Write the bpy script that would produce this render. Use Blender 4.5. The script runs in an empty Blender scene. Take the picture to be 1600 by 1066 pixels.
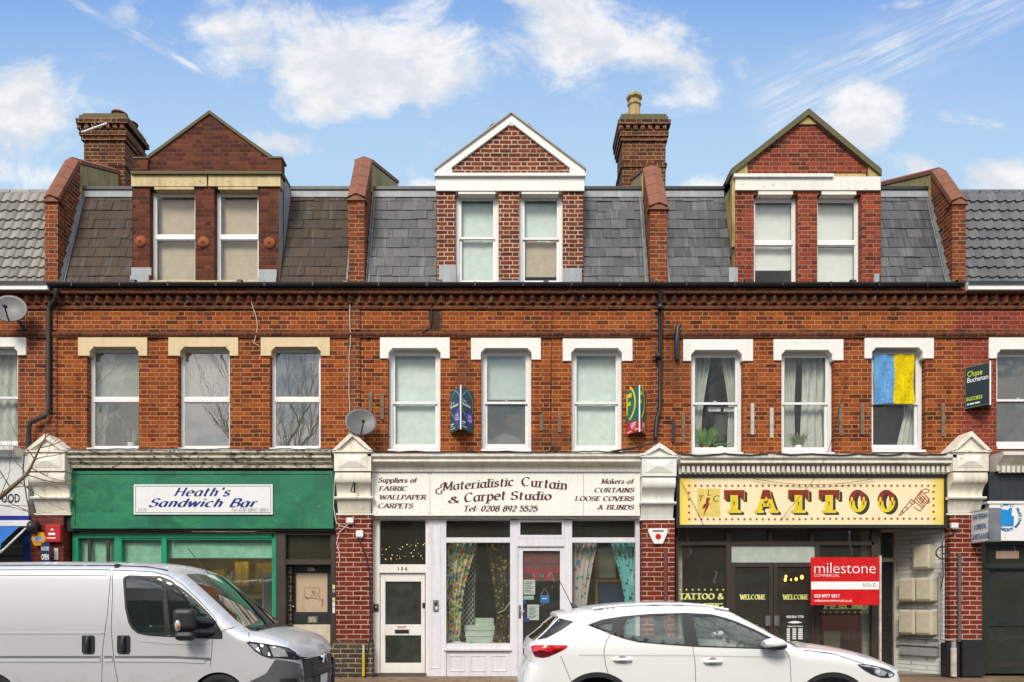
import bpy, bmesh, math, random
from mathutils import Vector, Matrix, noise
from mathutils.geometry import delaunay_2d_cdt
R = math.radians
random.seed(7)
SC = bpy.context.scene
COL = SC.collection
# ---------------------------------------------------------------- measurements
F, D, EYE, HY = 1170.0, 15.0, 1.5, 940.0          # focal (in units of a 1600 wide frame), distance to facade, eye height
def X(px, Y=0.0): return (px - 800.0) * (D + Y) / F
def Z(py, Y=0.0): return EYE + (HY - py) * (D + Y) / F
def P(px, py, Y=0.0): return (X(px, Y), Y, Z(py, Y))
# ---------------------------------------------------------------- mesh builder
class MB:
    def __init__(s): s.v, s.f, s.m, s.sm = [], [], [], []
    def add(s, verts, faces, mi=0, smooth=False):
        o = len(s.v); s.v += [tuple(p) for p in verts]
        for f in faces:
            s.f.append(tuple(i + o for i in f)); s.m.append(mi); s.sm.append(smooth)
        return s
    def poly(s, pts, mi=0): return s.add(pts, [tuple(range(len(pts)))], mi)
    def box(s, x0, x1, y0, y1, z0, z1, mi=0):
        if x0 > x1: x0, x1 = x1, x0
        if y0 > y1: y0, y1 = y1, y0
        if z0 > z1: z0, z1 = z1, z0
        v = [(x0,y0,z0),(x1,y0,z0),(x1,y1,z0),(x0,y1,z0),(x0,y0,z1),(x1,y0,z1),(x1,y1,z1),(x0,y1,z1)]
        return s.add(v, [(0,1,5,4),(1,2,6,5),(2,3,7,6),(3,0,4,7),(4,5,6,7),(3,2,1,0)], mi)
    def pbox(s, a, b, c, d, Y, dep, mi=0):            # measured rectangle a..b, c..d whose front face is at depth Y
        return s.box(X(a,Y), X(b,Y), Y, Y+dep, Z(d,Y), Z(c,Y), mi)
    def obox(s, o, u, v, w, mi=0):                    # box from corner o along three vectors
        o, u, v, w = Vector(o), Vector(u), Vector(v), Vector(w)
        p = [o, o+u, o+u+v, o+v, o+w, o+u+w, o+u+v+w, o+v+w]
        return s.add(p, [(3,2,1,0),(4,5,6,7),(0,1,5,4),(1,2,6,5),(2,3,7,6),(3,0,4,7)], mi)
    def prism(s, pts, vec, mi=0):                     # polygon in space extruded along vec
        n = len(pts); vec = Vector(vec)
        a = [Vector(p) for p in pts]; b = [p + vec for p in a]
        s.add(a + b, [tuple(range(n))[::-1], tuple(range(n, 2*n))] + [(i, (i+1) % n, n+(i+1) % n, n+i) for i in range(n)], mi)
        return s
    def xprof(s, x0, x1, prof, mi=0):                 # (Y, z) profile run along X
        return s.prism([(x0, y, z) for y, z in prof], (x1-x0, 0, 0), mi)
    def tube(s, pts, r, n=8, mi=0, cap=True, smooth=True):
        pts = [Vector(p) for p in pts]; N = len(pts)
        rr = r if isinstance(r, (list, tuple)) else [r]*N
        vs = []; up = None
        for i, p in enumerate(pts):
            t = (pts[min(i+1, N-1)] - pts[max(i-1, 0)])
            if t.length < 1e-9: t = Vector((0,0,1))
            t.normalize()
            if up is None:
                up = Vector((0,0,1)) if abs(t.z) < .9 else Vector((1,0,0))
            a = t.cross(up)
            if a.length < 1e-6: a = t.cross(Vector((0,1,0)))
            a.normalize(); b = a.cross(t).normalized(); up = b
            for k in range(n):
                an = 2*math.pi*k/n
                vs.append(p + (a*math.cos(an) + b*math.sin(an))*rr[i])
        fs = [(i*n+k, i*n+(k+1) % n, (i+1)*n+(k+1) % n, (i+1)*n+k) for i in range(N-1) for k in range(n)]
        s.add(vs, fs, mi, smooth)
        if cap:
            s.add(vs[:n], [tuple(range(n))[::-1]], mi); s.add(vs[-n:], [tuple(range(n))], mi)
        return s
    def lathe(s, c, prof, n=20, axis='z', mi=0, smooth=True):   # prof: (radius, along axis)
        c = Vector(c); vs = []
        for r, h in prof:
            for k in range(n):
                a = 2*math.pi*k/n; p, q = r*math.cos(a), r*math.sin(a)
                vs.append(c + (Vector((p,q,h)) if axis == 'z' else Vector((p,h,q)) if axis == 'y' else Vector((h,p,q))))
        fs = [(i*n+k, i*n+(k+1) % n, (i+1)*n+(k+1) % n, (i+1)*n+k) for i in range(len(prof)-1) for k in range(n)]
        return s.add(vs, fs, mi, smooth)
    def grid(s, fn, nu, nv, mi=0, smooth=True):       # fn(u,v) in 0..1
        vs = [fn(i/nu, j/nv) for j in range(nv+1) for i in range(nu+1)]
        fs = [(j*(nu+1)+i, j*(nu+1)+i+1, (j+1)*(nu+1)+i+1, (j+1)*(nu+1)+i) for j in range(nv) for i in range(nu)]
        return s.add(vs, fs, mi, smooth)
    def ball(s, c, rx, ry, rz, n=12, mi=0):
        c = Vector(c)
        prof = [(math.sin(math.pi*i/n), -math.cos(math.pi*i/n)) for i in range(n+1)]
        vs = []
        for r, h in prof:
            r = max(r, 1e-3)
            for k in range(n):
                a = 2*math.pi*k/n; vs.append(c + Vector((rx*r*math.cos(a), ry*r*math.sin(a), rz*h)))
        return s.add(vs, [(i*n+k, i*n+(k+1) % n, (i+1)*n+(k+1) % n, (i+1)*n+k) for i in range(n) for k in range(n)], mi, True)
    def wall(s, x0, x1, z0, z1, Y, holes, rev=0.0, mi=0, rmi=None):   # vertical wall facing -Y with rectangular holes (x0,x1,z0,z1)
        xs = sorted({x0, x1} | {h[0] for h in holes} | {h[1] for h in holes}); zs = sorted({z0, z1} | {h[2] for h in holes} | {h[3] for h in holes})
        xs = [x for x in xs if x0 <= x <= x1]; zs = [z for z in zs if z0 <= z <= z1]
        for i in range(len(xs)-1):
            for j in range(len(zs)-1):
                cx, cz = (xs[i]+xs[i+1])/2, (zs[j]+zs[j+1])/2
                if any(h[0] < cx < h[1] and h[2] < cz < h[3] for h in holes): continue
                s.poly([(xs[i],Y,zs[j]),(xs[i+1],Y,zs[j]),(xs[i+1],Y,zs[j+1]),(xs[i],Y,zs[j+1])], mi)
        if rev:
            q = mi if rmi is None else rmi
            for a, b, c, d in holes:
                for e, f in (((a,c),(a,d)),((a,d),(b,d)),((b,d),(b,c)),((b,c),(a,c))):
                    s.poly([(e[0],Y,e[1]),(f[0],Y,f[1]),(f[0],Y+rev,f[1]),(e[0],Y+rev,e[1])], q)
        return s
    def build(s, name, mats, parent=None, origin=None, bevel=0.0):
        if not isinstance(mats, (list, tuple)): mats = [mats]
        if origin is None:
            if parent is not None: origin = wloc(parent)
            elif s.v:
                xs = [p[0] for p in s.v]; ys = [p[1] for p in s.v]; zs = [p[2] for p in s.v]
                origin = ((min(xs)+max(xs))/2, (min(ys)+max(ys))/2, min(zs))
            else: origin = (0,0,0)
        o = Vector(origin)
        me = bpy.data.meshes.new(name)
        me.from_pydata([tuple(Vector(p)-o) for p in s.v], [], s.f)
        for m in mats: me.materials.append(m)
        me.polygons.foreach_set('material_index', s.m)
        me.polygons.foreach_set('use_smooth', s.sm)
        me.update()
        ob = bpy.data.objects.new(name, me); COL.objects.link(ob)
        if parent is not None: ob.parent = parent; ob.location = o - Vector(wloc(parent))
        else: ob.location = o
        if bevel:
            b = ob.modifiers.new('bevel', 'BEVEL'); b.width = bevel; b.segments = 2; b.limit_method = 'ANGLE'
        return ob
def wloc(o):
    l = Vector((0,0,0))
    while o is not None: l += o.location; o = o.parent
    return l
def tag(o, label, cat, group=None):
    o['label'] = label; o['category'] = cat
    if group: o['group'] = group
    return o
def thing(name, loc, label, cat, group=None):
    o = bpy.data.objects.new(name, None); COL.objects.link(o); o.location = loc; o.empty_display_size = .2
    return tag(o, label, cat, group)
def struct(o): o['kind'] = 'structure'; return o
# ---------------------------------------------------------------- materials
class NT:
    def __init__(s, name):
        s.mat = bpy.data.materials.new(name); s.mat.use_nodes = True
        s.t = s.mat.node_tree; s.t.nodes.clear()
        s.out = s.t.nodes.new('ShaderNodeOutputMaterial')
    def n(s, typ, **kw):
        nd = s.t.nodes.new(typ)
        for k, v in kw.items(): setattr(nd, k, v)
        return nd
    def put(s, sock, v):
        if v is None: return
        if hasattr(v, 'is_output') or isinstance(v, bpy.types.NodeSocket): s.t.links.new(v, sock)
        else:
            if hasattr(sock.default_value, '__len__') and not hasattr(v, '__len__'): v = (v,)*len(sock.default_value)
            if hasattr(v, '__len__') and len(sock.default_value) == 4 and len(v) == 3: v = (*v, 1)
            sock.default_value = v
    def M(s, op, a, b=None, c=None, clamp=False):
        nd = s.n('ShaderNodeMath', operation=op); nd.use_clamp = clamp
        s.put(nd.inputs[0], a); s.put(nd.inputs[1], b)
        if c is not None: s.put(nd.inputs[2], c)
        return nd.outputs[0]
    def mix(s, f, a, b, mode='MIX'):
        nd = s.n('ShaderNodeMix', data_type='RGBA', blend_type=mode)
        s.put(nd.inputs[0], f); s.put(nd.inputs[6], a); s.put(nd.inputs[7], b)
        return nd.outputs[2]
    def noise(s, vec, scale, detail=4, rough=.55, dist=0.0):
        nd = s.n('ShaderNodeTexNoise'); s.put(nd.inputs['Vector'], vec)
        nd.inputs['Scale'].default_value = scale; nd.inputs['Detail'].default_value = detail
        nd.inputs['Roughness'].default_value = rough; nd.inputs['Distortion'].default_value = dist
        return nd.outputs['Fac']
    def ramp(s, f, stops, interp='LINEAR'):
        nd = s.n('ShaderNodeValToRGB'); cr = nd.color_ramp; cr.interpolation = interp
        while len(cr.elements) < len(stops): cr.elements.new(.5)
        for e, (p, c) in zip(cr.elements, stops):
            e.position = p; e.color = (*c, 1) if hasattr(c, '__len__') else (c, c, c, 1)
        s.put(nd.inputs[0], f); return nd.outputs[0]
    def smooth(s, v, a, b):
        nd = s.n('ShaderNodeMapRange', interpolation_type='SMOOTHSTEP')
        s.put(nd.inputs[0], v); nd.inputs[1].default_value = a; nd.inputs[2].default_value = b
        return nd.outputs[0]
    def pos(s): return s.n('ShaderNodeNewGeometry').outputs['Position']
    def obj(s): return s.n('ShaderNodeTexCoord').outputs['Object']
    def island(s): return s.n('ShaderNodeNewGeometry').outputs['Random Per Island']
    def scale(s, vec, sc):
        nd = s.n('ShaderNodeVectorMath', operation='MULTIPLY'); s.put(nd.inputs[0], vec); nd.inputs[1].default_value = sc
        return nd.outputs[0]
    def xyz(s, vec):
        nd = s.n('ShaderNodeSeparateXYZ'); s.put(nd.inputs[0], vec); return nd.outputs
    def comb(s, x, y, z):
        nd = s.n('ShaderNodeCombineXYZ'); s.put(nd.inputs[0], x); s.put(nd.inputs[1], y); s.put(nd.inputs[2], z); return nd.outputs[0]
    def bump(s, h, strength=.3, dist=.01):
        nd = s.n('ShaderNodeBump'); nd.inputs['Strength'].default_value = strength; nd.inputs['Distance'].default_value = dist
        s.put(nd.inputs['Height'], h); return nd.outputs[0]
    def pbsdf(s, col, rough=.6, metal=0.0, normal=None, spec=.5, coat=0.0, emis=None, estr=0.0, alpha=None):
        nd = s.n('ShaderNodeBsdfPrincipled'); i = nd.inputs
        s.put(i['Base Color'], col); s.put(i['Roughness'], rough); s.put(i['Metallic'], metal)
        if normal is not None: s.put(i['Normal'], normal)
        i['Specular IOR Level'].default_value = spec; i['Coat Weight'].default_value = coat; i['Coat Roughness'].default_value = .04
        if emis is not None: s.put(i['Emission Color'], emis); i['Emission Strength'].default_value = estr
        s.t.links.new(nd.outputs[0], s.out.inputs[0]); return nd
def srgb(r, g, b):
    f = lambda c: (c/255)/12.92 if c/255 <= .04045 else ((c/255+.055)/1.055)**2.4
    return (f(r), f(g), f(b))
def plain(name, col, rough=.5, metal=0.0, spec=.5, var=.12, coat=0.0, emis=None, estr=0.0):
    n = NT(name); o = n.obj()
    a = n.noise(o, 6.0, 5, .65)
    c = n.mix(n.smooth(a, .3, .75), tuple(x*(1-var) for x in col), tuple(min(1, x*(1+var*.6)) for x in col))
    h = n.noise(o, 60, 3)
    rr = n.M('ADD', n.M('MULTIPLY', n.M('SUBTRACT', a, .5), .25), rough)
    n.pbsdf(c, rr, metal, n.bump(h, .05, .004), spec, coat, emis, estr); return n.mat
def paint(name, col, dirt=(.12,.10,.07), amt=.35, rough=.5, streak=True, chips=None, chipamt=.0):
    """weathered paint: vertical dirt streaks, blotches, optional flaking showing another colour"""
    n = NT(name); p = n.pos()
    st = n.noise(n.scale(p, (9, 9, 1.1)), 1.0, 6, .65)
    bl = n.noise(p, 2.2, 6, .6)
    d = n.M('MULTIPLY', n.smooth(n.M('ADD', n.M('MULTIPLY', st, .6), n.M('MULTIPLY', bl, .4)), .42, .74), amt)
    c = n.mix(d, col, dirt)
    c = n.mix(n.M('MULTIPLY', n.smooth(n.noise(p, 14, 4), .4, .7), .15), c, tuple(x*.72 for x in col))
    h = n.noise(p, 25, 5)
    if chips:
        k = n.smooth(n.noise(n.scale(p, (1, 1, 1.7)), 7.5, 8, .68, .6), .62-chipamt, .66-chipamt)
        c = n.mix(k, c, chips); h = n.M('SUBTRACT', h, n.M('MULTIPLY', k, 1.2))
    n.pbsdf(c, rough, 0, n.bump(h, .25, .006), .4); return n.mat
def brick(name, cols, mortar, h=.087, per=.375, mw=.0135, dark=(.05,.03,.02), stain=.35, stains=(), bond='flemish', rough=.88, tint=None, patch=None):
    n = NT(name); p = n.pos(); x, y, z = n.xyz(p)
    wob = n.M('MULTIPLY', n.M('SUBTRACT', n.noise(p, 7, 4), .5), .030)
    u = n.M('ADD', n.M('ADD', x, y), wob); zz = n.M('ADD', z, n.M('MULTIPLY', wob, .8))
    rz = n.M('DIVIDE', zz, h); row = n.M('FLOOR', rz); fz = n.M('FRACT', rz)
    par = n.M('MODULO', n.M('ADD', row, 1000), 2)
    uu = n.M('ADD', n.M('DIVIDE', u, per), n.M('ADD', n.M('MULTIPLY', par, .5), 500))
    cell = n.M('FLOOR', uu); f = n.M('FRACT', uu)
    if bond == 'flemish':
        isH = n.M('GREATER_THAN', f, .6667)
        dv = n.M('MINIMUM', n.M('MINIMUM', f, n.M('SUBTRACT', 1.0, f)), n.M('ABSOLUTE', n.M('SUBTRACT', f, .6667)))
        idn = n.M('ADD', n.M('MULTIPLY', cell, 2), isH)
    else:
        dv = n.M('MINIMUM', f, n.M('SUBTRACT', 1.0, f)); idn = cell
    dv = n.M('MULTIPLY', dv, per)
    dh = n.M('MULTIPLY', n.M('MINIMUM', fz, n.M('SUBTRACT', 1.0, fz)), h)
    dm = n.M('MINIMUM', dv, dh)
    ero = n.M('MULTIPLY', n.M('SUBTRACT', n.noise(p, 35, 3), .5), .010)
    mask = n.smooth(n.M('ADD', dm, ero), mw*.5-.005, mw*.5+.005)
    wn = n.n('ShaderNodeTexWhiteNoise'); wn.noise_dimensions = '3D'; n.put(wn.inputs['Vector'], n.comb(idn, row, 3.0))
    rnd = wn.outputs['Value']
    big = n.noise(p, .9, 5, .6)
    rr = n.M('ADD', n.M('MULTIPLY', rnd, .70), n.M('MULTIPLY', n.smooth(big, .3, .7), .30))
    k = len(cols); bc = n.ramp(rr, [(.02 + .95*i/(k-1), c) for i, c in enumerate(cols)])
    bc = n.mix(n.M('MULTIPLY', n.smooth(n.noise(p, 45, 4, .7), .5, .8), .45), bc, tuple(c*.45 for c in cols[0]))
    sm = n.smooth(n.noise(n.scale(p, (1,1,.55)), 1.7, 6, .62), .52, .78)
    mort = n.mix(n.smooth(n.noise(p, 3.5, 5), .35, .7), mortar, tuple(c*.62 for c in mortar))
    c = n.mix(mask, mort, bc)
    c = n.mix(n.M('MULTIPLY', sm, stain), c, dark)
    rs = n.smooth(n.noise(n.scale(p, (2.6, 2.6, .22)), 1.0, 7, .66), .52, .80)
    c = n.mix(n.M('MULTIPLY', rs, stain*.9), c, tuple(v*.8 for v in dark))
    ef = n.smooth(n.noise(n.scale(p, (1, 1, .8)), 2.9, 7, .7), .60, .80)
    c = n.mix(n.M('MULTIPLY', ef, stain*.55), c, mortar)
    for sx, sz, rx, rzz, a in stains:
        ex = n.M('DIVIDE', n.M('SUBTRACT', x, sx), rx); ez = n.M('DIVIDE', n.M('SUBTRACT', z, sz), rzz)
        q = n.M('ADD', n.M('ADD', n.M('MULTIPLY', ex, ex), n.M('MULTIPLY', ez, ez)), n.M('MULTIPLY', n.M('SUBTRACT', n.noise(p, 5, 5), .5), 1.6))
        c = n.mix(n.M('MULTIPLY', n.smooth(q, 1.2, .2), a), c, dark)
    hgt = n.M('ADD', mask, n.M('MULTIPLY', n.noise(p, 70, 4), .5))
    n.pbsdf(c, rough, 0, n.bump(hgt, .7, .008), .25); return n.mat
def slate(name, c0, c1, streak=.35, rg=.42):
    n = NT(name); p = n.pos(); r = n.island()
    c = n.mix(r, c0, c1)
    st = n.smooth(n.noise(n.scale(p, (14, 2, 1.2)), 1.0, 5, .7), .5, .78)
    c = n.mix(n.M('MULTIPLY', st, streak), c, (.34,.35,.35))
    c = n.mix(n.M('MULTIPLY', n.smooth(n.noise(p, 3, 5), .5, .75), .35), c, tuple(x*.55 for x in c0))
    c = n.mix(n.M('MULTIPLY', n.smooth(n.noise(p, 11, 7, .75), .60, .70), .5), c, (.16,.155,.09))
    n.pbsdf(c, n.M('ADD', rg, n.M('MULTIPLY', r, .2)), 0, n.bump(n.noise(p, 40, 4), .15, .004), .5); return n.mat
def glass(name, tint=(1,1,1), refl=1.0, wav=.02, pane_haze=.02, haze_col=(.5,.54,.5)):
    n = NT(name); o = n.pos()
    nm = n.bump(n.noise(o, 1.6, 2), wav, .25)
    lw = n.n('ShaderNodeLayerWeight'); lw.inputs[0].default_value = .5      # Schlick reflectance, same from both sides
    sch = n.M('ADD', .045, n.M('MULTIPLY', .955, n.M('POWER', lw.outputs['Facing'], 5.0)))
    t = n.n('ShaderNodeBsdfTransparent'); t.inputs[0].default_value = (*tint, 1)
    g = n.n('ShaderNodeBsdfGlossy'); g.inputs['Roughness'].default_value = .01; n.t.links.new(nm, g.inputs['Normal'])
    m = n.n('ShaderNodeMixShader'); n.put(m.inputs[0], n.M('MULTIPLY', sch, refl, clamp=True))
    df = n.n('ShaderNodeBsdfDiffuse'); df.inputs[0].default_value = (*haze_col, 1)      # milky haze painted into the pane to lift its dark tones
    m2 = n.n('ShaderNodeMixShader'); n.put(m2.inputs[0], n.M('MULTIPLY', n.M('ADD', .5, n.noise(o, 3.0, 5, .65)), pane_haze))
    n.t.links.new(t.outputs[0], m2.inputs[1]); n.t.links.new(df.outputs[0], m2.inputs[2])
    n.t.links.new(m2.outputs[0], m.inputs[1]); n.t.links.new(g.outputs[0], m.inputs[2]); n.t.links.new(m.outputs[0], n.out.inputs[0])
    return n.mat
def floral(name, base, flecks, scale=16, thr=.42, cover=.75):
    n = NT(name); o = n.obj()
    w = n.n('ShaderNodeTexVoronoi'); n.put(w.inputs['Vector'], n.scale(o, (1, .15, 1))); w.inputs['Scale'].default_value = scale
    c = base
    nz = n.noise(o, scale*.7, 3)
    pick = n.xyz(w.outputs['Color'])[0]
    fc = n.ramp(pick, [(i/len(flecks), f) for i, f in enumerate(flecks)], 'CONSTANT')
    m = n.M('MULTIPLY', n.smooth(n.M('ADD', w.outputs['Distance'], n.M('MULTIPLY', n.M('SUBTRACT', nz, .5), .8)), thr+.06, thr-.06), n.M('LESS_THAN', n.xyz(w.outputs['Color'])[1], cover))
    c = n.mix(m, base, fc)
    n.pbsdf(c, .85, 0, None, .2); return n.mat
WHITE = srgb(238,238,236)
m = {}
m['upvc'] = plain('upvc white', (.80,.80,.79), .35, var=.05)
m['white_paint'] = paint('white painted render', (.78,.77,.73), (.30,.26,.18), .3)
m['cream_stone'] = paint('cream painted lintel', (.66,.52,.30), (.35,.26,.14), .35)
m['white_lintel'] = paint('white painted lintel', (.80,.78,.74), (.45,.40,.32), .18)
m['band_dirty'] = paint('old cream paint', (.56,.43,.20), (.14,.11,.05), .75, chips=(.20,.17,.10), chipamt=.02)
m['band_flake'] = paint('flaking white paint', (.78,.76,.70), (.35,.28,.18), .25, chips=(.42,.33,.2), chipamt=.0)
m['console'] = paint('weathered console paint', (.82,.78,.68), (.36,.27,.13), .6, chips=(.46,.34,.17), chipamt=-.01)
m['cornice_old'] = paint('peeling cornice paint', (.60,.54,.42), (.10,.09,.07), .8, chips=(.11,.095,.075), chipamt=.09)
m['cornice'] = paint('cream cornice paint', (.74,.71,.63), (.25,.22,.16), .55, chips=(.30,.26,.18), chipamt=-.05)
m['lead'] = paint('lead flashing', (.30,.32,.33), (.60,.60,.58), .5, rough=.55)
m['black_iron'] = plain('black painted iron', (.018,.018,.02), .4)
m['black_wood'] = plain('black painted wood', (.02,.02,.02), .45)
m['brown_frame'] = plain('dark brown frame', (.045,.032,.024), .45)
def green_board():
    n = NT('patched green fascia paint'); q = n.pos()
    v = n.n('ShaderNodeTexVoronoi'); v.distance = 'CHEBYCHEV'; n.put(v.inputs['Vector'], n.scale(q, (1.5, 0, 1.9))); v.inputs['Scale'].default_value = 1.0
    k = n.xyz(v.outputs['Color'])[0]
    c = n.mix(k, (.003,.110,.054), (.010,.175,.092))
    c = n.mix(n.M('MULTIPLY', n.smooth(n.noise(n.scale(q,(1,1,1.4)), 2.2, 7, .7, .8), .45, .68), .6), c, (.03,.26,.10))
    c = n.mix(n.M('MULTIPLY', n.smooth(n.noise(q, 5.5, 7, .7), .55, .75), .5), c, (.004,.09,.05))
    ch = n.smooth(n.noise(n.scale(q,(1,1,1.8)), 8.5, 8, .72, .7), .665, .69); c = n.mix(ch, c, (.42,.50,.30))
    n.pbsdf(c, n.M('ADD', .28, n.M('MULTIPLY', n.noise(q, 4, 4), .25)), 0, n.bump(n.M('SUBTRACT', n.noise(q, 9, 6), ch), .3, .008), .5); return n.mat
m['green_board'] = green_board()
m['green_frame'] = paint('green painted frame', (.015,.30,.15), (.01,.12,.06), .5, rough=.4)
m['mint_blind'] = plain('mint blind', (.30,.62,.47), .8, var=.18)
m['lavender'] = paint('pale lilac paint', (.74,.73,.775), (.36,.32,.28), .34, rough=.4)
m['door_white'] = paint('white door paint', (.80,.79,.75), (.42,.36,.25), .22, rough=.4)
m['sign_cream'] = paint('cream sign board', (.86,.85,.79), (.55,.51,.42), .16, rough=.35)
m['sign_white'] = paint('white sign board', (.80,.80,.80), (.6,.58,.55), .15, rough=.3)
m['maroon'] = plain('maroon lettering', (.075,.006,.018), .4)
m['navy'] = plain('navy blue lettering', (.006,.012,.22), .4)
m['grey_ink'] = plain('grey lettering', (.16,.16,.18), .5)
m['black_ink'] = plain('black lettering', (.015,.013,.012), .5)
m['white_ink'] = plain('white lettering', (.85,.85,.85), .5, var=.03)
m['yellow_ink'] = plain('pale yellow lettering', (.72,.72,.26), .5)
m['lime_ink'] = plain('lime lettering', (.55,.75,.04), .5)
m['terracotta'] = paint('terracotta coping', (.26,.10,.055), (.07,.05,.03), .6, rough=.8)
m['moss_stone'] = paint('mossy stone', (.12,.10,.06), (.14,.15,.03), .8, rough=.9)
m['cream_render'] = paint('stained cream render', (.45,.36,.14), (.06,.05,.03), .85, rough=.9)
m['asphalt_roof'] = plain('roof felt', (.035,.035,.035), .8)
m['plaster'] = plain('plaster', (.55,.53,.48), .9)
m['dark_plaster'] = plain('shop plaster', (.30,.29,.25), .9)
m['yellow_plaster'] = plain('yellow cafe wall', (.60,.46,.16), .9)
m['floorboard'] = plain('floor boards', (.10,.07,.05), .7)
m['glass'] = glass('window glass', (.94,.97,.95), 1.0)
m['shopglass'] = glass('shop glass', (.90,.94,.91), 1.4, .012, .06, (.45,.46,.36))
m['darkglass'] = glass('dark glass', (.26,.31,.29), 1.5, .015, .07, (.42,.46,.36))
m['carglass'] = glass('car glass', (.88,.94,.92), 1.8, .0, .15, (.46,.54,.50))
m['skyglass'] = glass('reflective pane glass', (.80,.84,.82), 5.0, .005, .20, (.52,.52,.46))
m['halfglass'] = glass('part reflective pane glass', (.90,.93,.91), 2.4, .025, .12, (.5,.52,.46))
m['doorglass'] = plain('obscured door glass', (.045,.05,.04), .12, spec=.6, var=.3)
m['vanglass'] = glass('van glass', (.30,.40,.36), 3.0, .004, .05, (.3,.42,.36))
m['grey_plastic'] = plain('grey plastic', (.30,.31,.31), .5)
m['dish'] = plain('satellite dish grey', (.11,.11,.112), .45)
m['wood_old'] = plain('weathered batten wood', (.20,.15,.10), .9, var=.4)
m['wood_white'] = plain('white washed batten', (.55,.50,.45), .9, var=.3)
m['wire_white'] = plain('white cable', (.62,.58,.52), .6)
m['wire_black'] = plain('black cable', (.02,.02,.02), .6)
m['steel'] = plain('brushed steel', (.45,.45,.46), .35, 1.0)
m['chrome'] = plain('chrome', (.75,.75,.77), .12, 1.0, var=.03)
m['rust'] = plain('rusty iron', (.30,.085,.025), .8, var=.4)
brk_or = [(.055,.011,.006),(.165,.028,.008),(.25,.046,.010),(.33,.072,.014),(.20,.034,.008)]
MORT = (.47,.275,.105)
m['brickA'] = brick('red brick end house', [(.06,.014,.009),(.19,.036,.013),(.27,.055,.017),(.32,.072,.02)], (.46,.29,.14), stain=.35)
m['brickB'] = brick('orange brick sandwich bar house', brk_or, MORT, stain=.55, stains=[(X(300),Z(462),2.6,.22,.75),(X(420),Z(470),1.2,.2,.5)])
m['brickC'] = brick('orange brick curtain shop house', brk_or, MORT, stain=.42, stains=[(X(680),Z(490),.16,.55,.95),(X(670),Z(520),.3,.2,.6),(X(725),Z(590),.2,.6,.5),(X(870),Z(685),.8,.22,.4)])
m['brickD'] = brick('orange brick tattoo shop house', brk_or, MORT, stain=.48, stains=[(X(1055),Z(560),.3,.9,.35),(X(1200),Z(462),2.5,.16,.45)])
m['brickE'] = brick('crimson painted brick', [(.12,.018,.012),(.21,.032,.018),(.28,.050,.024)], (.42,.19,.11), stain=.25)
m['brickDorB'] = brick('dark dormer brick', [(.04,.012,.010),(.09,.022,.013),(.14,.036,.018),(.17,.052,.024)], (.13,.075,.045), stain=.6, mw=.012)
m['brickDorC'] = brick('repointed dormer brick', [(.07,.016,.012),(.16,.034,.018),(.24,.05,.022)], (.55,.44,.30), stain=.15, mw=.018)
m['brickDorD'] = brick('red dormer brick', [(.07,.014,.012),(.22,.035,.02),(.34,.06,.028)], (.36,.22,.12), stain=.35, mw=.014)
m['brickCourse'] = brick('sooty moulded brick', [(.05,.014,.009),(.11,.026,.012),(.17,.045,.018)], (.20,.12,.06), stain=.55)
m['brickPier'] = brick('pier brick', [(.07,.016,.010),(.18,.038,.015),(.26,.060,.02)], (.42,.27,.13), stain=.45)
m['brickStack'] = brick('chimney brick', [(.035,.013,.009),(.10,.028,.014),(.17,.048,.022)], (.36,.26,.13), stain=.5)
m['brickPil'] = brick('pilaster brick', [(.11,.012,.008),(.165,.020,.011),(.20,.030,.015)], (.58,.42,.30), stain=.2, per=.29, bond='stretcher', mw=.016, h=.095)
m['brickPlinth'] = brick('dark plinth brick', [(.03,.025,.028),(.06,.045,.045),(.09,.06,.05)], (.42,.36,.16), stain=.2, per=.29, bond='stretcher', mw=.016, h=.095)
m['brickGlz'] = brick('glazed oxblood brick', [(.09,.018,.014),(.14,.026,.02),(.18,.035,.024)], (.16,.06,.045), stain=.25, per=.33, bond='stretcher', mw=.012, h=.095, rough=.35)
m['brickWhite'] = brick('white painted brick', [(.62,.62,.60),(.70,.70,.68),(.76,.76,.74)], (.54,.54,.52), dark=(.25,.24,.22), stain=.4, per=.29, bond='stretcher', mw=.014, h=.09)
m['slateB'] = slate('brown slate', (.036,.023,.014), (.082,.056,.038), .22, .72)
m['slateC'] = slate('grey slate', (.052,.053,.056), (.115,.117,.12), .42)
m['pantileA'] = slate('weathered pantile', (.16,.15,.13), (.30,.28,.25), .5)
m['pantileE'] = slate('dark pantile', (.075,.078,.082), (.13,.135,.14), .35)
m['bare_blind'] = plain('beige blind', (.52,.42,.32), .9, var=.12)
m['grey_blind'] = plain('grey blind', (.36,.36,.32), .9, var=.1)
m['aqua_blind'] = plain('pale aqua blind', (.66,.74,.70), .9, var=.10)
m['white_blind'] = plain('white zebra blind', (.74,.75,.72), .9, var=.05)
m['net'] = plain('net curtain', (.50,.52,.48), .9, var=.15)
m['net_dim'] = plain('dim net curtain', (.40,.42,.38), .9, var=.2)
m['leaf'] = plain('leaf', (.10,.22,.035), .5, var=.5)
m['leaf_dull'] = plain('dull leaf', (.16,.22,.09), .6, var=.4)
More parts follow.
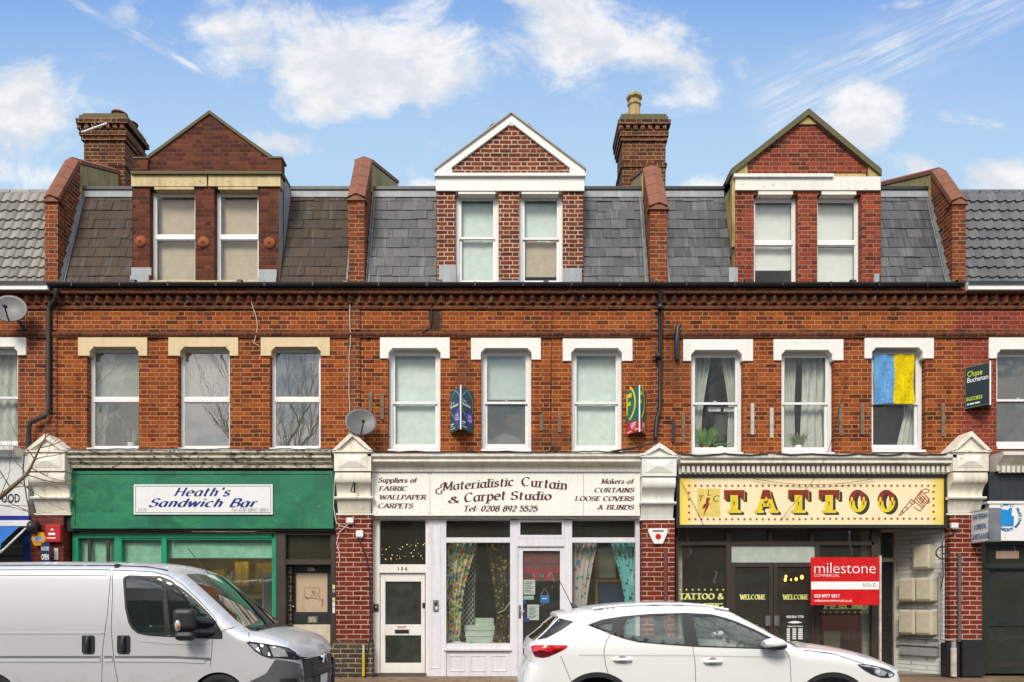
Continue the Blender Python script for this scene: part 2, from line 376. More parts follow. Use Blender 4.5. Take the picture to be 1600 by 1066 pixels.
# ---------------------------------------------------------------- lettering
def arc(cx, cy, rx, ry, a0, a1, n=12):
    return [(cx + rx*math.cos(R(a0+(a1-a0)*i/n)), cy + ry*math.sin(R(a0+(a1-a0)*i/n))) for i in range(n+1)]
xh = .66
GL = {
 'A': (.82, [[(0,0),(.41,1)],[(.41,1),(.82,0)],[(.16,.34),(.66,.34)]]),
 'B': (.70, [[(.1,0),(.1,1)],[(.1,1),(.36,1)]+arc(.38,.77,.24,.23,90,-90)+[(.1,.53)],[(.1,.53),(.38,.53)]+arc(.40,.265,.28,.265,90,-90)+[(.1,0)]]),
 'C': (.78, [arc(.42,.5,.40,.5,48,312,18)]),
 'D': (.80, [[(.1,0),(.1,1)],[(.1,1),(.32,1)]+arc(.34,.5,.44,.5,90,-90,16)+[(.1,0)]]),
 'E': (.64, [[(.1,0),(.1,1)],[(.1,1),(.6,1)],[(.1,.53),(.5,.53)],[(.1,0),(.62,0)]]),
 'F': (.60, [[(.1,0),(.1,1)],[(.1,1),(.6,1)],[(.1,.52),(.48,.52)]]),
 'G': (.82, [arc(.42,.5,.40,.5,48,340,18)+[(.8,.42),(.52,.42)]]),
 'H': (.80, [[(.1,0),(.1,1)],[(.7,0),(.7,1)],[(.1,.52),(.7,.52)]]),
 'I': (.22, [[(.11,0),(.11,1)]]),
 'K': (.76, [[(.1,0),(.1,1)],[(.7,1),(.12,.42)],[(.26,.56),(.74,0)]]),
 'L': (.62, [[(.1,1),(.1,0)],[(.1,0),(.6,0)]]),
 'M': (.96, [[(.1,0),(.1,1)],[(.1,1),(.48,.1)],[(.48,.1),(.86,1)],[(.86,1),(.86,0)]]),
 'N': (.80, [[(.1,0),(.1,1)],[(.1,1),(.7,0)],[(.7,0),(.7,1)]]),
 'O': (.84, [arc(.42,.5,.40,.5,90,450,24)]),
 'P': (.66, [[(.1,0),(.1,1)],[(.1,1),(.36,1)]+arc(.38,.74,.26,.26,90,-90)+[(.1,.48)]]),
 'R': (.74, [[(.1,0),(.1,1)],[(.1,1),(.36,1)]+arc(.38,.75,.25,.25,90,-90)+[(.1,.50)],[(.34,.50),(.72,0)]]),
 'S': (.62, [arc(.32,.76,.25,.24,25,255,12)+arc(.30,.26,.28,.27,80,-160,12)]),
 'T': (.72, [[(.36,0),(.36,1)],[(.02,1),(.70,1)]]),
 'U': (.78, [[(.1,1),(.1,.32)]+arc(.39,.32,.29,.32,180,360,12)+[(.68,1)]]),
 'V': (.80, [[(0,1),(.40,0)],[(.40,0),(.80,1)]]),
 'W': (1.10,[[(0,1),(.28,0)],[(.28,0),(.55,.95)],[(.55,.95),(.82,0)],[(.82,0),(1.10,1)]]),
 'Y': (.78, [[(0,1),(.39,.46)],[(.78,1),(.39,.46)],[(.39,.46),(.39,0)]]),
 '&': (.86, [[(.82,.42),(.60,.10)]+arc(.32,.24,.28,.25,-20,-230,10)+[(.44,.66)]+arc(.36,.80,.15,.19,-40,230,10)+[(.30,.62),(.80,0)]]),
 'a': (.58, [arc(.28,.33,.26,.33,60,300,14),[(.50,xh),(.50,.08),(.58,0)]]),
 'c': (.50, [arc(.28,.33,.26,.33,50,310,14)]),
 'd': (.60, [arc(.28,.33,.26,.33,60,300,14),[(.51,1),(.51,0)]]),
 'e': (.54, [[(.04,.36),(.50,.36)]+arc(.28,.33,.25,.33,10,310,14)]),
 'f': (.38, [[(.16,0),(.16,.75)]+arc(.32,.76,.16,.24,180,60,6),[(.0,xh),(.36,xh)]]),
 'h': (.60, [[(.1,1),(.1,0)],[(.1,.42)]+arc(.30,.42,.20,.24,180,0,8)+[(.50,0)]]),
 'i': (.22, [[(.11,xh),(.11,0)],[(.11,.86),(.11,.94)]]),
 'k': (.56, [[(.1,1),(.1,0)],[(.52,xh),(.12,.28)],[(.24,.38),(.56,0)]]),
 'l': (.22, [[(.11,1),(.11,0)]]),
 'n': (.60, [[(.1,xh),(.1,0)],[(.1,.42)]+arc(.30,.42,.20,.24,180,0,8)+[(.50,0)]]),
 'o': (.58, [arc(.29,.33,.26,.33,90,450,18)]),
 'p': (.60, [[(.1,xh),(.1,-.3)],arc(.32,.33,.25,.33,-120,120,14)]),
 'r': (.42, [[(.1,xh),(.1,0)],[(.1,.40)]+arc(.28,.42,.18,.24,180,60,6)]),
 's': (.46, [arc(.23,.49,.17,.16,30,250,8)+arc(.22,.17,.20,.17,80,-160,8)]),
 't': (.36, [[(.14,.92),(.14,.14)]+arc(.26,.14,.12,.14,180,300,5),[(0,xh),(.34,xh)]]),
 'u': (.60, [[(.1,xh),(.1,.24)]+arc(.30,.24,.20,.24,180,360,8)+[(.50,xh)],[(.50,xh),(.50,0)]]),
 'w': (.82, [[(.0,xh),(.2,0)],[(.2,0),(.41,xh)],[(.41,xh),(.62,0)],[(.62,0),(.82,xh)]]),
 '0': (.60, [arc(.29,.5,.25,.5,90,450,20)]),
 '1': (.36, [[(.02,.80),(.2,1),(.2,0)]]),
 '2': (.58, [arc(.28,.72,.24,.28,160,-30,10)+[(.04,0)],[(.04,0),(.56,0)]]),
 '3': (.56, [arc(.26,.76,.22,.24,150,-90,10),arc(.26,.27,.26,.27,90,-150,10)]),
 '4': (.60, [[(.42,0),(.42,1)],[(.42,1),(.02,.28)],[(.02,.28),(.60,.28)]]),
 '5': (.56, [[(.50,1),(.12,1)],[(.12,1),(.08,.56)]+arc(.26,.32,.27,.32,110,-150,12)]),
 '6': (.58, [arc(.40,.55,.36,.45,80,180,8)+arc(.29,.30,.25,.30,180,520,16)]),
 '7': (.56, [[(.02,1),(.54,1)],[(.54,1),(.18,0)]]),
 '8': (.58, [arc(.29,.76,.21,.24,90,450,14),arc(.29,.27,.26,.27,90,450,14)]),
 '9': (.58, [arc(.29,.70,.25,.30,0,360,14)+[(.54,.6),(.36,0)]]),
 ':': (.24, [[(.1,.08),(.1,.18)],[(.1,.50),(.1,.60)]]),
 "'": (.20, [[(.12,1.02),(.08,.76)]]),
 '.': (.20, [[(.1,.0),(.1,.1)]]),
 ' ': (.34, []),
}
def nib(text, thick=.17, thin=.045, slant=0.0, serif=True, track=.14, path=None):
    """broad-pen lettering -> list of polygons (u,v) with cap height 1"""
    polys = []; x = 0.0
    for ch in text:
        w, strokes = GL[ch]
        for st in strokes:
            n = len(st); L = []; Rr = []
            def wid(dx, dy):
                a = math.atan2(dy, dx)
                return thin + (thick-thin)*abs(math.sin(a - R(24)))**1.6
            for i in range(n):
                a, b = st[max(i-1,0)], st[min(i+1,n-1)]
                dx, dy = b[0]-a[0], b[1]-a[1]; l = math.hypot(dx,dy) or 1
                h = wid(dx,dy)/2; nx, ny = -dy/l, dx/l
                L.append((x+st[i][0]+nx*h, st[i][1]+ny*h)); Rr.append((x+st[i][0]-nx*h, st[i][1]-ny*h))
            for i in range(n-1): polys.append([L[i], Rr[i], Rr[i+1], L[i+1]])
            if serif and n >= 2:
                for e, o in ((st[0], st[1]), (st[-1], st[-2])):
                    dx, dy = abs(e[0]-o[0]), abs(e[1]-o[1])
                    if dy > dx*1.2 and n < 6 and min(abs(e[1]-q) for q in (0, 1, xh, -.3)) < .02:
                        hw = thick*1.05; sgn = 1 if e[1] > o[1] else -1
                        polys.append([(x+e[0]-hw, e[1]-thin*.55), (x+e[0]+hw, e[1]-thin*.55), (x+e[0]+hw, e[1]+thin*.55), (x+e[0]-hw, e[1]+thin*.55)])
                    elif dx > dy*1.5 and n < 6 and e[1] in (0, 1) and ch in 'ETLF7':
                        hh = .13; s_ = -1 if e[1] == 1 else 1
                        polys.append([(x+e[0]-thin*.7, e[1]), (x+e[0]+thin*.7, e[1]), (x+e[0]+thin*.7, e[1]+s_*hh), (x+e[0]-thin*.7, e[1]+s_*hh)])
        x += w + track
    out = []
    for p in polys: out.append([(u + v*slant, v) for u, v in p])
    return out
_bf = {}
def sans(text, bold=0.0, slant=0.0, spacing=1.0):
    k = (text, bold, slant, spacing)
    if k in _bf: return _bf[k]
    cu = bpy.data.curves.new('t', 'FONT'); cu.body = text; cu.offset = bold; cu.shear = slant; cu.space_character = spacing; cu.resolution_u = 3
    cu.fill_mode = 'FRONT'
    ob = bpy.data.objects.new('t', cu); COL.objects.link(ob)
    dg = bpy.context.evaluated_depsgraph_get(); dg.update()
    me = ob.evaluated_get(dg).to_mesh()
    vs = [(v.co.x, v.co.y) for v in me.vertices]
    polys = [[vs[i] for i in p.vertices] for p in me.polygons]
    ob.evaluated_get(dg).to_mesh_clear()
    bpy.data.objects.remove(ob); bpy.data.curves.remove(cu)
    _bf[k] = polys; return polys
class Frame:                                            # a sign's surface: origin top-left, u right, v down, both in 0..1, n outward
    def __init__(s, o, u, v, n): s.o, s.u, s.v, s.n = Vector(o), Vector(u), Vector(v), Vector(n).normalized()
    def at(s, a, b, h=0.0): return s.o + s.u*a + s.v*b + s.n*h
def pframe(a, b, c, d, Y):                              # frame over a measured rectangle on a plane facing the street
    return Frame(P(a, c, Y), (X(b,Y)-X(a,Y), 0, 0), (0, 0, Z(d,Y)-Z(c,Y)), (0,-1,0))
def lay(mb, fr, polys, a0, a1, b0, b1, h=.003, mi=0, fit=True, cap=None, step=.00006):
    """place polygons in the frame: bounding box -> (a0..a1, b0..b1); cap=(lo,hi) fixes which v values map to b1,b0"""
    us = [p[0] for q in polys for p in q]; vs = [p[1] for q in polys for p in q]
    u0, u1 = min(us), max(us); v0, v1 = (min(vs), max(vs)) if cap is None else cap
    for i, q in enumerate(polys):
        mb.poly([fr.at(a0+(p[0]-u0)/(u1-u0)*(a1-a0), b1+(p[1]-v0)/(v1-v0)*(b0-b1), h+i*step) for p in q], mi)
def rect(mb, fr, a0, a1, b0, b1, h=.002, mi=0):
    mb.poly([fr.at(a0,b0,h), fr.at(a0,b1,h), fr.at(a1,b1,h), fr.at(a1,b0,h)], mi)
def ring(mb, fr, a0, a1, b0, b1, ta, tb, h=.002, mi=0):
    rect(mb,fr,a0,a1,b0,b0+tb,h,mi); rect(mb,fr,a0,a1,b1-tb,b1,h,mi); rect(mb,fr,a0,a0+ta,b0+tb,b1-tb,h,mi); rect(mb,fr,a1-ta,a1,b0+tb,b1-tb,h,mi)
def shape(mb, fr, pts, h=.002, mi=0): mb.poly([fr.at(a, b, h) for a, b in pts], mi)
def star(cx, cy, rx, ry, k=5):
    return [(cx + (rx if i % 2 == 0 else rx*.42)*math.sin(math.pi*i/k), cy - (ry if i % 2 == 0 else ry*.42)*math.cos(math.pi*i/k)) for i in range(2*k)]
def fan(mb, fr, pts, h, mi=0):                          # star-like polygon as a fan round its centre
    cx = sum(p[0] for p in pts)/len(pts); cy = sum(p[1] for p in pts)/len(pts)
    for i in range(len(pts)): shape(mb, fr, [(cx,cy), pts[i], pts[(i+1) % len(pts)]], h, mi)
# ---------------------------------------------------------------- houses: shared builders
ZT = Z(300, .8); ZB = Z(448)                            # mansard: bottom edge on the facade line, top set back 0.8 m
def mY(z): return .03 + (z - ZB)*(.80/(ZT-ZB))
def window(house, a, b, c, d, Y0=0.0, style='sash', tr=None, up=None, lo=None, gl=None, frame=None, rec=.14, sill=True):
    """two-light window in an opening a..b, c..d (measured on the wall face at depth Y0); c = top of the visible frame"""
    Yf = Y0 + rec; x0, x1 = min(X(a,Yf), X(a,Y0)), max(X(b,Y0), X(b,Yf)); z0, z1 = Z(d,Y0), Z(c-8,Y0); zt = Z(tr,Yf)
    gl = gl or m['glass']; fm = frame or m['upvc']
    mb = MB(); t = .055 if style == 'cas' else .07
    def rg(x0,x1,z0,z1,t,y0,y1,tb=None):
        tb = tb or t
        mb.box(x0,x0+t,y0,y1,z0,z1); mb.box(x1-t,x1,y0,y1,z0,z1); mb.box(x0+t,x1-t,y0+.002,y1,z1-t,z1); mb.box(x0+t,x1-t,y0+.002,y1,z0,z0+tb)
    rg(x0,x1,z0,z1,t,Yf,Yf+.07)
    panes = []
    if style == 'cas':
        mb.box(x0+t,x1-t,Yf-.004,Yf+.06,zt-.045,zt+.045)
        rg(x0+t,x1-t,zt+.045,z1-t,.022,Yf+.012,Yf+.05); rg(x0+t,x1-t,z0+t,zt-.045,.018,Yf+.016,Yf+.05)
        panes = [(x0+t+.02,x1-t-.02,zt+.065,z1-t-.02,Yf+.03),(x0+t+.016,x1-t-.016,z0+t+.016,zt-.061,Yf+.03)]
    else:
        rg(x0+t,x1-t,zt-.03,z1-t,.045,Yf+.012,Yf+.045); rg(x0+t,x1-t,z0+t,zt+.03,.05,Yf+.050,Yf+.09,.07)
        mb.box(x0+t+.25,x1-t-.25,Yf+.006,Yf+.012,z1-t-.03,z1-t-.012)
        mb.box((x0+x1)/2-.03,(x0+x1)/2+.03,Yf+.03,Yf+.05,zt+.03,zt+.05)
        panes = [(x0+t+.045,x1-t-.045,zt+.015,z1-t-.045,Yf+.028),(x0+t+.05,x1-t-.05,z0+t+.07,zt-.02,Yf+.07)]
    w = mb.build('window', [fm], house, bevel=.006)
    for (p0,p1,q0,q1,y) in panes:
        MB().poly([(p0,y,q0),(p1,y,q0),(p1,y,q1),(p0,y,q1)]).build('pane', gl, w)
    for spec, (p0,p1,q0,q1,y) in ((up,panes[0]),(lo,panes[1])):
        if spec:
            mat_, frac = spec if isinstance(spec, tuple) else (spec, 1.0)
            yb = Yf + .15; zb = q1 - (q1-q0)*frac
            bl = MB().grid(lambda u,v: (p0-.03+(p1-p0+.06)*u, yb+.006*math.sin(u*9+v*2), zb-(.03 if frac==1 else 0)+(q1-zb+.06)*v), 8, 2)
            if frac < 1: bl.box(p0,p1,yb-.012,yb+.012,zb-.015,zb+.02)
            bl.build('blind', mat_, w)
    if sill:
        MB().box(x0+.005,x1-.005,Y0-.03,Yf+.01,z0-.05,z0-.002).build('sill', fm, w)
    return (x0,x1,z0,z1)
def lintel(house, l0, l1, top, ear, a, b, head, mat_, Y0=0.0):
    mb = MB(); q = Y0-.035
    pts = [(l0,top),(l1,top),(l1,ear),(b+.5,ear),(b+.5,head+1),(b-7,head-7),(a+7,head-7),(a-.5,head+1),(a-.5,ear),(l0,ear)]
    mb.prism([(X(p,Y0), q, Z(r,Y0)) for p, r in pts], (0,.17,0))
    o = mb.build('lintel', mat_, house, bevel=.008)
    MB().pbox(a+6,b-6,head-9.5,head-7.2,Y0-.05,.05).build('drip_mould', mat_, o)
def slates(mb, x0, x1, w=.325, rows=10, seed=1, zb=None, zt=None):
    rnd = random.Random(seed); zb = zb or ZB+.02; zt = zt or ZT
    L = math.hypot(zt-zb, mY(zt)-mY(zb)); s = Vector((0, mY(zt)-mY(zb), zt-zb)).normalized(); nn = Vector((0,-s.z,s.y))
    e = L/rows
    for r in range(rows):
        off = (r % 2)*w*.5 + rnd.uniform(-.04,.04); x = x0 - w + off
        while x < x1:
            a, b = max(x+.004, x0), min(x+w-.004, x1)
            if b-a > .03:
                slip = -.05 if rnd.random() < .02 else 0.0
                o = Vector((0, mY(zb), zb)) + s*(r*e + rnd.uniform(-.006,.006) + (slip if r else 0)); lift = .016+rnd.uniform(0,.008)
                tl = s*(e*1.06) + nn*(-.012)
                p = o + nn*lift
                q0, q1 = Vector((a,0,0)), Vector((b,0,0)); jit = nn*rnd.uniform(-.007,.007)+s*rnd.uniform(-.008,.008)
                mb.add([p+q0, p+q1+jit, p+q1+tl+jit, p+q0+tl, p+q0-nn*.013, p+q1-nn*.013+jit], [(0,1,2,3),(4,5,1,0)])
            x += w
def pantiles(mb, x0, x1, per=.19, rows=10, lip=.035):
    zb, zt = ZB-.02, ZT-.03
    L = math.hypot(zt-zb, mY(zt)-mY(zb)); s = Vector((0, mY(zt)-mY(zb), zt-zb)).normalized(); nn = Vector((0,-s.z,s.y)); e = L/rows
    for r in range(rows):
        x = x0
        while x < x1-.01:
            xe = min(x+per, x1); N = 8
            o = Vector((0, mY(zb), zb)) + s*(r*e)
            top, bot, low = [], [], []
            for k in range(N+1):
                f = k/N; xx = x+(xe-x)*f
                h = .008 if f < .42 else .008+.038*math.sin(math.pi*(f-.42)/.58)
                bot.append(o+nn*(h+lip)+Vector((xx,0,0))); top.append(o+s*(e*1.03)+nn*h+Vector((xx,0,0))); low.append(o+nn*(h-.005)+Vector((xx,0,0)))
            mb.add(bot+top+low, [(k,k+1,N+2+k,N+1+k) for k in range(N)] + [(2*N+2+k,2*N+3+k,k+1,k) for k in range(N)])
            x += per
def coping_run(mb, pts, hw, th, mi=0):                    # ridge-topped coping along a line of (x,Y,z) points with normals in YZ
    secs = []
    for i, p in enumerate(pts):
        a, b = Vector(pts[max(i-1,0)]), Vector(pts[min(i+1,len(pts)-1)]); t = (b-a).normalized(); n = Vector((0,-t.z,t.y))
        if n.z < 0 and abs(n.y) < .5: n = -n
        if t.y >= 0: n = Vector((0,-t.z,t.y))
        p = Vector(p)
        secs.append([p+Vector((-hw,0,0)), p+Vector((hw,0,0)), p+Vector((hw,0,0))+n*th, p+n*(th*1.9), p+Vector((-hw,0,0))+n*th])
    for i in range(len(secs)-1):
        v = secs[i]+secs[i+1]
        mb.add(v, [(k,(k+1)%5,5+(k+1)%5,5+k) for k in range(5)] + [(4,3,2,1,0),(5,6,7,8,9)], mi)
def party_wall(house, x0, x1, pier_top, crest, crest_rise=.44, side_render=True, Ycr=.72):
    """brick pier on the facade line + sloping parapet with terracotta coping; x in metres"""
    zb, zp, zc = Z(455), Z(pier_top), Z(crest, Ycr)
    xm, hw = (x0+x1)/2, (x1-x0)/2
    Yp = -.06
    side = [(Yp,zb-.1),(Yp,zp),(Yp+.10,zp+.02),(Ycr-.02,zc-.10),(Ycr+3.6,zc-.10+3.6*crest_rise),(Ycr+3.6,zb-.1)]
    w = MB().prism([(x0+.01,y,z) for y,z in side], (x1-x0-.02,0,0)).build('parapet', m['brickPier'], house)
    mb = MB()
    n = 5; base = Vector((xm,Yp+.04,zp+.03)); top = Vector((xm,Ycr-.02,zc-.10))
    for i in range(n-1):
        a, b = base+(top-base)*(i/(n-1)+.004), base+(top-base)*((i+1)/(n-1)-.004); coping_run(mb, [a,b], hw+.004, .075)
    for i in range(7):
        a = top+Vector((0,3.6,3.6*crest_rise))*(i/7+.002); b = top+Vector((0,3.6,3.6*crest_rise))*((i+1)/7-.002); coping_run(mb, [a,b], hw+.03, .07)
    mb.build('coping', m['terracotta'], w)
    MB().prism([(x0-.03,Yp-.04,zp-.01),(x1+.03,Yp-.04,zp-.01),(xm,Yp-.04,zp+.11)], (0,.22,0)).build('pier_cap', m['terracotta'], w)
    if side_render:
        for xs, s in ((x0,-1),(x1,1)):
            q = [(Ycr-.02,zc-.12),(Ycr+3.5,zc-.12+3.5*crest_rise),(Ycr+3.5,zc-.75+3.5*crest_rise),(Ycr-.02,zc-.7)]
            MB().prism([(xs-.008*s,y,z) for y,z in q], (.022*s,0,0)).build('render_skin', m['cream_render'], w)
    for xs, s in ((x0,-1),(x1,1)):                       # lead flashing along both feet
        mb = MB()
        st = 9
        for i in range(st):
            z0, z1 = ZB+(ZT-ZB)*i/st, ZB+(ZT-ZB)*(i+1)/st
            mb.add([(xs+s*.012,mY(z0)-.15,z0+.0),(xs+s*.012,mY(z1)-.09,z1),(xs+s*.012,mY(z1)-.0,z1),(xs+s*.012,mY(z0)-.0,z0),(xs+s*.07,mY(z1)-.04,z1),(xs+s*.07,mY(z0)-.04,z0)], [(0,1,2,3),(2,4,5,3)])
        mb.build('flashing', m['lead'], w)
    return w
def roof_back(house, x0, x1, gap=None):
    """closed volume above and behind: mansard underlay, flat lead edge, low pitched roof and rear wall"""
    mb = MB()
    for a, b, q in ([(x0,gap[0],0),(gap[0],gap[1],1),(gap[1],x1,0)] if gap else [(x0,x1,0)]):
        yq = mY(ZT) if q else mY(ZB)                     # behind a dormer the room runs straight back
        mb.poly([(a,yq,ZB),(b,yq,ZB),(b,mY(ZT),ZT),(a,mY(ZT),ZT)])
    mb.poly([(x0,mY(ZT),ZT),(x1,mY(ZT),ZT),(x1,mY(ZT)+3.6,ZT+1.3),(x0,mY(ZT)+3.6,ZT+1.3)])
    mb.poly([(x0,mY(ZT)+3.6,ZT+1.3),(x1,mY(ZT)+3.6,ZT+1.3),(x1,8,ZT-.2),(x0,8,ZT-.2)])
    return mb.build('roof', m['asphalt_roof'], house)
def shell(house, x0, x1, floor_mat=None, shop_mat=None, shop_depth=4.2):
    """side, rear and inner walls with floors so the rooms behind the glass are real and dark"""
    mb = MB(); zs = [0.03, Z(728), Z(470)]; top = ZT-.3
    mb.poly([(x0,8,0),(x1,8,0),(x1,8,top),(x0,8,top)])
    for xs in (x0+.03, x1-.03): mb.poly([(xs,.20,0),(xs,8,0),(xs,8,top),(xs,.20,top)])
    for z in zs[1:]: mb.box(x0+.03,x1-.03,.20,8,z-.12,z+.12)
    mb.poly([(x0+.03,shop_depth+.6,zs[1]+.12),(x1-.03,shop_depth+.6,zs[1]+.12),(x1-.03,shop_depth+.6,zs[2]-.12),(x0+.03,shop_depth+.6,zs[2]-.12)])
    mb.build('inner_wall', m['plaster'], house)
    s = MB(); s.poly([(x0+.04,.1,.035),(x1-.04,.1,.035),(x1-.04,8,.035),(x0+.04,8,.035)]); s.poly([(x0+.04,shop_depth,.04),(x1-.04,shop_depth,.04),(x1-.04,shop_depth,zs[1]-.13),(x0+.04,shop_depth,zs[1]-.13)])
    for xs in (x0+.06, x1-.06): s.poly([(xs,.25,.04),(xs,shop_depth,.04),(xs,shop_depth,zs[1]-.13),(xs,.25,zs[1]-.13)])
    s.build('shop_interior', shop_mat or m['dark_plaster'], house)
def front_wall(house, x0, x1, holes, mat_, ztop=None, zlow=None):
    mb = MB(); mb.wall(x0, x1, zlow or Z(712), ztop or Z(448), 0.0, holes, rev=.30)
    return mb.build('wall', mat_, house)
def eaves(house, x0, x1, mat_, teeth=True, gutter=True, gx0=None, gx1=None, seed=3):
    """dog-tooth course, string courses and black gutter under the slates"""
    mb = MB()
    mb.box(x0,x1,-.13,.05,Z(462.5),Z(455)); mb.box(x0,x1,-.10,.05,Z(455)+.002,ZB-.03)
    mb.box(x0,x1,-.035,.02,Z(484),Z(477.5))
    per = .2; n = int((x1-x0)/per); per = (x1-x0)/n
    if teeth:
        for i in range(n):
            c = x0+per*(i+.5)
            mb.prism([(c-per*.5,0.01,Z(476)),(c,-.105,Z(476)),(c+per*.5,0.01,Z(476))], (0,0,Z(463.5)-Z(476)))
    mb.xprof(x0, x1, [(.01,Z(529)),(-.03,Z(529)),(-.06,Z(525)),(-.06,Z(522)),(-.03,Z(519)),(-.03,Z(517)),(.01,Z(516))])
    mb.build('brick_course', mat_ if not teeth else m['brickCourse'], house)
    if gutter:
        g0, g1 = gx0 if gx0 is not None else x0, gx1 if gx1 is not None else x1
        mb = MB(); zc, yc, r = Z(449), -.19, .062
        ang = [R(180+180*k/8) for k in range(9)]
        o = [(yc+r*math.cos(a), zc+r*math.sin(a)) for a in ang]; i_ = [(yc+(r-.01)*math.cos(a), zc+(r-.01)*math.sin(a)) for a in ang][::-1]
        ring_ = o+i_; nn = len(ring_)
        for k in range(nn):
            p, q = ring_[k], ring_[(k+1) % nn]; mb.add([(g0,*p),(g1,*p),(g1,*q),(g0,*q)], [(0,1,2,3)], 0, False)
        k = g0+.5
        while k < g1:
            mb.box(k-.012,k+.012,yc-r-.006,yc+r,zc-.075,zc+.012); k += .95
        k = g0+1.7
        while k < g1: mb.lathe((k-.05,yc,zc), [(r+.006,0),(r+.006,.1)], 14, 'x'); k += 2.1
        mb.build('gutter', m['black_iron'], house)
        f = MB().box(x0,x1,-.115,-.10,Z(456),ZB-.02); f.build('eaves_board', m['black_wood'], house)
def pilaster(house, pc, shaft, plinth=None, ytop=676, dy=0, hw=29, sh=(26,26), stain=None):
    """scrolled console with gablet on a brick shaft, centre measured at pc (px on the console front)"""
    Yc = -.42; xc = X(pc, Yc); w = hw*(D+Yc)/F
    z = lambda y, Yq=Yc: Z(y+dy, Yq)
    mb = MB()
    mb.xprof(xc-w, xc+w, [(0,z(736)),(Yc,z(736)),(Yc,z(707)),(0,z(707))])
    mb.xprof(xc-w-.025, xc+w+.025, [(0,z(707)+.002),(Yc-.03,z(707)+.002),(Yc-.03,z(704)),(0,z(704))])
    pr = [(.0,z(737)),(Yc+.05,z(737))]
    for k in range(13):
        t = k/12; yy = 739+34*t
        pr.append((Yc+.02+.17*(1/(1+math.exp(-(t-.55)*9)))-.03*math.sin(t*math.pi)*(t<.5), z(yy)))
    pr += [(Yc+.16,z(775)),(0,z(775))]
    mb.xprof(xc-w+.012, xc+w-.012, pr[::-1])
    mb.xprof(xc-w-.02, xc+w+.02, [(0,z(779)),(Yc+.10,z(779)),(Yc+.08,z(776.5)),(Yc+.10,z(775)+.002),(0,z(775)+.002)])
    pr = [(0,z(779)-.002)]
    for k in range(9):
        t = k/8; pr.append((Yc+.13+.11*t**.7, z(780+19*t)))
    pr.append((0,z(800)))
    mb.xprof(xc-w+.02, xc+w-.02, pr)
    mb.xprof(xc-w-.005, xc+w+.005, [(0,z(803)),(Yc+.20,z(803)),(Yc+.20,z(800)-.002),(0,z(800)-.002)])
    # raised pyramid panel on the block
    a, b, c, d = xc-w*.8, xc+w*.8, z(731), z(711); cx, cz = xc, (c+d)/2; f = Yc-.004
    q = [(a,f,c),(b,f,c),(b,f,d),(a,f,d)]; mb.add(q+[(cx-.06,f-.035,cz),(cx+.06,f-.035,cz)], [(0,1,5,4),(1,2,5),(2,3,4,5),(3,0,4)])
    for k in range(6):
        mb.ball((xc-w*.72+w*1.44*k/5, Yc+.035, z(743)), .012,.012,.012,6)
    p = mb.build('pilaster', stain or m['console'], house)
    g = MB(); ap = z(ytop-dy if False else ytop); bz = z(703.5)
    g.prism([(xc-w+.03,Yc+.03,bz),(xc+w-.03,Yc+.03,bz),(xc,Yc+.03,ap-.09)], (0,-Yc-.03,0))
    g.build('gablet', stain or m['console'], p)
    g = MB()
    for s in (-1,1):
        e = Vector((xc+s*(w+.05),Yc-.03,bz-.02)); t = Vector((xc,Yc-.03,ap)); n = Vector((-s*(ap-bz),0,-(w+.05)*1.0)).normalized()*.075
        g.prism([e, t, t+Vector((0,0,-.10)), e+Vector((-s*.085,0,0))], (0,-Yc+.05,0))
    g.build('gablet_coping', stain or m['console'], p)
    s0, s1 = X(pc-sh[0],-.2), X(pc+sh[1],-.2)
    zp = z(1002-dy, -.2) if plinth else 0.0
    MB().box(s0, s1, -.2, .35, zp, z(803)-.002).build('shaft', shaft, p)
    if plinth:
        MB().box(s0-.085, s1+.03, -.25, .35, 0, zp-.075).box(s0-.06, s1+.015,-.235,.35,zp-.075,zp).build('plinth', plinth, p)
    return p, s0, s1
def fascia_cornice(house, a, b, rows, mat_, dent=False):
    """projecting shopfront cornice: rows = (Y, py) profile from top to bottom"""
    mb = MB(); prof = [(.02, Z(rows[0][1], rows[0][0]))] + [(y, Z(p, y)) for y, p in rows] + [(.02, Z(rows[-1][1], rows[-1][0]))]
    mb.xprof(a, b, prof)
    c = mb.build('cornice', mat_, house)
    MB().box(a, b, -.40, .03, Z(rows[0][1],rows[0][0])+.002, Z(rows[0][1],rows[0][0])+.018).build('lead_cover', m['lead'], c)
    if dent:
        dm = MB(); x = a+.04
        while x < b-.05:
            dm.box(x, x+.055, -.31, -.2, Z(738,-.31), Z(728,-.31)); x += .098
        dm.build('dentils', mat_, c)
    return c
def dormer_cheek(mb, xs, z0, z1, Y0=.04):
    mb.poly([(xs,Y0,z0),(xs,Y0,z1),(xs,mY(z1)+.02,z1),(xs,mY(z0)+.02,z0)])
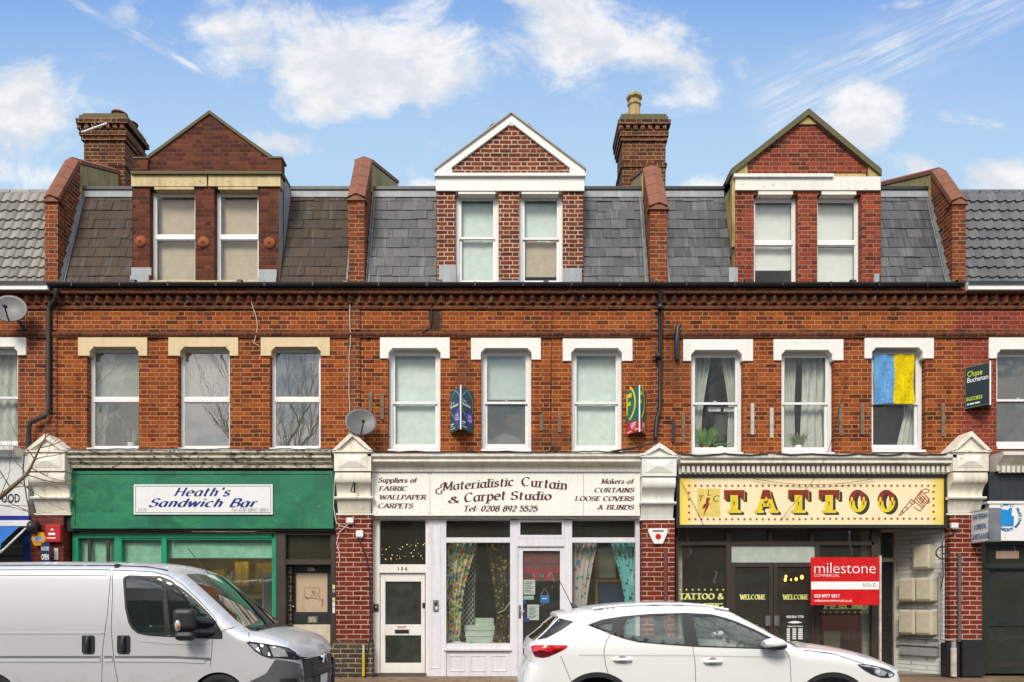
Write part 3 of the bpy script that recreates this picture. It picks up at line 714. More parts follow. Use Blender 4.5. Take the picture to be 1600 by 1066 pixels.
def chimney(house, f0, f1, Y, ytop, ybot, depth, over, pots, aer=False):
    x0, x1 = X(f0,Y), X(f1,Y); zt = Z(ytop,Y); zb = Z(ybot,Y)-1.2
    mb = MB(); mb.box(x0,x1,Y,Y+depth,zb,zt-.15)
    hb = Z(0,Y)-Z(1,Y)
    mb.box(x0-.03,x1+.03,Y-.03,Y+depth+.03,zt-1.18,zt-1.10)
    for i, (a,b,o) in enumerate(((.60,.50,over*.35),(.50,.38,over*.6),(.37,.26,over*.85),(.255,.14,over))):
        if i == 2:                                      # toothed course
            n = 7
            for k in range(n):
                w = (x1-x0+2*o)/n; mb.box(x0-o+k*w, x0-o+k*w+w*.55, Y-o, Y+depth+o, zt-a, zt-b)
            mb.box(x0-o+.07,x1+o-.07,Y-o+.07,Y+depth+o-.07,zt-a+.001,zt-b-.001)
        else: mb.box(x0-o,x1+o,Y-o,Y+depth+o,zt-a,zt-b-.002)
    c = mb.build('chimney', m['brickStack'], house)
    MB().box(x0-over+.05,x1+over-.05,Y-over+.05,Y+depth+over-.05,zt-.14,zt-.04).box(x0-.02,x1+.02,Y-.02,Y+depth+.02,zt-.04,zt+.03).build('flaunching', m['moss_stone'], c)
    for (px, h, r, mt, yo) in pots:
        q = MB(); cx, cy = X(px,Y+yo), Y+yo
        q.lathe((cx,cy,zt-.02), [(r*1.12,0),(r*1.12,.06),(r,.08),(r*.86,h*.62),(r*.9,h*.64),(r*1.06,h*.68),(r*1.06,h*.74),(r*.86,h*.78),(r*.84,h*.86),(r*1.2,h*.92),(r*1.2,h),(r*.8,h),(r*.8,h*.5)], 8 if mt is m['cream_pot'] else 16, smooth=False)
        q.build('chimney_pot', mt, c)
    return c
m['cream_pot'] = paint('buff chimney pot', (.45,.33,.14), (.12,.09,.04), .6, rough=.8)
m['red_pot'] = paint('red chimney pot', (.28,.08,.035), (.10,.09,.02), .6, rough=.8)
# ---------------------------------------------------------------- the five houses
bL, b0, b1, b2, b3, bR = X(-420), X(84), X(556), X(1029), X(1497), X(1980)
hA = thing('terrace_house', ((bL+b0)/2,0,0), 'red brick house cut by the left edge above the food shop with blue awning', 'house')
hB = thing('terrace_house', ((b0+b1)/2,0,0), 'orange brick house with cream lintels and dark gabled dormer above the green sandwich bar', 'house')
hC = thing('terrace_house', ((b1+b2)/2,0,0), 'orange brick house with white gabled dormer above the pale curtain and carpet shop', 'house')
hD = thing('terrace_house', ((b2+b3)/2,0,0), 'orange brick house with mossy gabled dormer above the yellow tattoo shop', 'house')
hE = thing('terrace_house', ((b3+bR)/2,0,0), 'crimson brick house cut by the right edge above the carpet shop', 'house')
# ---- first floor walls and windows
def upper(h, x0, x1, wins, lins, mat_, lmat, style, tr):
    holes = []
    for i, (a,b,c,d,up,lo,gl) in enumerate(wins):
        holes.append(window(h, a,b,c,d, 0.0, style, tr, up, lo, gl))
    for (l0,l1,top,ear), w in zip(lins, wins): lintel(h, l0,l1,top,ear,w[0],w[1],w[2],lmat)
    front_wall(h, x0, x1, holes, mat_)
G, DG, SG, HG = m['glass'], m['darkglass'], m['skyglass'], m['halfglass']
upper(hA, bL, b0, [(-48,28,549,697,None,None,G),(-190,-114,549,697,None,None,G),(-332,-256,549,697,m['grey_blind'],None,G)],
      [(-62,42,523,556),(-204,-100,523,556),(-346,-242,523,556)], m['brickA'], m['white_lintel'], 'sash', 621)
upper(hB, b0, b1, [(142,217,549,700,m['grey_blind'],None,HG),(283,359,549,700,m['grey_blind'],None,SG),(425,501,549,700,None,None,SG)],
      [(123,231,524,557),(264,373,524,557),(408,516,524,557)], m['brickB'], m['cream_stone'], 'cas', 625)
upper(hC, b1, b2, [(608,688,551,702,m['aqua_blind'],m['aqua_blind'],G),(752,830,551,702,(m['aqua_blind'],.90),None,HG),(893,971,551,704,m['aqua_blind'],m['aqua_blind'],G)],
      [(594,703,525,561),(736,845,529,563),(879,988,530,565)], m['brickC'], m['white_lintel'], 'sash', 629)
upper(hD, b2, b3, [(1080,1158,554,707,None,None,G),(1221,1299,554,707,None,None,G),(1362,1440,550,703,None,None,G)],
      [(1067,1176,531,565),(1208,1317,531,564),(1350,1458,529,561)], m['brickD'], m['white_lintel'], 'sash', 630)
upper(hE, b3, bR, [(1557,1635,553,698,None,None,HG),(1700,1778,553,698,None,None,DG),(1842,1920,553,698,None,None,DG)],
      [(1544,1650,528,561),(1686,1792,528,561),(1828,1934,528,561)], m['brickE'], m['white_lintel'], 'sash', 625)
for h, x0, x1, mt in ((hA,bL,b0,'brickA'),(hB,b0,b1,'brickB'),(hC,b1,b2,'brickC'),(hD,b2,b3,'brickD'),(hE,b3,bR,'brickE')):
    eaves(h, x0, x1, m[mt], gutter=h not in (hA,hE)); roof_back(h, x0, x1, {'brickB':(X(207),X(436)),'brickC':(X(682),X(911)),'brickD':(X(1148),X(1376))}.get(mt)); shell(h, x0, x1, shop_mat=m['yellow_plaster'] if h is hB else None)
for h, x0, x1 in ((hA,bL,X(84)),(hE,X(1503),bR)):
    MB().box(x0,x1,-.21,-.10,Z(459),Z(453)).box(x0,x1,-.225,-.12,Z(453)+.002,Z(447)).build('gutter', [m['upvc']], h)
    MB().box(x0,x1,-.23,-.215,Z(452.5),Z(446.5)).build('gutter_lip', m['black_iron'], h)
# narrow brick strips at the party lines (bonding piers seen beside the downpipes)
MB().box(X(545),X(563),-.03,.02,Z(700),Z(479)).build('party_strip', m['brickPier'], hB)
MB().box(X(1017),X(1033),-.03,.02,Z(700),Z(479)).build('party_strip', m['brickPier'], hC)
MB().box(X(82),X(90),-.03,.02,Z(700),Z(479)).build('party_strip', m['brickPier'], hA)
# ---- party parapets (x at the facade line)
party_wall(hB, X(72), X(94), 318, 250); party_wall(hC, X(545), X(571), 316, 249)
party_wall(hD, X(1014), X(1042), 330, 262); party_wall(hE, X(1484), X(1507), 322, 266)
# ---- slates and tiles
for h, a, b, mt, sd in ((hB,X(97),X(207),'slateB',1),(hB,X(437),X(546),'slateB',2),(hC,X(571),X(683),'slateC',3),(hC,X(911),X(1014),'slateC',4),(hD,X(1043),X(1148),'slateC',5),(hD,X(1375),X(1484),'slateC',6)):
    mb = MB(); slates(mb, a, b, seed=sd); mb.build('slate_slope', m[mt], h)
    MB().box(a,b,mY(ZT)-.06,mY(ZT)+.5,ZT-.005,ZT+.055).build('roof_edge', m['lead'], h)
    MB().box(a,b,mY(ZT)-.10,mY(ZT)-.04,ZT+.02,ZT+.085).build('roof_lip', m['black_iron'], h)
    MB().add([(a,mY(ZT-.13)-.035,ZT-.13),(b,mY(ZT-.13)-.035,ZT-.13),(b,mY(ZT)-.07,ZT+.02),(a,mY(ZT)-.07,ZT+.02)],[(0,1,2,3)]).build('lead_apron', m['lead'], h)
mb = MB(); pantiles(mb, bL, X(72)); mb.build('tile_slope', m['pantileA'], hA)
mb = MB(); pantiles(mb, X(1506), bR); mb.build('tile_slope', m['pantileE'], hE)
for h, a, b, mt in ((hA,bL,X(72),'pantileA'),(hE,X(1506),bR,'pantileE')):
    mb = MB(); x = a
    while x < b-.05:
        mb.tube([(x,mY(ZT)+.08,ZT+.0),(min(x+.4,b),mY(ZT)+.08,ZT+.0)], .10, 10); x += .42
    mb.build('ridge_tiles', m[mt], h)
# ---- dormers
def gable_fill(mb, a, b, apex, ya, yb, Y, th=.25):
    mb.prism([P(a,yb,Y),P(b,yb,Y),P(apex,ya,Y)], (0,th,0))
def gable_roof(h, a, b, apex, ya, yb, Y, par, mat_):
    zr, zl = Z(ya,Y), Z(yb,Y); back = 4.5
    mb = MB()
    for e in (a, b):
        s = -1 if e == a else 1
        p = Vector((X(e,Y),Y+.02,zl)); q = Vector((X(apex,Y),Y+.02,zr))
        n = Vector((s*(zr-zl),0,abs(q.x-p.x))).normalized()*.03
        mb.prism([p-n,q-Vector((0,0,.04)),q,p+n], (0,back,0))
    return mb.build('dormer_roof', mat_, par)
def rake(mb, a, b, apex, ya, yb, Y, w, dep, mi=0, out=0.0):
    """sloping coping bands along both gable edges, w = band thickness (m)"""
    for e, s in ((a,-1),(b,1)):
        p = Vector((X(e,Y),Y,Z(yb,Y))); q = Vector((X(apex,Y),Y,Z(ya,Y)))
        dz = w*math.hypot(q.x-p.x,q.z-p.z)/abs(q.x-p.x)
        mb.prism([p, q, q-Vector((0,0,dz)), p-Vector((0,0,dz))], (0,dep,0), mi)
# B: dark brick gable with shoulders
Y = .05
holes = [window(hB,239,305,303,438,Y,'cas',371,(m['bare_blind']),(m['bare_blind']),G,sill=False), window(hB,339,404,303,438,Y,'cas',371,(m['bare_blind']),(m['bare_blind']),G,sill=False)]
mb = MB(); mb.wall(X(207,Y),X(436,Y),Z(446,Y),Z(290,Y),Y,holes,rev=.28)
dormer_cheek(mb,X(207,Y),Z(446,Y),Z(280,Y)); dB = mb.build('dormer', m['brickDorB'], hB)
mb = MB(); dormer_cheek(mb,X(436,Y),Z(446,Y),Z(262,Y)); mb.poly([(X(436,Y)+.02,.30,Z(395,.3)),(X(436,Y)+.02,.30,Z(280,.3)),(X(436,Y)+.02,1.4,Z(280,.3)),(X(436,Y)+.02,.62,Z(395,.3))]); mb.build('lead_cheek', m['lead'], dB)
mb = MB(); mb.pbox(205,323,272,291,Y-.04,.2); mb.pbox(325.5,438,272,291,Y-.04,.2)
for a, b in ((239,305),(339,404)):
    mb.prism([P(a-8,291.2,Y-.04),P(a+3,300,Y-.04),P(b-3,300,Y-.04),P(b+8,291.2,Y-.04)],(0,.2,0)) if False else mb.pbox(a+2,b-2,291.2,296,Y-.03,.2)
mb.build('lintel', m['band_dirty'], dB)
mb = MB(); mb.pbox(204,440,267,271.5,Y-.09,.3); mb.build('string_course', m['moss_stone'], dB)
mb = MB(); gable_fill(mb,228,425,327,176,247,Y); mb.pbox(211,438,247,267,Y,.25); mb.pbox(208,231,247.5,266.5,Y-.05,.2); mb.pbox(419,440,247.5,266.5,Y-.05,.2); mb.build('gable', m['brickDorB'], dB)
mb = MB(); rake(mb,226,427,327,172,246,Y-.03,.055,.32); mb.pbox(207,232,245,247.3,Y-.07,.3); mb.pbox(418,441,244.5,247.3,Y-.07,.3); mb.build('coping', m['moss_stone'], dB)
gable_roof(hB,224,429,327,174,248,Y+.2,dB,m['asphalt_roof'])
mb = MB(); mb.pbox(222,420,438,446,Y-.02,.12); mb.build('sill', m['band_dirty'], dB)
for a,b,c,d,e,f,g,k in ((205,236,418,430,203,232,430,443),(404,432,421,433,403,431,433,445)): MB().pbox(a,b,c,d,Y-.03,.03).pbox(e,f,g,k,Y-.05,.04).build('flashing', m['lead'], dB)
for px, py in ((220,378),(318,379),(421,380)):
    MB().lathe((X(px,Y),Y,Z(py,Y)), [(.001,-.075),(.028,-.075),(.035,-.05),(.055,-.05),(.085,-.04),(.105,-.022),(.118,-.012),(.118,.01)], 18, 'y').build('pattress_plate', m['rust'], dB)
# C: white gable, repointed brick
holes = [window(hC,712,779,306,443,Y,'sash',371,m['aqua_blind'],m['aqua_blind'],G,sill=False), window(hC,811,879,306,443,Y,'sash',372,(m['aqua_blind']),(m['bare_blind'],.85),G,sill=False)]
mb = MB(); mb.wall(X(682,Y),X(911,Y),Z(446,Y),Z(298,Y),Y,holes,rev=.28)
dormer_cheek(mb,X(682,Y),Z(446,Y),Z(280,Y)); dormer_cheek(mb,X(911,Y),Z(446,Y),Z(280,Y)); dC = mb.build('dormer', m['brickDorC'], hC)
mb = MB(); mb.pbox(681,913,274,298,Y-.05,.25); mb.pbox(679,915,270,274.5,Y-.11,.3); mb.pbox(716,774,298.2,303,Y-.03,.2); mb.pbox(815,873,298.2,303,Y-.03,.2); mb.build('lintel', m['white_lintel'], dC)
mb = MB(); mb.prism([P(706,270,Y+.02),P(890,270,Y+.02),P(890,255,Y+.02),P(826,192,Y+.02),P(770,192,Y+.02),P(706,255,Y+.02)],(0,.25,0)); mb.build('gable', m['brickDorC'], dC)
mb = MB(); rake(mb,681,914,799,175,263,Y-.03,.17,.32)
mb.prism([P(681,270,Y-.02),P(706,270,Y-.02),P(706,246,Y-.02),P(681,263,Y-.02)],(0,.27,0)); mb.prism([P(890,270,Y-.02),P(914,270,Y-.02),P(914,263,Y-.02),P(890,246,Y-.02)],(0,.27,0)); mb.prism([P(772,196,Y-.02),P(826,196,Y-.02),P(799,176,Y-.02)],(0,.27,0))
mb.build('bargeboard', m['white_lintel'], dC)
mb = MB(); rake(mb,679,916,799,173.5,262,Y-.07,.028,.4); mb.build('coping', m['grey_plastic'], dC)
gable_roof(hC,681,914,799,175,264,Y+.2,dC,m['asphalt_roof'])
for q in ((686,712,414,446),(779,811,438,447),(879,909,419,447)): MB().pbox(*q,Y-.03,.04).build('flashing', m['lead'], dC)
# D: mossy coped gable with flaking white band
holes = [window(hD,1178,1243,312,448,Y,'cas',380,m['white_blind'],(m['white_blind'],.52),G,sill=False), window(hD,1277,1341,312,448,Y,'cas',380,m['white_blind'],m['white_blind'],G,sill=False)]
mb = MB(); mb.wall(X(1148,Y),X(1376,Y),Z(449,Y),Z(296,Y),Y,holes,rev=.28)
dormer_cheek(mb,X(1376,Y),Z(448,Y),Z(280,Y)); dD = mb.build('dormer', m['brickDorD'], hD)
mb = MB(); dormer_cheek(mb,X(1148,Y),Z(448,Y),Z(280,Y)); mb.box(X(1146,Y)-.03,X(1148,Y)+.002,Y-.01,Y+.1,Z(386,Y),Z(278,Y)); mb.build('cream_cheek', m['cream_render'], dD)
mb = MB(); mb.pbox(1149,1376,276,297,Y-.05,.25); mb.pbox(1147,1303,271,276,Y-.10,.3); mb.pbox(1185,1239,297.2,304,Y-.03,.2); mb.pbox(1284,1338,297.2,304,Y-.03,.2); mb.build('lintel', m['band_flake'], dD)
mb = MB(); mb.pbox(1303.3,1353,271.5,276.2,Y-.04,.2); mb.build('bare_stone', m['band_dirty'], dD)
mb = MB(); mb.prism([P(1168,270.5,Y+.02),P(1357,270.5,Y+.02),P(1357,254,Y+.02),P(1277,193,Y+.02),P(1250,193,Y+.02),P(1168,252,Y+.02)],(0,.25,0)); mb.build('gable', m['brickDorD'], dD)
for nm, pts in (('kneeler',((1146,270.5),(1168,270.5),(1168,250),(1146,264))),('kneeler',((1357,276),(1375,276),(1375,260),(1357,250))),('apex_stone',((1248,194),(1280,194),(1264,178)))): MB().prism([P(a_,b_,Y-.02) for a_,b_ in pts],(0,.27,0)).build(nm, m['cream_render'], dD)
mb = MB(); rake(mb,1142,1378,1264,169,264,Y-.07,.10,.36); mb.build('coping', m['moss_stone'], dD)
gable_roof(hD,1144,1376,1264,171,266,Y+.2,dD,m['asphalt_roof'])
for q in ((1366,1374,428,447),(1139,1153,418,446)): MB().pbox(*q,Y-.03,.04).build('flashing', m['lead'], dD)
# ---- chimneys
chimney(hB,131,195,2.2,180,300,.8,.12,[(187,.27,.15,m['red_pot'],.35),(205,.24,.13,m['red_pot'],.66),(148,.13,.16,m['moss_stone'],.3)])
chimney(hC,972,1040,2.2,181,320,.8,.10,[(991,.66,.155,m['cream_pot'],.3),(984,.42,.13,m['cream_pot'],.62)])
# ---- shopfronts: pilasters
pilaster(hA, 72, m['brickGlz'], ytop=678, sh=(24,27))
pilaster(hB, 551, m['brickPil'], m['brickPlinth'], ytop=674, dy=0, sh=(26,29))
pilaster(hC, 1030, m['brickPil'], ytop=684, dy=8, hw=27, sh=(26,24), stain=m['white_paint'])
pilaster(hD, 1517, m['brickPil'], None, ytop=674, dy=0, hw=28, sh=(33,17))
MB().pbox(1479,1500,1005,1057,-.24,.2).pbox(1504,1540,1000,1057,-.30,.3).build('black_plinth', m['black_iron'], hD)
# ---- cornices above the fascias
cornB = fascia_cornice(hB, X(103), X(524), [(-.42,703),(-.42,707),(-.36,711),(-.37,715),(-.30,719),(-.30,722),(-.24,727),(-.24,731)], m['cornice_old'])
cornC = fascia_cornice(hC, X(580), X(1003), [(-.42,709),(-.42,713),(-.36,717),(-.38,721),(-.30,724),(-.22,729),(-.22,737)], m['cornice'])
cornD = fascia_cornice(hD, X(1057), X(1487), [(-.42,710),(-.42,715),(-.36,718),(-.38,723),(-.28,726),(-.22,728),(-.22,741)], m['cornice'], True)
fascia_cornice(hA, bL, X(42), [(-.42,697),(-.42,703),(-.34,709),(-.30,713)], m['white_paint'])
fascia_cornice(hE, X(1547), bR, [(-.42,706),(-.42,711),(-.36,716),(-.30,722),(-.22,727),(-.22,736)], m['cornice'], True)
def infill(h, a, b, c, d, Y, mat_, name='fascia_board'):
    return MB().pbox(a,b,c,d,Y,.35).build(name, mat_, h)
# ---- shop A (food shop)
fA = infill(hA,-420,44,713,806,-.18,m['white_paint'])
fr = pframe(-200,44,713,806,-.181)
mb = MB(); lay(mb, fr, sans('ORIENTAL FOOD', .02), .553, .947, .63, .78); mb.build('lettering', m['black_ink'], fA)
MB().pbox(-420,45,806,813,-.24,.35).build('blue_band', m['navy'], hA); MB().pbox(-420,47,813,822,-.30,.4).build('canopy_box', m['upvc'], hA)
mb = MB()
for i in range(16):
    y0 = 822+i*15; mb.xprof(X(-420,.1),X(36,.1),[(.12,Z(y0+15,.1)),(.10,Z(y0+15,.1)),(.085,Z(y0+4,.1)),(.10,Z(y0,.1)),(.12,Z(y0,.1))])
mb.build('roller_shutter', plain('shutter steel',(.10,.11,.10),.45,.6), hA)
MB().pbox(36,48,822,1057,-.05,.3).build('door_frame', plain('royal blue paint',(.01,.06,.32),.4), hA)
# ---- shop B (sandwich bar)
MB().pbox(104,526,731,830,-.12,.2).build('fascia_frame', m['black_wood'], hB)
fB = MB().pbox(111,521,736,826,-.165,.06).build('fascia_board', m['green_board'], hB)
mb = MB(); mb.pbox(111,521,736,741,-.18,.014); mb.pbox(111,521,821,826,-.18,.014); mb.pbox(111,117,741.2,820.8,-.18,.014); mb.pbox(515,521,741.2,820.8,-.18,.014); mb.build('moulding', m['green_board'], fB)
mb = MB()
for a,b,c,d in ((113,122,833,1057),(122,427,833,841),(179,190,841,1057),(252,260,841,1057),(425,431,833,1057)): mb.pbox(a,b,c,d,.0,.12)
for a,b in ((122,179),(190,252),(260,425)): mb.pbox(a,b,963,976,-.01,.13); mb.pbox(a,b,976.2,1057,.02,.1)
for a,b in ((190,252),(260,425)): mb.pbox(a,b,841.2,844,.02,.08)
sB = mb.build('shop_window', m['green_frame'], hB)
for a,b in ((122,179),(190,252),(260,425)): MB().poly([P(a,963,.07),P(b,963,.07),P(b,841,.07),P(a,841,.07)]).build('pane', m['shopglass'], sB)
mb = MB()
for a,b,c in ((122,179,963),(190,252,963),(260,425,872)):
    mb.grid(lambda u,v: (X(a,.12)+(X(b,.12)-X(a,.12))*u, .14+.012*math.sin(u*7+v*4)+(.02*math.sin((u+v)*8) if b<260 else 0), Z(c,.12)+(Z(840,.12)-Z(c,.12))*v), 14, 8)
mb.build('blind', m['mint_blind'], sB)
mb = MB(); mb.pbox(137,142,841,963,.03,.03); mb.pbox(166,171,841,963,.03,.03); mb.build('glazing_bar', m['brown_frame'], sB)
MB().pbox(431,446,831,1057,-.05,.35).pbox(446,524,831,836,-.03,.2).pbox(446,522,874,882,-.02,.2).pbox(517,524.5,836.2,1057,-.04,.3).build('door_frame', m['brown_frame'], hB)
MB().poly([P(446,874,.05),P(520,874,.05),P(520,836,.05),P(446,836,.05)]).build('transom_pane', m['darkglass'], hB)
MB().pbox(446,455,882,1057,.12,.3).build('recess_wall', m['brickPlinth'], hB)
mb = MB(); mb.pbox(455,517,883,895,.22,.06); mb.pbox(455,462,895,1057,.22,.06); mb.pbox(512,517,895,1057,.22,.06); mb.pbox(462,512,957,976,.22,.06); mb.pbox(462,512,895,957,.25,.03)
doB = mb.build('door', m['black_wood'], hB)
MB().pbox(457,516,976,1056,.205,.014).build('lower_panel', plain('cream door panel',(.62,.55,.42),.6), doB)
MB().lathe((X(459,.22),.18,Z(948,.22)),[(.001,-.03),(.02,-.025),(.025,0),(.012,.01),(.012,.04)],12,'y').build('handle', m['chrome'], doB)
fr = pframe(455,517,883,976,.219)
mb = MB(); lay(mb, fr, sans('158a', .02), .42, .60, .04, .10); mb.build('number', m['white_ink'], doB)
mb = MB(); rect(mb, fr, .42,.66,.86,.97,.002); q = mb.build('number_plate', m['grey_ink'], doB); mb = MB(); lay(mb, fr, sans('157a', .02), .45, .62, .88, .955, .005); mb.build('number', m['yellow_ink'], doB)
# ---- shop C (curtains)
MB().pbox(578,1004,737,810,-.10,.2).build('fascia_board', m['cornice'], hC)
Yc = .0
mb = MB()
for a,b,c,d,y in ((583,593,806,1057,0),(593,665,806,813,.0),(665,669,806,1057,0),(593,665,882,895,-.002)): mb.pbox(a,b,c,d,y,.14)
mb.build('door_frame', m['door_white'], hC)
MB().poly([P(593,882,.08),P(665,882,.08),P(665,813,.08),P(593,813,.08)]).build('transom_pane', m['shopglass'], hC)
mb = MB()
for a,b,c,d in ((594,602,895,1052),(658,664,895,1052),(602,658,895,909),(602,658,976,993),(602,658,1036,1052)): mb.pbox(a,b,c,d,.05,.05)
doC = mb.build('door', m['door_white'], hC, bevel=.006)
for c,d in ((909,976),(993,1036)): MB().poly([P(602,d,.075),P(658,d,.075),P(658,c,.075),P(602,c,.075)]).build('door_pane', m['doorglass'], doC)
MB().pbox(617,639,984,990,.042,.01).build('letterbox', m['black_iron'], doC)
MB().pbox(660,664,942,950,.035,.02).build('lock', m['black_iron'], doC)
fr = pframe(600,660,976,995,.049); mb = MB(); lay(mb, fr, sans('NO JUNK', .03), .36, .58, .12, .32); mb.build('letterbox_note', plain('red sticker ink',(.6,.02,.02),.5), doC)
fr = pframe(593,665,882,895,-.0025); mb = MB(); lay(mb, fr, sans('156', .02, 0, 1.6), .40, .60, .30, .72, .003); mb.build('number', m['black_ink'], hC)
MB().pbox(586,666,1052,1057,-.03,.2).build('door_step', plain('worn step',(.10,.085,.07),.9), hC)
mb = MB()
L = ((669,697,808,1057,-.02),(697,993,808,813,0),(797,809,808,1057,.0),(882,894,808,1057,0),(993,1000,808,1057,0),(697,797,840,848,-.012),(894,993,840,848,-.012),(809,882,840,854,-.01),
     (697,797,1006,1013,-.01),(894,993,1006,1013,-.01))
for a,b,c,d,y in L: mb.pbox(a,b,c,d,y,.14+abs(y))
for a,b in ((697,797),(894,993)): mb.pbox(a-4 if a<800 else a,b+(2 if a<800 else 0),1013.2,1017,-.05,.2); mb.pbox(a,b,1017.2,1057,.02,.1)
for x in (702,735,768,898,931,964):
    for a,b,c,d in ((x,x+24,1024,1025.5),(x,x+24,1048,1049.5),(x,x+1.5,1025.5,1048),(x+22.5,x+24,1025.5,1048)): mb.pbox(a,b,c,d,.008,.02)
for a,b,c,d in ((673,688,815,817),(673,688,1043,1045),(673,675,817,1043),(686,688,817,1043)): mb.pbox(a,b,c,d,-.03,.02)
for a,b,c,d in ((809,813,812,841),(878,882,812,841),(813,878,812,816),(813,878,836,841)): mb.pbox(a,b,c,d,-.015,.06)
sC = mb.build('shop_window', m['lavender'], hC, bevel=.005)
for a,b,c,d in ((697,797,813,840),(894,993,813,840),(813,878,816,836),(697,797,848,1006),(894,993,848,1006)):
    MB().poly([P(a,d,.07),P(b,d,.07),P(b,c,.07),P(a,c,.07)]).build('pane', m['shopglass'], sC)
mb = MB()
for a,b,c,d in ((809,817,854,1050),(875,882,854,1050),(817,875,854,861),(817,875,1033,1050)): mb.pbox(a,b,c,d,.03,.05)
dC2 = mb.build('door', m['lavender'], hC, bevel=.005)
MB().poly([P(817,1033,.06),P(875,1033,.06),P(875,861,.06),P(817,861,.06)]).build('door_pane', m['shopglass'], dC2)
MB().pbox(810.5,814,946,966,.018,.014).tube([P(812,955,.01),P(812,955,-.03),P(819,955.5,-.035)],.012,8).build('handle', m['steel'], dC2)
# ---- shop D (tattoo)
MB().pbox(1056,1482,741,826,-.10,.2).build('fascia_board', m['black_wood'], hD)
mb = MB(); Yd = .10
for a,b,c,d,y in ((1056,1060,824,1057,0),(1060,1366,824,827,.01),(1135,1143,827,1057,0),(1201,1206,827,849,.004),(1266,1272,827,849,.004),(1060,1366,846,852,-.004),(1274,1281,852,1057,.0),(1362,1376,824,1057,-.004),(1060,1135,1045,1057,.01),(1281,1362,1045,1057,.01)): mb.pbox(a,b,c,d,Yd+y,.10)
sD = mb.build('shop_window', m['brown_frame'], hD, bevel=.004)
for a,b,c,d in ((1060,1135,827,846),(1143,1201,827,846),(1206,1266,827,846),(1272,1362,827,846),(1060,1135,852,1045),(1281,1362,852,1045)):
    MB().poly([P(a,d,.16),P(b,d,.16),P(b,c,.16),P(a,c,.16)]).build('pane', m['shopglass'], sD)
MB().pbox(1143,1274,852,879,.14,.03).build('blank_panel', plain('grey panel',(.42,.47,.42),.6), sD)
for a, b in ((1143,1208),(1209,1274)):
    mb = MB(); 
    for q in ((a,a+6,879,1054),(b-6,b,879,1054),(a+6,b-6,879,886),(a+6,b-6,1036,1054)): mb.pbox(*q,.12,.05)
    dd = mb.build('door', m['brown_frame'], hD, bevel=.004)
    MB().poly([P(a+6,1036,.145),P(b-6,1036,.145),P(b-6,886,.145),P(a+6,886,.145)]).build('door_pane', m['shopglass'], dd)
    c = b-4 if a < 1200 else a+1
    MB().pbox(c-8 if a < 1200 else c, c if a < 1200 else c+8, 962, 978, .10, .015).build('handle', m['steel'], dd)
# alcove right of the tattoo shop
A0, A1 = Vector((X(1476,0),0.02,0)), Vector((8.18,.95,0)); zA = Z(826,0)
mb = MB(); mb.add([A0,A1,A1+Vector((0,0,zA)),A0+Vector((0,0,zA))],[(0,1,2,3)]); mb.box(X(1474,-.02),X(1484,-.02),-.02,.2,0,zA); mb.build('alcove_wall', m['brickWhite'], hD)
mb = MB(); mb.pbox(1376,1404,824,872,.95,.1); mb.pbox(1397,1406,872,1057,.94,.1); mb.pbox(1372,1397,872,878,.93,.1); mb.poly([(X(1376,.1),.1,0),(X(1376,.1),.95,0),(X(1376,.1),.95,zA),(X(1376,.1),.1,zA)]); mb.build('alcove_reveal', paint('cream alcove paint',(.55,.52,.44),(.2,.17,.1),.4), hD)
mb = MB(); mb.pbox(1374,1397,878,1057,1.0,.06); ad = mb.build('door', m['black_wood'], hD)
MB().pbox(1379,1393,905,935,.985,.016).pbox(1379,1393,940,985,.985,.016).build('door_panel', m['black_iron'], ad)
MB().poly([P(1376,872,.94),P(1396,872,.94),P(1396,826,.94),P(1376,826,.94)]).build('transom_pane', m['darkglass'], hD)
MB().box(X(1376,.1),X(1490,.1),.0,1.1,.004,.03).build('alcove_floor', plain('worn concrete',(.16,.12,.09),.9), hD)
MB().box(X(1376,.1),X(1490,.1),.02,1.1,zA,zA+.05).build('alcove_ceiling', m['dark_plaster'], hD)
# ---- shop E (carpets)
MB().pbox(1545,1980,737,786,-.14,.3).build('fascia_board', paint('slate blue fascia paint',(.022,.026,.038),(.06,.06,.06),.5,chips=(.12,.11,.08),chipamt=-.07), hE)
mb = MB()
for a,b,c,d,y in ((1530,1540,845,1057,.0),(1540,1640,845,851,.0),(1540,1640,880,888,-.004),(1634,1644,845,1057,.0)): mb.pbox(a,b,c,d,y,.14)
mb.build('door_frame', plain('dark green frame',(.018,.024,.018),.4), hE)
mb = MB()
for a,b,c,d in ((1540,1546,888,1052),(1628,1634,888,1052),(1546,1628,888,891),(1546,1628,965,978),(1546,1628,1042,1052)): mb.pbox(a,b,c,d,.04,.05)
dE = mb.build('door', plain('dark green door',(.018,.024,.018),.4), hE)
for c,d in ((891,965),(978,1042)): MB().poly([P(1546,d,.07),P(1628,d,.07),P(1628,c,.07),P(1546,c,.07)]).build('door_pane', m['darkglass'], dE)
MB().pbox(1560,1586,970,975,.03,.01).build('letterbox', m['black_iron'], dE)
MB().poly([P(1540,880,.07),P(1634,880,.07),P(1634,851,.07),P(1540,851,.07)]).build('transom_pane', m['darkglass'], hE)
MB().pbox(1556,1592,861,873,.06,.005).build('window_notice', plain('faded notice',(.32,.22,.17),.7), hE)
MB().pbox(1644,1980,845,1057,.0,.2).build('shop_window', m['black_wood'], hE)
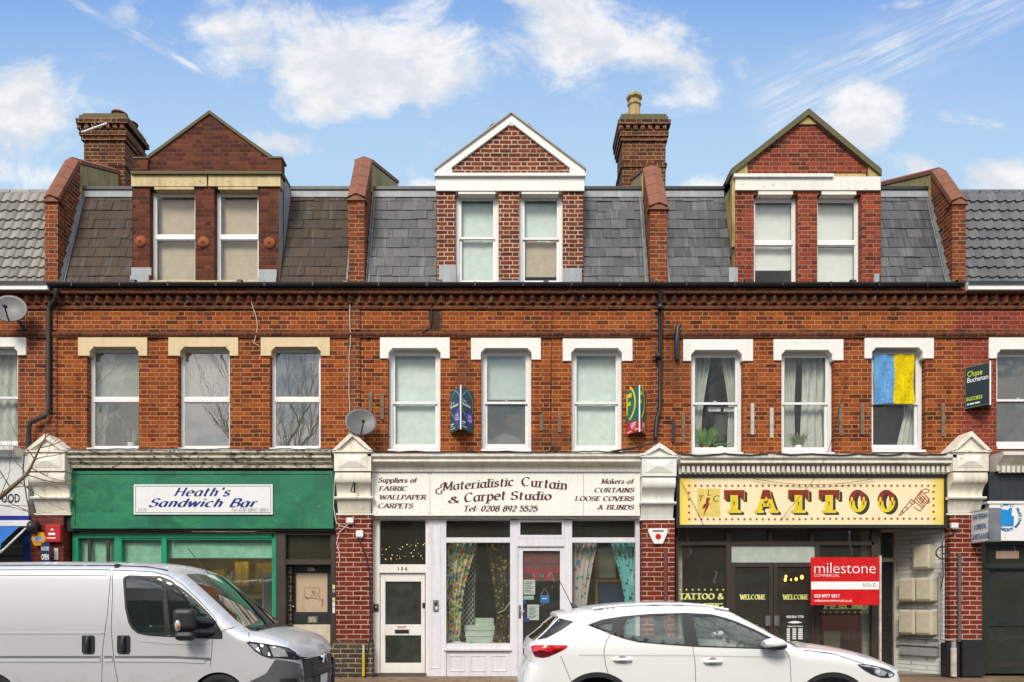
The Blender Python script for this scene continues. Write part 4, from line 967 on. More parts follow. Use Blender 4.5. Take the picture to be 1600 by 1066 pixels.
# ---- downpipes
def pipe(h, pts, r=.045, mat_=None, coll=()):
    mb = MB(); mb.tube(pts, r, 12)
    for i in coll:
        p = Vector(pts[0])+(Vector(pts[-1])-Vector(pts[0]))*i
        mb.lathe((p.x,p.y,p.z-.05),[(r,0),(r*1.35,.0),(r*1.35,.10),(r,.1)],14)
        mb.box(p.x-.10,p.x+.10,p.y+.02,p.y+.09,p.z-.012,p.z+.012)
    return mb.build('downpipe', mat_ or m['black_iron'], h)
pipe(hB,[P(88,452,-.19),P(88,462,-.19),P(86,470,-.12),P(78,478,-.08),P(76,490,-.08),P(76,640,-.08),P(74,648,-.10),P(48,660,-.14),P(45,666,-.14),P(45,700,-.14)])
pipe(hC,[P(1032,452,-.19),P(1032,470,-.09),P(1031,640,-.09),P(1026,655,-.10),P(1024,684,-.12)], coll=(.12,.45))
pipe(hD,[P(1062,508,-.09),P(1059,512,-.10),P(1057,540,-.09),P(1058,562,-.05)], .05)
pipe(hD,[P(1499,865,-.24),P(1499,1003,-.24)], .03, plain('lead pipe',(.10,.10,.13),.5))
pipe(hC,[P(1040,860,-.24),P(1040,1057,-.24)], .035, plain('oxblood painted pipe',(.16,.05,.04),.5))
# ---------------------------------------------------------------- shop signs
def signthing(name, label, cat, a, b, c, d, Y, group=None):
    return thing(name, (X((a+b)/2,Y), Y, Z(d,Y)), label, cat, group)
# sandwich bar
S = signthing('shop_sign','white panel sign with blue slanted sandwich bar lettering on the green fascia','sign',209,426,757,804,-.20)
MB().pbox(209,426,757,804,-.20,.03).build('board', m['sign_white'], S)
fr = pframe(209,426,757,804,-.20)
mb = MB(); ring(mb, fr, .012,.988,.05,.95,.0035,.02); mb.build('border_line', m['grey_ink'], S)
mb = MB(); lay(mb, fr, nib("Heath's",.21,.05,.42,False,.20), .29,.70,.10,.405,.003); lay(mb, fr, nib('Sandwich Bar',.22,.05,.42,False,.19), .105,.895,.46,.76,.003); mb.build('lettering', m['navy'], S)
mb = MB(); lay(mb, fr, nib('1571',.10,.05,.3,False), .03,.09,.80,.91,.003); lay(mb, fr, nib('Tel 020 8892 1893',.11,.05,.3,False), .705,.97,.79,.91,.003); mb.build('phone_lettering', m['grey_ink'], S)
# curtain shop
S = signthing('shop_sign','long cream shop sign with maroon curtain and carpet studio lettering','sign',582,1000,738,806,-.18)
MB().pbox(582,671.5,738,806,-.18,.05).pbox(672,911.5,738,806,-.18,.05).pbox(912,1000,738,806,-.18,.05).build('board', m['sign_cream'], S)
fr = pframe(580,1010,730,815,-.18)                      # measured window: 1600 x 316
q = lambda x: x/1600; r_ = lambda y: y/316
mb = MB()
LT = dict(thick=.235, thin=.06, slant=.22, serif=True)
def line(tx, x0, x1, y0, y1, **k):
    kw = dict(LT); kw.update(k); lay(mb, fr, nib(tx, **kw), q(x0), q(x1), r_(y0), r_(y1), .003)
line('Suppliers of',40,270,61,98); line('FABRIC',40,212,111,138); line('WALLPAPER',46,322,161,188); line('CARPETS',40,246,211,239)
line('Makers of',1334,1530,68,98); line('CURTAINS',1297,1532,120,147); line('LOOSE COVERS',1180,1530,169,196); line('& BLINDS',1316,1530,219,247); line('Tel: 0208 892 5525',540,968,223,258)
def bent(tx, x0, x1, fn, hgt, **k):                     # lettering on a curved base line
    kw = dict(thick=.215, thin=.055, slant=.12, serif=True, track=.16); kw.update(k)
    po = nib(tx, **kw); us = [p[0] for g in po for p in g]; u0, u1 = min(us), max(us)
    for i, g in enumerate(po):
        pts = []
        for u_, v_ in g:
            xx = x0+(u_-u0)/(u1-u0)*(x1-x0); b = fn((xx-x0)/(x1-x0)); pts.append(fr.at(q(xx), r_(b-v_*hgt), .003+i*.00006))
        mb.poly(pts)
bent('Materialistic',410,828,lambda t:136-30*t,46); bent('Curtain',872,1138,lambda t:107+24*t,50)
bent('&',446,512,lambda t:208,36); bent('Carpet',540,780,lambda t:203-16*t,50); bent('Studio',808,1050,lambda t:188+2*t,46)
sp_ = [(446,98),(430,95),(412,99),(404,108),(410,116),(398,122),(384,128),(376,140),(380,153),(394,158),(408,152),(412,142),(404,137)]
for i in range(len(sp_)-1):
    (a,b),(c,d) = sp_[i], sp_[i+1]; l = math.hypot(c-a,d-b); nx, ny = -(d-b)/l*4.2, (c-a)/l*2.2
    mb.poly([fr.at(q(a-nx),r_(b-ny),.003),fr.at(q(a+nx),r_(b+ny),.0031),fr.at(q(c+nx),r_(d+ny),.0032),fr.at(q(c-nx),r_(d-ny),.0031)])
mb.build('lettering', m['maroon'], S)
mb = MB()
for x_ in (30,175,335,350,560,760,955,1155,1175,1360,1545):
    for y_ in (38,268): fan(mb, fr, star(q(x_),r_(y_),.0022,.010,4), .002)
mb.build('screw', m['grey_ink'], S)
# tattoo shop
S = signthing('shop_sign','yellow and cream circus style tattoo shop sign bordered by small red stars','sign',1062,1476,745,821,-.17)
fr = pframe(1050,1490,735,830,-.17)
q = lambda x: x/1600; r_ = lambda y: y/345
def cream_panel():
    n = NT('cream to yellow sign face'); p = n.pos(); x, y, z = n.xyz(p)
    a, b = X(1062,-.17), X(1476,-.17); e = n.M('MINIMUM', n.M('SUBTRACT', x, a), n.M('SUBTRACT', b, x))
    c = n.mix(n.smooth(e, .02, .42), (.84,.64,.10), (.90,.76,.48))
    c = n.mix(n.M('MULTIPLY', n.smooth(n.noise(p,3,5), .4, .75), .12), c, (.4,.3,.15)); n.pbsdf(c, .4); return n.mat
MB().pbox(1062,1476,746,820,-.17,.05).build('board', cream_panel(), S)
mb = MB(); 
for a,b,c,d in ((1057,1481,741,746),(1057,1481,820,825),(1057,1062,746.2,819.8),(1476,1481,746.2,819.8)): mb.pbox(a,b,c,d,-.20,.09)
mb.build('frame', m['black_wood'], S)
red_ink = plain('brick red lettering',(.24,.018,.006),.45); yel = plain('bright yellow lettering',(.78,.60,.02),.45); drk = plain('sign shadow ink',(.035,.03,.012),.5)
mb = MB()
for i in range(41): fan(mb, fr, star(q(98+34.8*i), r_(88), .0062,.030), .002); fan(mb, fr, star(q(98+34.8*i), r_(278 if i < 20 else 275), .0062,.030), .002)
for y_ in (127,165,203,240): fan(mb, fr, star(q(97),r_(y_),.0062,.030), .002); fan(mb, fr, star(q(1486),r_(y_-4),.0062,.030), .002)
mb.build('star_border', red_ink, S)
mb = MB(); rect(mb, fr, q(143),q(274),r_(104),r_(264),.0015); mb.build('yellow_square', plain('pale yellow square',(.76,.58,.14),.45), S)
mb = MB()
shape(mb, fr, [(q(x),r_(y)) for x,y in ((196,155),(218,155),(204,192),(190,192))], .003); shape(mb, fr, [(q(x),r_(y)) for x,y in ((182,190),(216,186),(203,208),(170,220))], .0031); shape(mb, fr, [(q(x),r_(y)) for x,y in ((190,210),(208,204),(176,264))], .0032)
mb.build('lightning_bolt', red_ink, S)
mb = MB(); lay(mb, fr, sans('T',.0,.2),q(152),q(182),r_(143),r_(176),.003); lay(mb, fr, sans('L',.0,.2),q(200),q(222),r_(110),r_(143),.003); lay(mb, fr, sans('C',.0,.2),q(234),q(268),r_(142),r_(178),.003); mb.build('small_lettering', drk, S)
def west_T(x0,x1,y0,y1):
    w=x1-x0; h=y1-y0; c=(x0+x1)/2
    top=[(x0,y0),(x1,y0),(x1,y0+.42*h),(x1-.14*w,y0+.42*h),(x1-.20*w,y0+.22*h),(x0+.20*w,y0+.22*h),(x0+.14*w,y0+.42*h),(x0,y0+.42*h)]
    stem=[(c-.17*w,y0+.20*h),(c+.17*w,y0+.20*h),(c+.17*w,y1-.12*h),(c+.34*w,y1-.10*h),(c+.34*w,y1),(c-.34*w,y1),(c-.34*w,y1-.10*h),(c-.17*w,y1-.12*h)]
    return [top],[stem]
def west_A(x0,x1,y0,y1):
    w=x1-x0; h=y1-y0; c=(x0+x1)/2
    top=[(c-.14*w,y0),(c+.14*w,y0),(c+.25*w,y0+.40*h),(c+.02*w,y0+.40*h),(c,y0+.28*h),(c-.02*w,y0+.40*h),(c-.25*w,y0+.40*h)]
    l=[(c-.25*w,y0+.40*h),(c-.06*w,y0+.40*h),(c-.20*w,y1-.12*h),(c-.12*w,y1-.10*h),(c-.12*w,y1),(x0,y1),(x0,y1-.10*h),(x0+.09*w,y1-.12*h)]
    rr=[(c+.06*w,y0+.40*h),(c+.25*w,y0+.40*h),(x1-.09*w,y1-.12*h),(x1,y1-.10*h),(x1,y1),(c+.12*w,y1),(c+.12*w,y1-.10*h),(c+.20*w,y1-.12*h)]
    bar=[(c-.16*w,y0+.60*h),(c+.16*w,y0+.60*h),(c+.19*w,y0+.72*h),(c-.19*w,y0+.72*h)]
    return [top],[l,rr,bar]
def west_O(x0,x1,y0,y1):
    cx,cy=(x0+x1)/2,(y0+y1)/2; rx,ry=(x1-x0)/2,(y1-y0)/2; hi=[]; lo=[]
    N=28
    for i in range(N):
        a0,a1=2*math.pi*i/N,2*math.pi*(i+1)/N
        g=[(cx+rx*math.cos(a0),cy+ry*math.sin(a0)),(cx+rx*math.cos(a1),cy+ry*math.sin(a1)),(cx+rx*.34*math.cos(a1),cy+ry*.72*math.sin(a1)),(cx+rx*.34*math.cos(a0),cy+ry*.72*math.sin(a0))]
        (hi if math.sin((a0+a1)/2)<-.05 else lo).append(g)
    return hi,lo
LE = [west_T(296,410,113,240),west_A(468,602,112,240),west_T(660,776,112,240),west_T(834,950,112,240),west_O(1004,1106,110,238),west_O(1167,1268,110,238)]
ink4 = [drk, plain('letter outline ink',(.72,.52,.10),.45), yel, red_ink]
for hi, lo in LE:
    mb = MB()
    for g in hi+lo:
        for k in range(9): mb.poly([fr.at(q(x+k*2.2), r_(y+k*1.7), .0018+.00004*k) for x,y in g], 0)
        cx = sum(p[0] for p in g)/len(g); cy = sum(p[1] for p in g)/len(g)
        if len(hi) == 1: mb.poly([fr.at(q(x+(2.5 if x>cx else -2.5)), r_(y+(2.5 if y>cy else -2.5)), .0026) for x,y in g], 1)
    for g in hi: mb.poly([fr.at(q(x), r_(y), .0034) for x,y in g], 3)
    for g in lo: mb.poly([fr.at(q(x), r_(y), .0034) for x,y in g], 2)
    xs = [p[0] for g in hi+lo for p in g]; c = (min(xs)+max(xs))/2; offs = (0,) if len(hi)==1 else (-34,34)
    for o_ in offs:
        fan(mb, fr, [(q(c+o_+7*math.cos(R(a))), r_(163+13*math.sin(R(a)))) for a in range(0,360,40)], .004, 2)
        mb.poly([fr.at(q(c+o_+x), r_(y), .0044) for x,y in ((-7,178),(7,178),(3,186),(3,196),(0,204),(-3,196),(-3,186))], 3)
    mb.build('letter', ink4, S)
mb = MB()                                               # tattoo machine drawing: thin red outline
def ln(pts, w=.0016, cl=False):
    pts = [(q(x),r_(y)) for x,y in pts]; pts = pts+[pts[0]] if cl else pts
    for i in range(len(pts)-1):
        (a,b),(c,d) = pts[i],pts[i+1]; dx,dy=(c-a)*418,(d-b)*90; l=math.hypot(dx,dy) or 1; nx,ny=-dy/l*w,dx/l*w*4.6
        mb.poly([fr.at(a-nx,b-ny,.003),fr.at(a+nx,b+ny,.003),fr.at(c+nx,d+ny,.003),fr.at(c-nx,d-ny,.003)])
ln([(1292,258),(1304,232),(1316,240),(1292,258)]); ln([(1304,232),(1350,180),(1366,194),(1316,240)],cl=True); ln([(1326,208),(1340,218)]); ln([(1350,180),(1358,164),(1380,184),(1366,194)])
ln([(1372,172),(1392,150),(1440,196),(1424,214)],cl=True); ln([(1400,142),(1420,120),(1462,166),(1448,190)],cl=True); ln([(1382,160),(1434,208)]); ln([(1392,148),(1414,118),(1440,104),(1462,112),(1456,126),(1432,128)]); ln([(1424,214),(1410,232),(1392,222),(1372,205)]); ln([(1448,190),(1464,180),(1452,164)]); ln([(1410,132),(1452,178)]); ln([(1420,150),(1404,168)]); ln([(1440,150),(1416,186)])
mb.build('machine_drawing', plain('red line ink',(.34,.06,.03),.5), S)
# carpet shop
S = signthing('shop_sign','white light box sign with blue turret emblem ringed by small words','sign',1548,1680,785,845,-.16)
MB().pbox(1546,1720,785,845,-.16,.14).build('board', m['sign_white'], S)
MB().pbox(1543,1722,783,787,-.18,.17).build('frame', m['upvc'], S)
fr = pframe(1480,1600,730,860,-.165); q = lambda x: x/984; r_ = lambda y: y/1066
blue = plain('sky blue emblem',(.0,.24,.62),.45); dblue = plain('dark blue lettering',(.01,.13,.34),.45)
mb = MB(); shape(mb, fr, [(q(x),r_(y)) for x,y in ((663,757),(663,632),(692,600),(685,585),(664,560),(672,536),(694,530),(718,548),(735,540),(762,552),(782,545),(800,520),(826,520),(835,545),(826,575),(824,624),(854,626),(852,757))]); mb.build('emblem', blue, S)
def ringtext(mb, tx, cx, cy, rx, ry, a0, a1, hgt, inward=True):
    n_ = len(tx)
    for i, ch in enumerate(tx):
        if ch == ' ': continue
        a = R(a0+(a1-a0)*(i+.5)/n_); ca, sa = math.cos(a), math.sin(a)
        po = nib(ch, .24, .16, 0, False); w_ = GL[ch][0]
        for g in po:
            pts = []
            for u_, v_ in g:
                lu, lv = (u_-w_/2)*hgt, (v_-.5)*hgt
                if not inward: lu, lv = -lu, -lv
                rr = 1
                pts.append(fr.at(q(cx+(rx+lv)*ca - lu*sa*1.0), r_(cy-(ry+lv)*sa - lu*ca*1.0), .003) if False else fr.at(q(cx+(rx+lv)*ca+lu*sa), r_(cy-(ry+lv)*sa+lu*ca), .003))
            mb.poly(pts)
mb = MB(); ringtext(mb,'CARPET',765,640,165,165,118,58,36); ringtext(mb,'PALACE OF',765,640,170,165,42,-20,34); ringtext(mb,'KINGSTON',765,640,170,165,-22,-52,26); ringtext(mb,'INTEGRITY',765,640,165,165,-122,-62,34,False); mb.build('lettering', dblue, S)
# projecting box sign
x0_, x1_ = 9.08, 9.28; S = thing('projecting_sign',((x0_+x1_)/2,-.5,2.66),'small projecting box sign for Persian and oriental rugs in blue capitals','sign')
MB().box(x0_,x1_,-.76,-.20,2.66,3.26).build('box', m['sign_white'], S)
mb = MB()
for y_ in (-.77,-.20): mb.box(x0_-.012,x1_+.012,y_,y_+.02,2.64,3.28)
mb.box(x0_-.012,x1_+.012,-.748,-.202,3.262,3.28); mb.box(x0_-.012,x1_+.012,-.748,-.202,2.64,2.658)
mb.build('frame', m['steel'], S)
fr = Frame((x0_-.003,-.20,3.26),(0,-.56,0),(0,0,-.60),(-1,0,0)); mb = MB()
lay(mb, fr, sans('FINE PERSIAN',.03),.12,.90,.09,.27); lay(mb, fr, sans('& ORIENTAL',.03),.18,.85,.42,.60); lay(mb, fr, sans('CARPETS & RUGS',.03),.04,.97,.74,.92); mb.build('lettering', dblue, S)
MB().box(x0_+.06,x0_+.12,-.22,.0,2.9,2.95).build('bracket', m['black_iron'], S)
# ---------------------------------------------------------------- estate agents' boards
def vboard(name, label, pts, mats):                     # pts: wall-left (x,y), ridge, wall-right; z0,z1
    (xl,yl),(xr,yr),(xe,ye),z0,z1 = pts
    S = thing(name,(xr,(yl+yr)/2,z0),label,'agent board')
    mb = MB(); t_ = .012
    mb.prism([(xl,yl,z0),(xr,yr,z0),(xr,yr+t_*2,z0),(xl+t_,yl,z0)],(0,0,z1-z0)); mb.build('board', mats, S)
    mb = MB(); mb.prism([(xr+.002,yr,z0),(xe,ye,z0),(xe-t_,ye,z0),(xr+.002,yr+t_*2,z0)],(0,0,z1-z0)); mb.build('board', mats, S)
    mb = MB(); mb.tube([(xr,yr-.006,z0-.02),(xr,yr-.006,z1+.02)],.016,6); mb.build('edge_strip', m['white_ink'], S)
    fl = Frame((xl,yl,z1),(xr-xl,yr-yl,0),(0,0,z0-z1),(yr-yl,-(xr-xl),0)); f2 = Frame((xr,yr,z1),(xe-xr,ye-yr,0),(0,0,z0-z1),(ye-yr,-(xe-xr),0))
    return S, fl, f2
teal = plain('petrol blue board',(.012,.075,.12),.4); purple = plain('purple drop',(.12,.05,.55),.4)
S, fl, f2 = vboard('sale_board','dark blue folded for sale board with purple drop shapes','x' and ((-1.235,-.04),(-.995,-.46),(-.775,-.04),Z(677,-.04),Z(613,-.04)), teal)
for f_ in (fl, f2):
    mb = MB(); hx = [(.5,.02),(.93,.20),(.93,.52),(.5,.72),(.10,.52),(.10,.20)]
    for i in range(6):
        a, b = hx[i], hx[(i+1)%6]; dx, dy = b[0]-a[0], b[1]-a[1]; l = math.hypot(dx,dy*1.7); nx, ny = -dy*1.7/l*.022, dx/l*.013
        shape(mb, f_, [(a[0]-nx,a[1]-ny),(a[0]+nx,a[1]+ny),(b[0]+nx,b[1]+ny),(b[0]-nx,b[1]-ny)], .003)
    mb.build('outline', plain('pale green line',(.22,.42,.38),.5), S)
    mb = MB(); lay(mb,f_,sans('Chase',.01),.12,.42,.27,.33); lay(mb,f_,sans('Buchanan',.03),.10,.78,.35,.43); rect(mb,f_,.08,.36,.80,.83,.003); rect(mb,f_,.08,.30,.86,.875,.003); rect(mb,f_,.06,.5,.92,.935,.003); mb.build('lettering', m['white_ink'], S)
    mb = MB(); hx = [(.70,.50),(.92,.60),(.92,.78),(.70,.88),(.48,.78),(.48,.60)]; fan(mb,f_,hx,.0045); mb.build('purple_drop', purple, S)
    mb = MB(); lay(mb,f_,sans('FOR',.02),.56,.82,.61,.68,.007); lay(mb,f_,sans('SALE',.02),.54,.86,.70,.77,.007); mb.build('sale_lettering', m['white_ink'], S)
S, fl, f2 = vboard('let_board','green and yellow folded let board with red lower panel','x' and ((2.29,-.03),(2.485,-.40),(2.68,-.03),Z(680,-.03),Z(612,-.03)), plain('bottle green board',(.008,.15,.12),.4))
for f_ in (fl, f2):
    mb = MB()
    for a,b,c,d in ((.0,.10,.08,.56),(.10,.42,.08,.17),(.10,.34,.27,.35)): rect(mb,f_,a,b,c,d,.003)
    pts = arc(-.12,.30,.86,.44,-62,64,16); inn = arc(-.12,.30,.74,.385,-62,64,16)
    for i in range(16): shape(mb,f_,[pts[i],pts[i+1],inn[i+1],inn[i]],.0035)
    mb.build('yellow_mark', yel, S)
    mb = MB(); rect(mb,f_,0,.99,.735,1,.004); mb.build('red_panel', plain('crimson panel',(.55,.008,.03),.4), S)
    mb = MB(); lay(mb,f_,sans('LET',.04),.36,.76,.77,.865,.007); rect(mb,f_,.36,.78,.895,.905,.007); rect(mb,f_,.08,.42,.945,.965,.007); rect(mb,f_,.7,.92,.935,.955,.007); mb.build('lettering', m['white_ink'], S)
S, fl, f2 = vboard('agent_board','dark navy agent board reading success beside the right hand white window','x' and ((9.06,-.03),(9.32,-.40),(9.58,-.03),Z(639,-.03),Z(575,-.03)), plain('dark navy board',(.006,.022,.028),.4))
for f_ in (fl, f2):
    mb = MB(); ring(mb,f_,.0,1,.0,1,.02,.012); mb.build('border_line', plain('green border line',(.05,.25,.12),.5), S)
    mb = MB(); lay(mb,f_,sans('Chase',.01),.10,.70,.11,.25); lay(mb,f_,sans('success',.01),.06,.70,.74,.83); mb.build('lime_lettering', m['lime_ink'], S)
    mb = MB(); lay(mb,f_,sans('Buchanan',.01),.10,.93,.27,.39); rect(mb,f_,.08,.16,.89,.925,.003); rect(mb,f_,.19,.36,.89,.925,.003); rect(mb,f_,.39,.60,.89,.925,.003); mb.build('lettering', m['white_ink'], S)
S = signthing('agent_board','bright red and white sold board on a post before the tattoo shop','agent board',1267,1374,871,1057,-.5)
red = plain('signal red board',(.62,.004,.006),.4); Yb = -.5
MB().pbox(1267,1374,871,945.5,Yb,.02).build('board', red, S)
fr = pframe(1267,1374,871,945.5,Yb)
mb = MB(); rect(mb,fr,0.004,.996,.51,.672,.002); mb.build('white_band', m['white_ink'], S)
mb = MB(); lay(mb,fr,sans('milestone',-.012,0,.96),.045,.945,.11,.335); lay(mb,fr,sans('COMMERCIAL',-.01),.045,.42,.355,.41); lay(mb,fr,sans('020 8977 5817',.02),.045,.42,.775,.845); lay(mb,fr,sans('milestonecommercial.co.uk',.0),.045,.60,.875,.935); mb.build('lettering', m['white_ink'], S)
mb = MB(); lay(mb,fr,sans('SOLD',-.005,0,1.1),.755,.955,.545,.615,.004); mb.build('sold_lettering', m['grey_ink'], S)
MB().box(X(1374.6,Yb),X(1377.5,Yb),Yb-.0,Yb+.04,0,Z(868,Yb)).build('post', m['wood_white'], S)
# ---------------------------------------------------------------- satellite dishes
def dish(px, py, Y, rr, label, yaw, pitch):
    c = Vector(P(px,py,Y)); T = thing('satellite_dish', c, label, 'satellite dish')
    M_ = Matrix.Rotation(yaw,3,'Z') @ Matrix.Rotation(pitch,3,'X')       # dish axis along local -Y
    mb = MB(); mb.lathe((0,0,0),[(.001,.05),(rr*.3,.045),(rr*.6,.028),(rr*.85,.010),(rr,-.004),(rr*1.02,.006),(rr*.85,.022),(rr*.5,.05),(.001,.07)],36,'y')
    mb.v = [tuple(c + M_ @ Vector((p[0]*1.06,p[1],p[2]*.98))) for p in mb.v]; mb.build('reflector', m['dish'], T)
    mb = MB(); e = c + M_ @ Vector((.04,-.30,-rr*.62)); s_ = c + M_ @ Vector((0,.02,-rr*.9)); mb.tube([s_,e],.014,8); mb.ball(e+Vector((0,-.0,.03)),.035,.06,.035,8); mb.build('receiver_arm', m['black_iron'], T)
    mb = MB(); b = c + M_ @ Vector((0,.07,0)); mb.tube([b,b+Vector((0,.12,-.05)),(b.x+.05,-.02,b.z-.25)],.022,8); mb.build('wall_arm', m['black_iron'], T)
dish(564,659,-.42,.285,'grey satellite dish above the stone gablet between sandwich bar and curtain shop',R(12),R(-14))
dish(15,482,-.40,.29,'grey satellite dish high on the wall at the left edge',R(14),R(-12))
# ---------------------------------------------------------------- battens, boxes and cables on the brickwork
BAT = [(579,612,643,'wood_old','dark wooden batten left of the tall white window, nearest the brick pier'),(597,615,655,'wood_old','dark wooden batten right beside the first white curtain shop window'),
 (846,647,673,'wood_old','short grey batten right of the middle curtain shop window'),(874,645,675,'wood_old','short grey batten left of the third curtain shop window'),
 (1052,655,690,'black_wood','black batten on the stained brick beside the downpipe foot'),(1068,645,692,'wood_old','brown batten left of the first tattoo shop upstairs window'),
 (1176,630,679,'wood_white','white batten just right of the first tattoo shop upstairs window'),(1206,637,684,'wood_white','white batten just left of the middle tattoo shop upstairs window'),
 (1314,630,680,'wood_old','pale brown batten right of the window with grass plant'),(1348,630,679,'wood_old','grey brown batten left of the window with flag'),(1474,630,681,'wood_old','lone dark batten right of the window with flag')]
for px,c,d,mt,lb in BAT: tag(MB().pbox(px-2.6,px+2.6,c,d,-.03,.028).build('wooden_batten', m[mt]), lb, 'batten', 'battens left on the brick wall')
def smallbox(px0,px1,c,d,Y,label,mt='upvc',dep=.06):
    T = signthing('junction_box',label,'junction box',px0,px1,c,d,Y); MB().pbox(px0,px1,c,d,Y,dep).build('case', m[mt], T, bevel=.008); MB().pbox(px0+1,px1-1,d,d+2,Y+.012,.04).build('lower_lip', m['grey_plastic'], T); return T
smallbox(541,552,809,817,-.27,'upper white junction box on the red brick pilaster beside sandwich bar'); smallbox(556,567,829,839,-.27,'lower white junction box on the red brick pilaster beside sandwich bar'); smallbox(1487,1498,817,825,-.27,'white junction box at the head of the right hand pilaster')
T = thing('alarm_box',P(1027,852,-.27),'white triangular alarm box with red spot on the brick pilaster','alarm box')
MB().prism([P(1014,826,-.27),P(1043,826,-.27),P(1044,831,-.27),P(1036,850,-.27),P(1022,850,-.27),P(1013,831,-.27)],(0,.07,0)).build('case', m['upvc'], T, bevel=.01)
fr = pframe(1014,1043,826,850,-.275); mb = MB(); fan(mb,fr,[(.5+.15*math.cos(R(a)),.52+.19*math.sin(R(a))) for a in range(0,360,20)],.002); mb.build('red_spot', red, T)
mb = MB(); rect(mb,fr,.2,.8,.10,.20,.002); mb.build('lettering', m['grey_ink'], T)
T = thing('alarm_box',P(82,846,-.27),'red rectangular alarm box on the dark glazed pilaster at left','alarm box')
MB().pbox(71,94,820,847,-.30,.1).build('case', plain('red alarm plastic',(.48,.02,.025),.35), T, bevel=.01)
fr = pframe(71,94,820,847,-.301); mb = MB(); rect(mb,fr,.2,.66,.47,.60,.002); rect(mb,fr,.1,.7,.74,.80,.002); fan(mb,fr,star(.45,.28,.16,.10,3),.002); mb.build('lettering', m['white_ink'], T)
T = thing('alarm_box',P(59,853,-.29),'yellow hexagonal alarm box next to the blue open sign','alarm box')
MB().prism([P(a,b,-.30) for a,b in ((48,842),(53,832),(67,832),(72,842),(67,853),(53,853))],(0,.08,0)).build('case', plain('amber alarm plastic',(.70,.32,.01),.35), T, bevel=.01)
fr = pframe(48,72,832,853,-.301); mb = MB(); rect(mb,fr,.20,.80,.34,.60,.002); mb.build('badge', plain('pale blue badge',(.35,.55,.75),.4), T); mb = MB(); lay(mb,fr,sans('ADT',.03),.26,.74,.36,.56,.004); lay(mb,fr,sans('SECURITY',.01),.26,.74,.66,.74,.004); mb.build('lettering', m['navy'], T)
T = thing('open_sign',P(70,900,-.40),'narrow blue hanging sign with white open lettering beside the alarm boxes','sign')
MB().pbox(64,77.5,848,1000,-.40,.02).build('board', m['navy'] if False else plain('dark navy sign',(.006,.03,.11),.4), T); fr = pframe(64,77.5,848,880,-.401)
mb = MB(); lay(mb,fr,sans('IN-STORE',.02),.08,.92,.20,.40); lay(mb,fr,sans('OPEN',.03),.08,.92,.56,.84); lay(mb,fr,sans('TODAY',.02),.08,.92,1.06,1.26); lay(mb,fr,sans('8am',.02),.14,.86,1.5,1.72); mb.build('lettering', m['white_ink'], T)
MB().box(X(70,-.4)-.01,X(70,-.4)+.01,-.40,-.2,Z(850,-.4),Z(848,-.4)).build('bracket', m['black_iron'], T)
tag(MB().pbox(84,90,857,875,-.23,.03).build('fuse_box', m['upvc'], bevel=.006),'slim white box under the red alarm box','junction box')
def cable(pts, r, mt, label):
    return tag(MB().tube(pts, r, 6, cap=True).build('cable', m[mt]), label, 'cable')
def sag(a, b, n=10, s=.05, rnd=None):
    a, b = Vector(a), Vector(b); return [a+(b-a)*(i/n)+Vector((0,0,-s*4*(i/n)*(1-i/n)+(rnd.uniform(-.008,.008) if rnd and 0<i<n else 0))) for i in range(n+1)]
rn = random.Random(4)
cable([P(547+rn.uniform(-.8,.8)+(-1.2 if y>540 else 0),y,-.05) for y in range(452,702,12)],.008,'wire_white','thin white cable running down the brick pier left of curtain shop')
cable([P(395+5*math.sin(y*.065)+(y-440)*.03,y,-.05) for y in range(440,542,6)]+[P(404,540,-.05)],.007,'wire_white','loose curly white cable hanging below the sandwich bar gutter')
cable([P(865,452,-.12),P(864,470,-.06)]+[P(863-(y-480)*.02,y,-.04) for y in range(480,690,20)]+[P(862,695,-.06),P(868,703,-.2),P(880,707,-.38)],.007,'wire_black','thin dark cable down the brick between second and third curtain windows')
cable([P(674,452,-.1),P(674,500,-.04),P(672,512,-.04),P(660,519,-.07)],.014,'wire_black','short dark pipe bending left under the curtain shop gutter')
cable(sum([sag(P(580+70*i,704+(i%2),-.44),P(650+70*i,705,-.44),8,.02,rn) for i in range(6)],[]),.013,'wire_black','sagging black cables clipped along the curtain shop cornice')
cable(sum([sag(P(1060+70*i,709-(i%3),-.44),P(1130+70*i,709,-.44),8,.03,rn) for i in range(6)],[]),.013,'wire_black','black cables clipped along the tattoo shop cornice')
cable(sum([sag(P(104+84*i,701,-.44),P(188+84*i,701,-.44),8,.012,rn) for i in range(5)],[]),.008,'wire_black','dark cable lying along the old sandwich bar cornice')
cable([P(1028,688,-.2),P(1015,694,-.25),P(990,700,-.4),P(955,706,-.45)],.022,'wire_black','thick black cable bundle at the foot of the long downpipe')
cable([P(1300,570,-.04),P(1322,600,-.04),P(1308,650,-.04),P(1296,700,-.3),P(1275,746,-.46),P(1220,812,-.2)],.005,'wire_black','thin wire slanting down across the tattoo sign')
cable(sag(P(1178,748,-.22),P(1365,748,-.22),16,.12),.005,'wire_black','thin wire sagging in a shallow arc across the tattoo sign')
cable([P(1496,827,-.24),P(1488,835,-.23),P(1476,838,-.22),P(1472,850,-.22),P(1474,900,-.05),P(1470,920,-.03)],.010,'wire_black','black cable from the junction box down the alcove corner')
cable([P(1472,865+0,-.28)]+[P(1473+10.5*math.cos(R(a)),864+9.5*math.sin(R(a)),-.28-.01*(a//360)) for a in range(0,1081,24)],.014,'wire_black','coil of black cable hung at the alcove corner')
cable([P(546,817,-.25),P(530,832,-.24),P(526,850,-.23),P(530,862,-.23),P(531,878,-.23)],.008,'wire_white','white cable looping from the upper junction box on the pilaster')
cable([P(560,840,-.26),P(572,870,-.24),P(578,900,-.22),P(579,990,-.22),P(572,1040,-.28)],.014,'wire_black','black cable from the lower junction box down the pilaster edge')
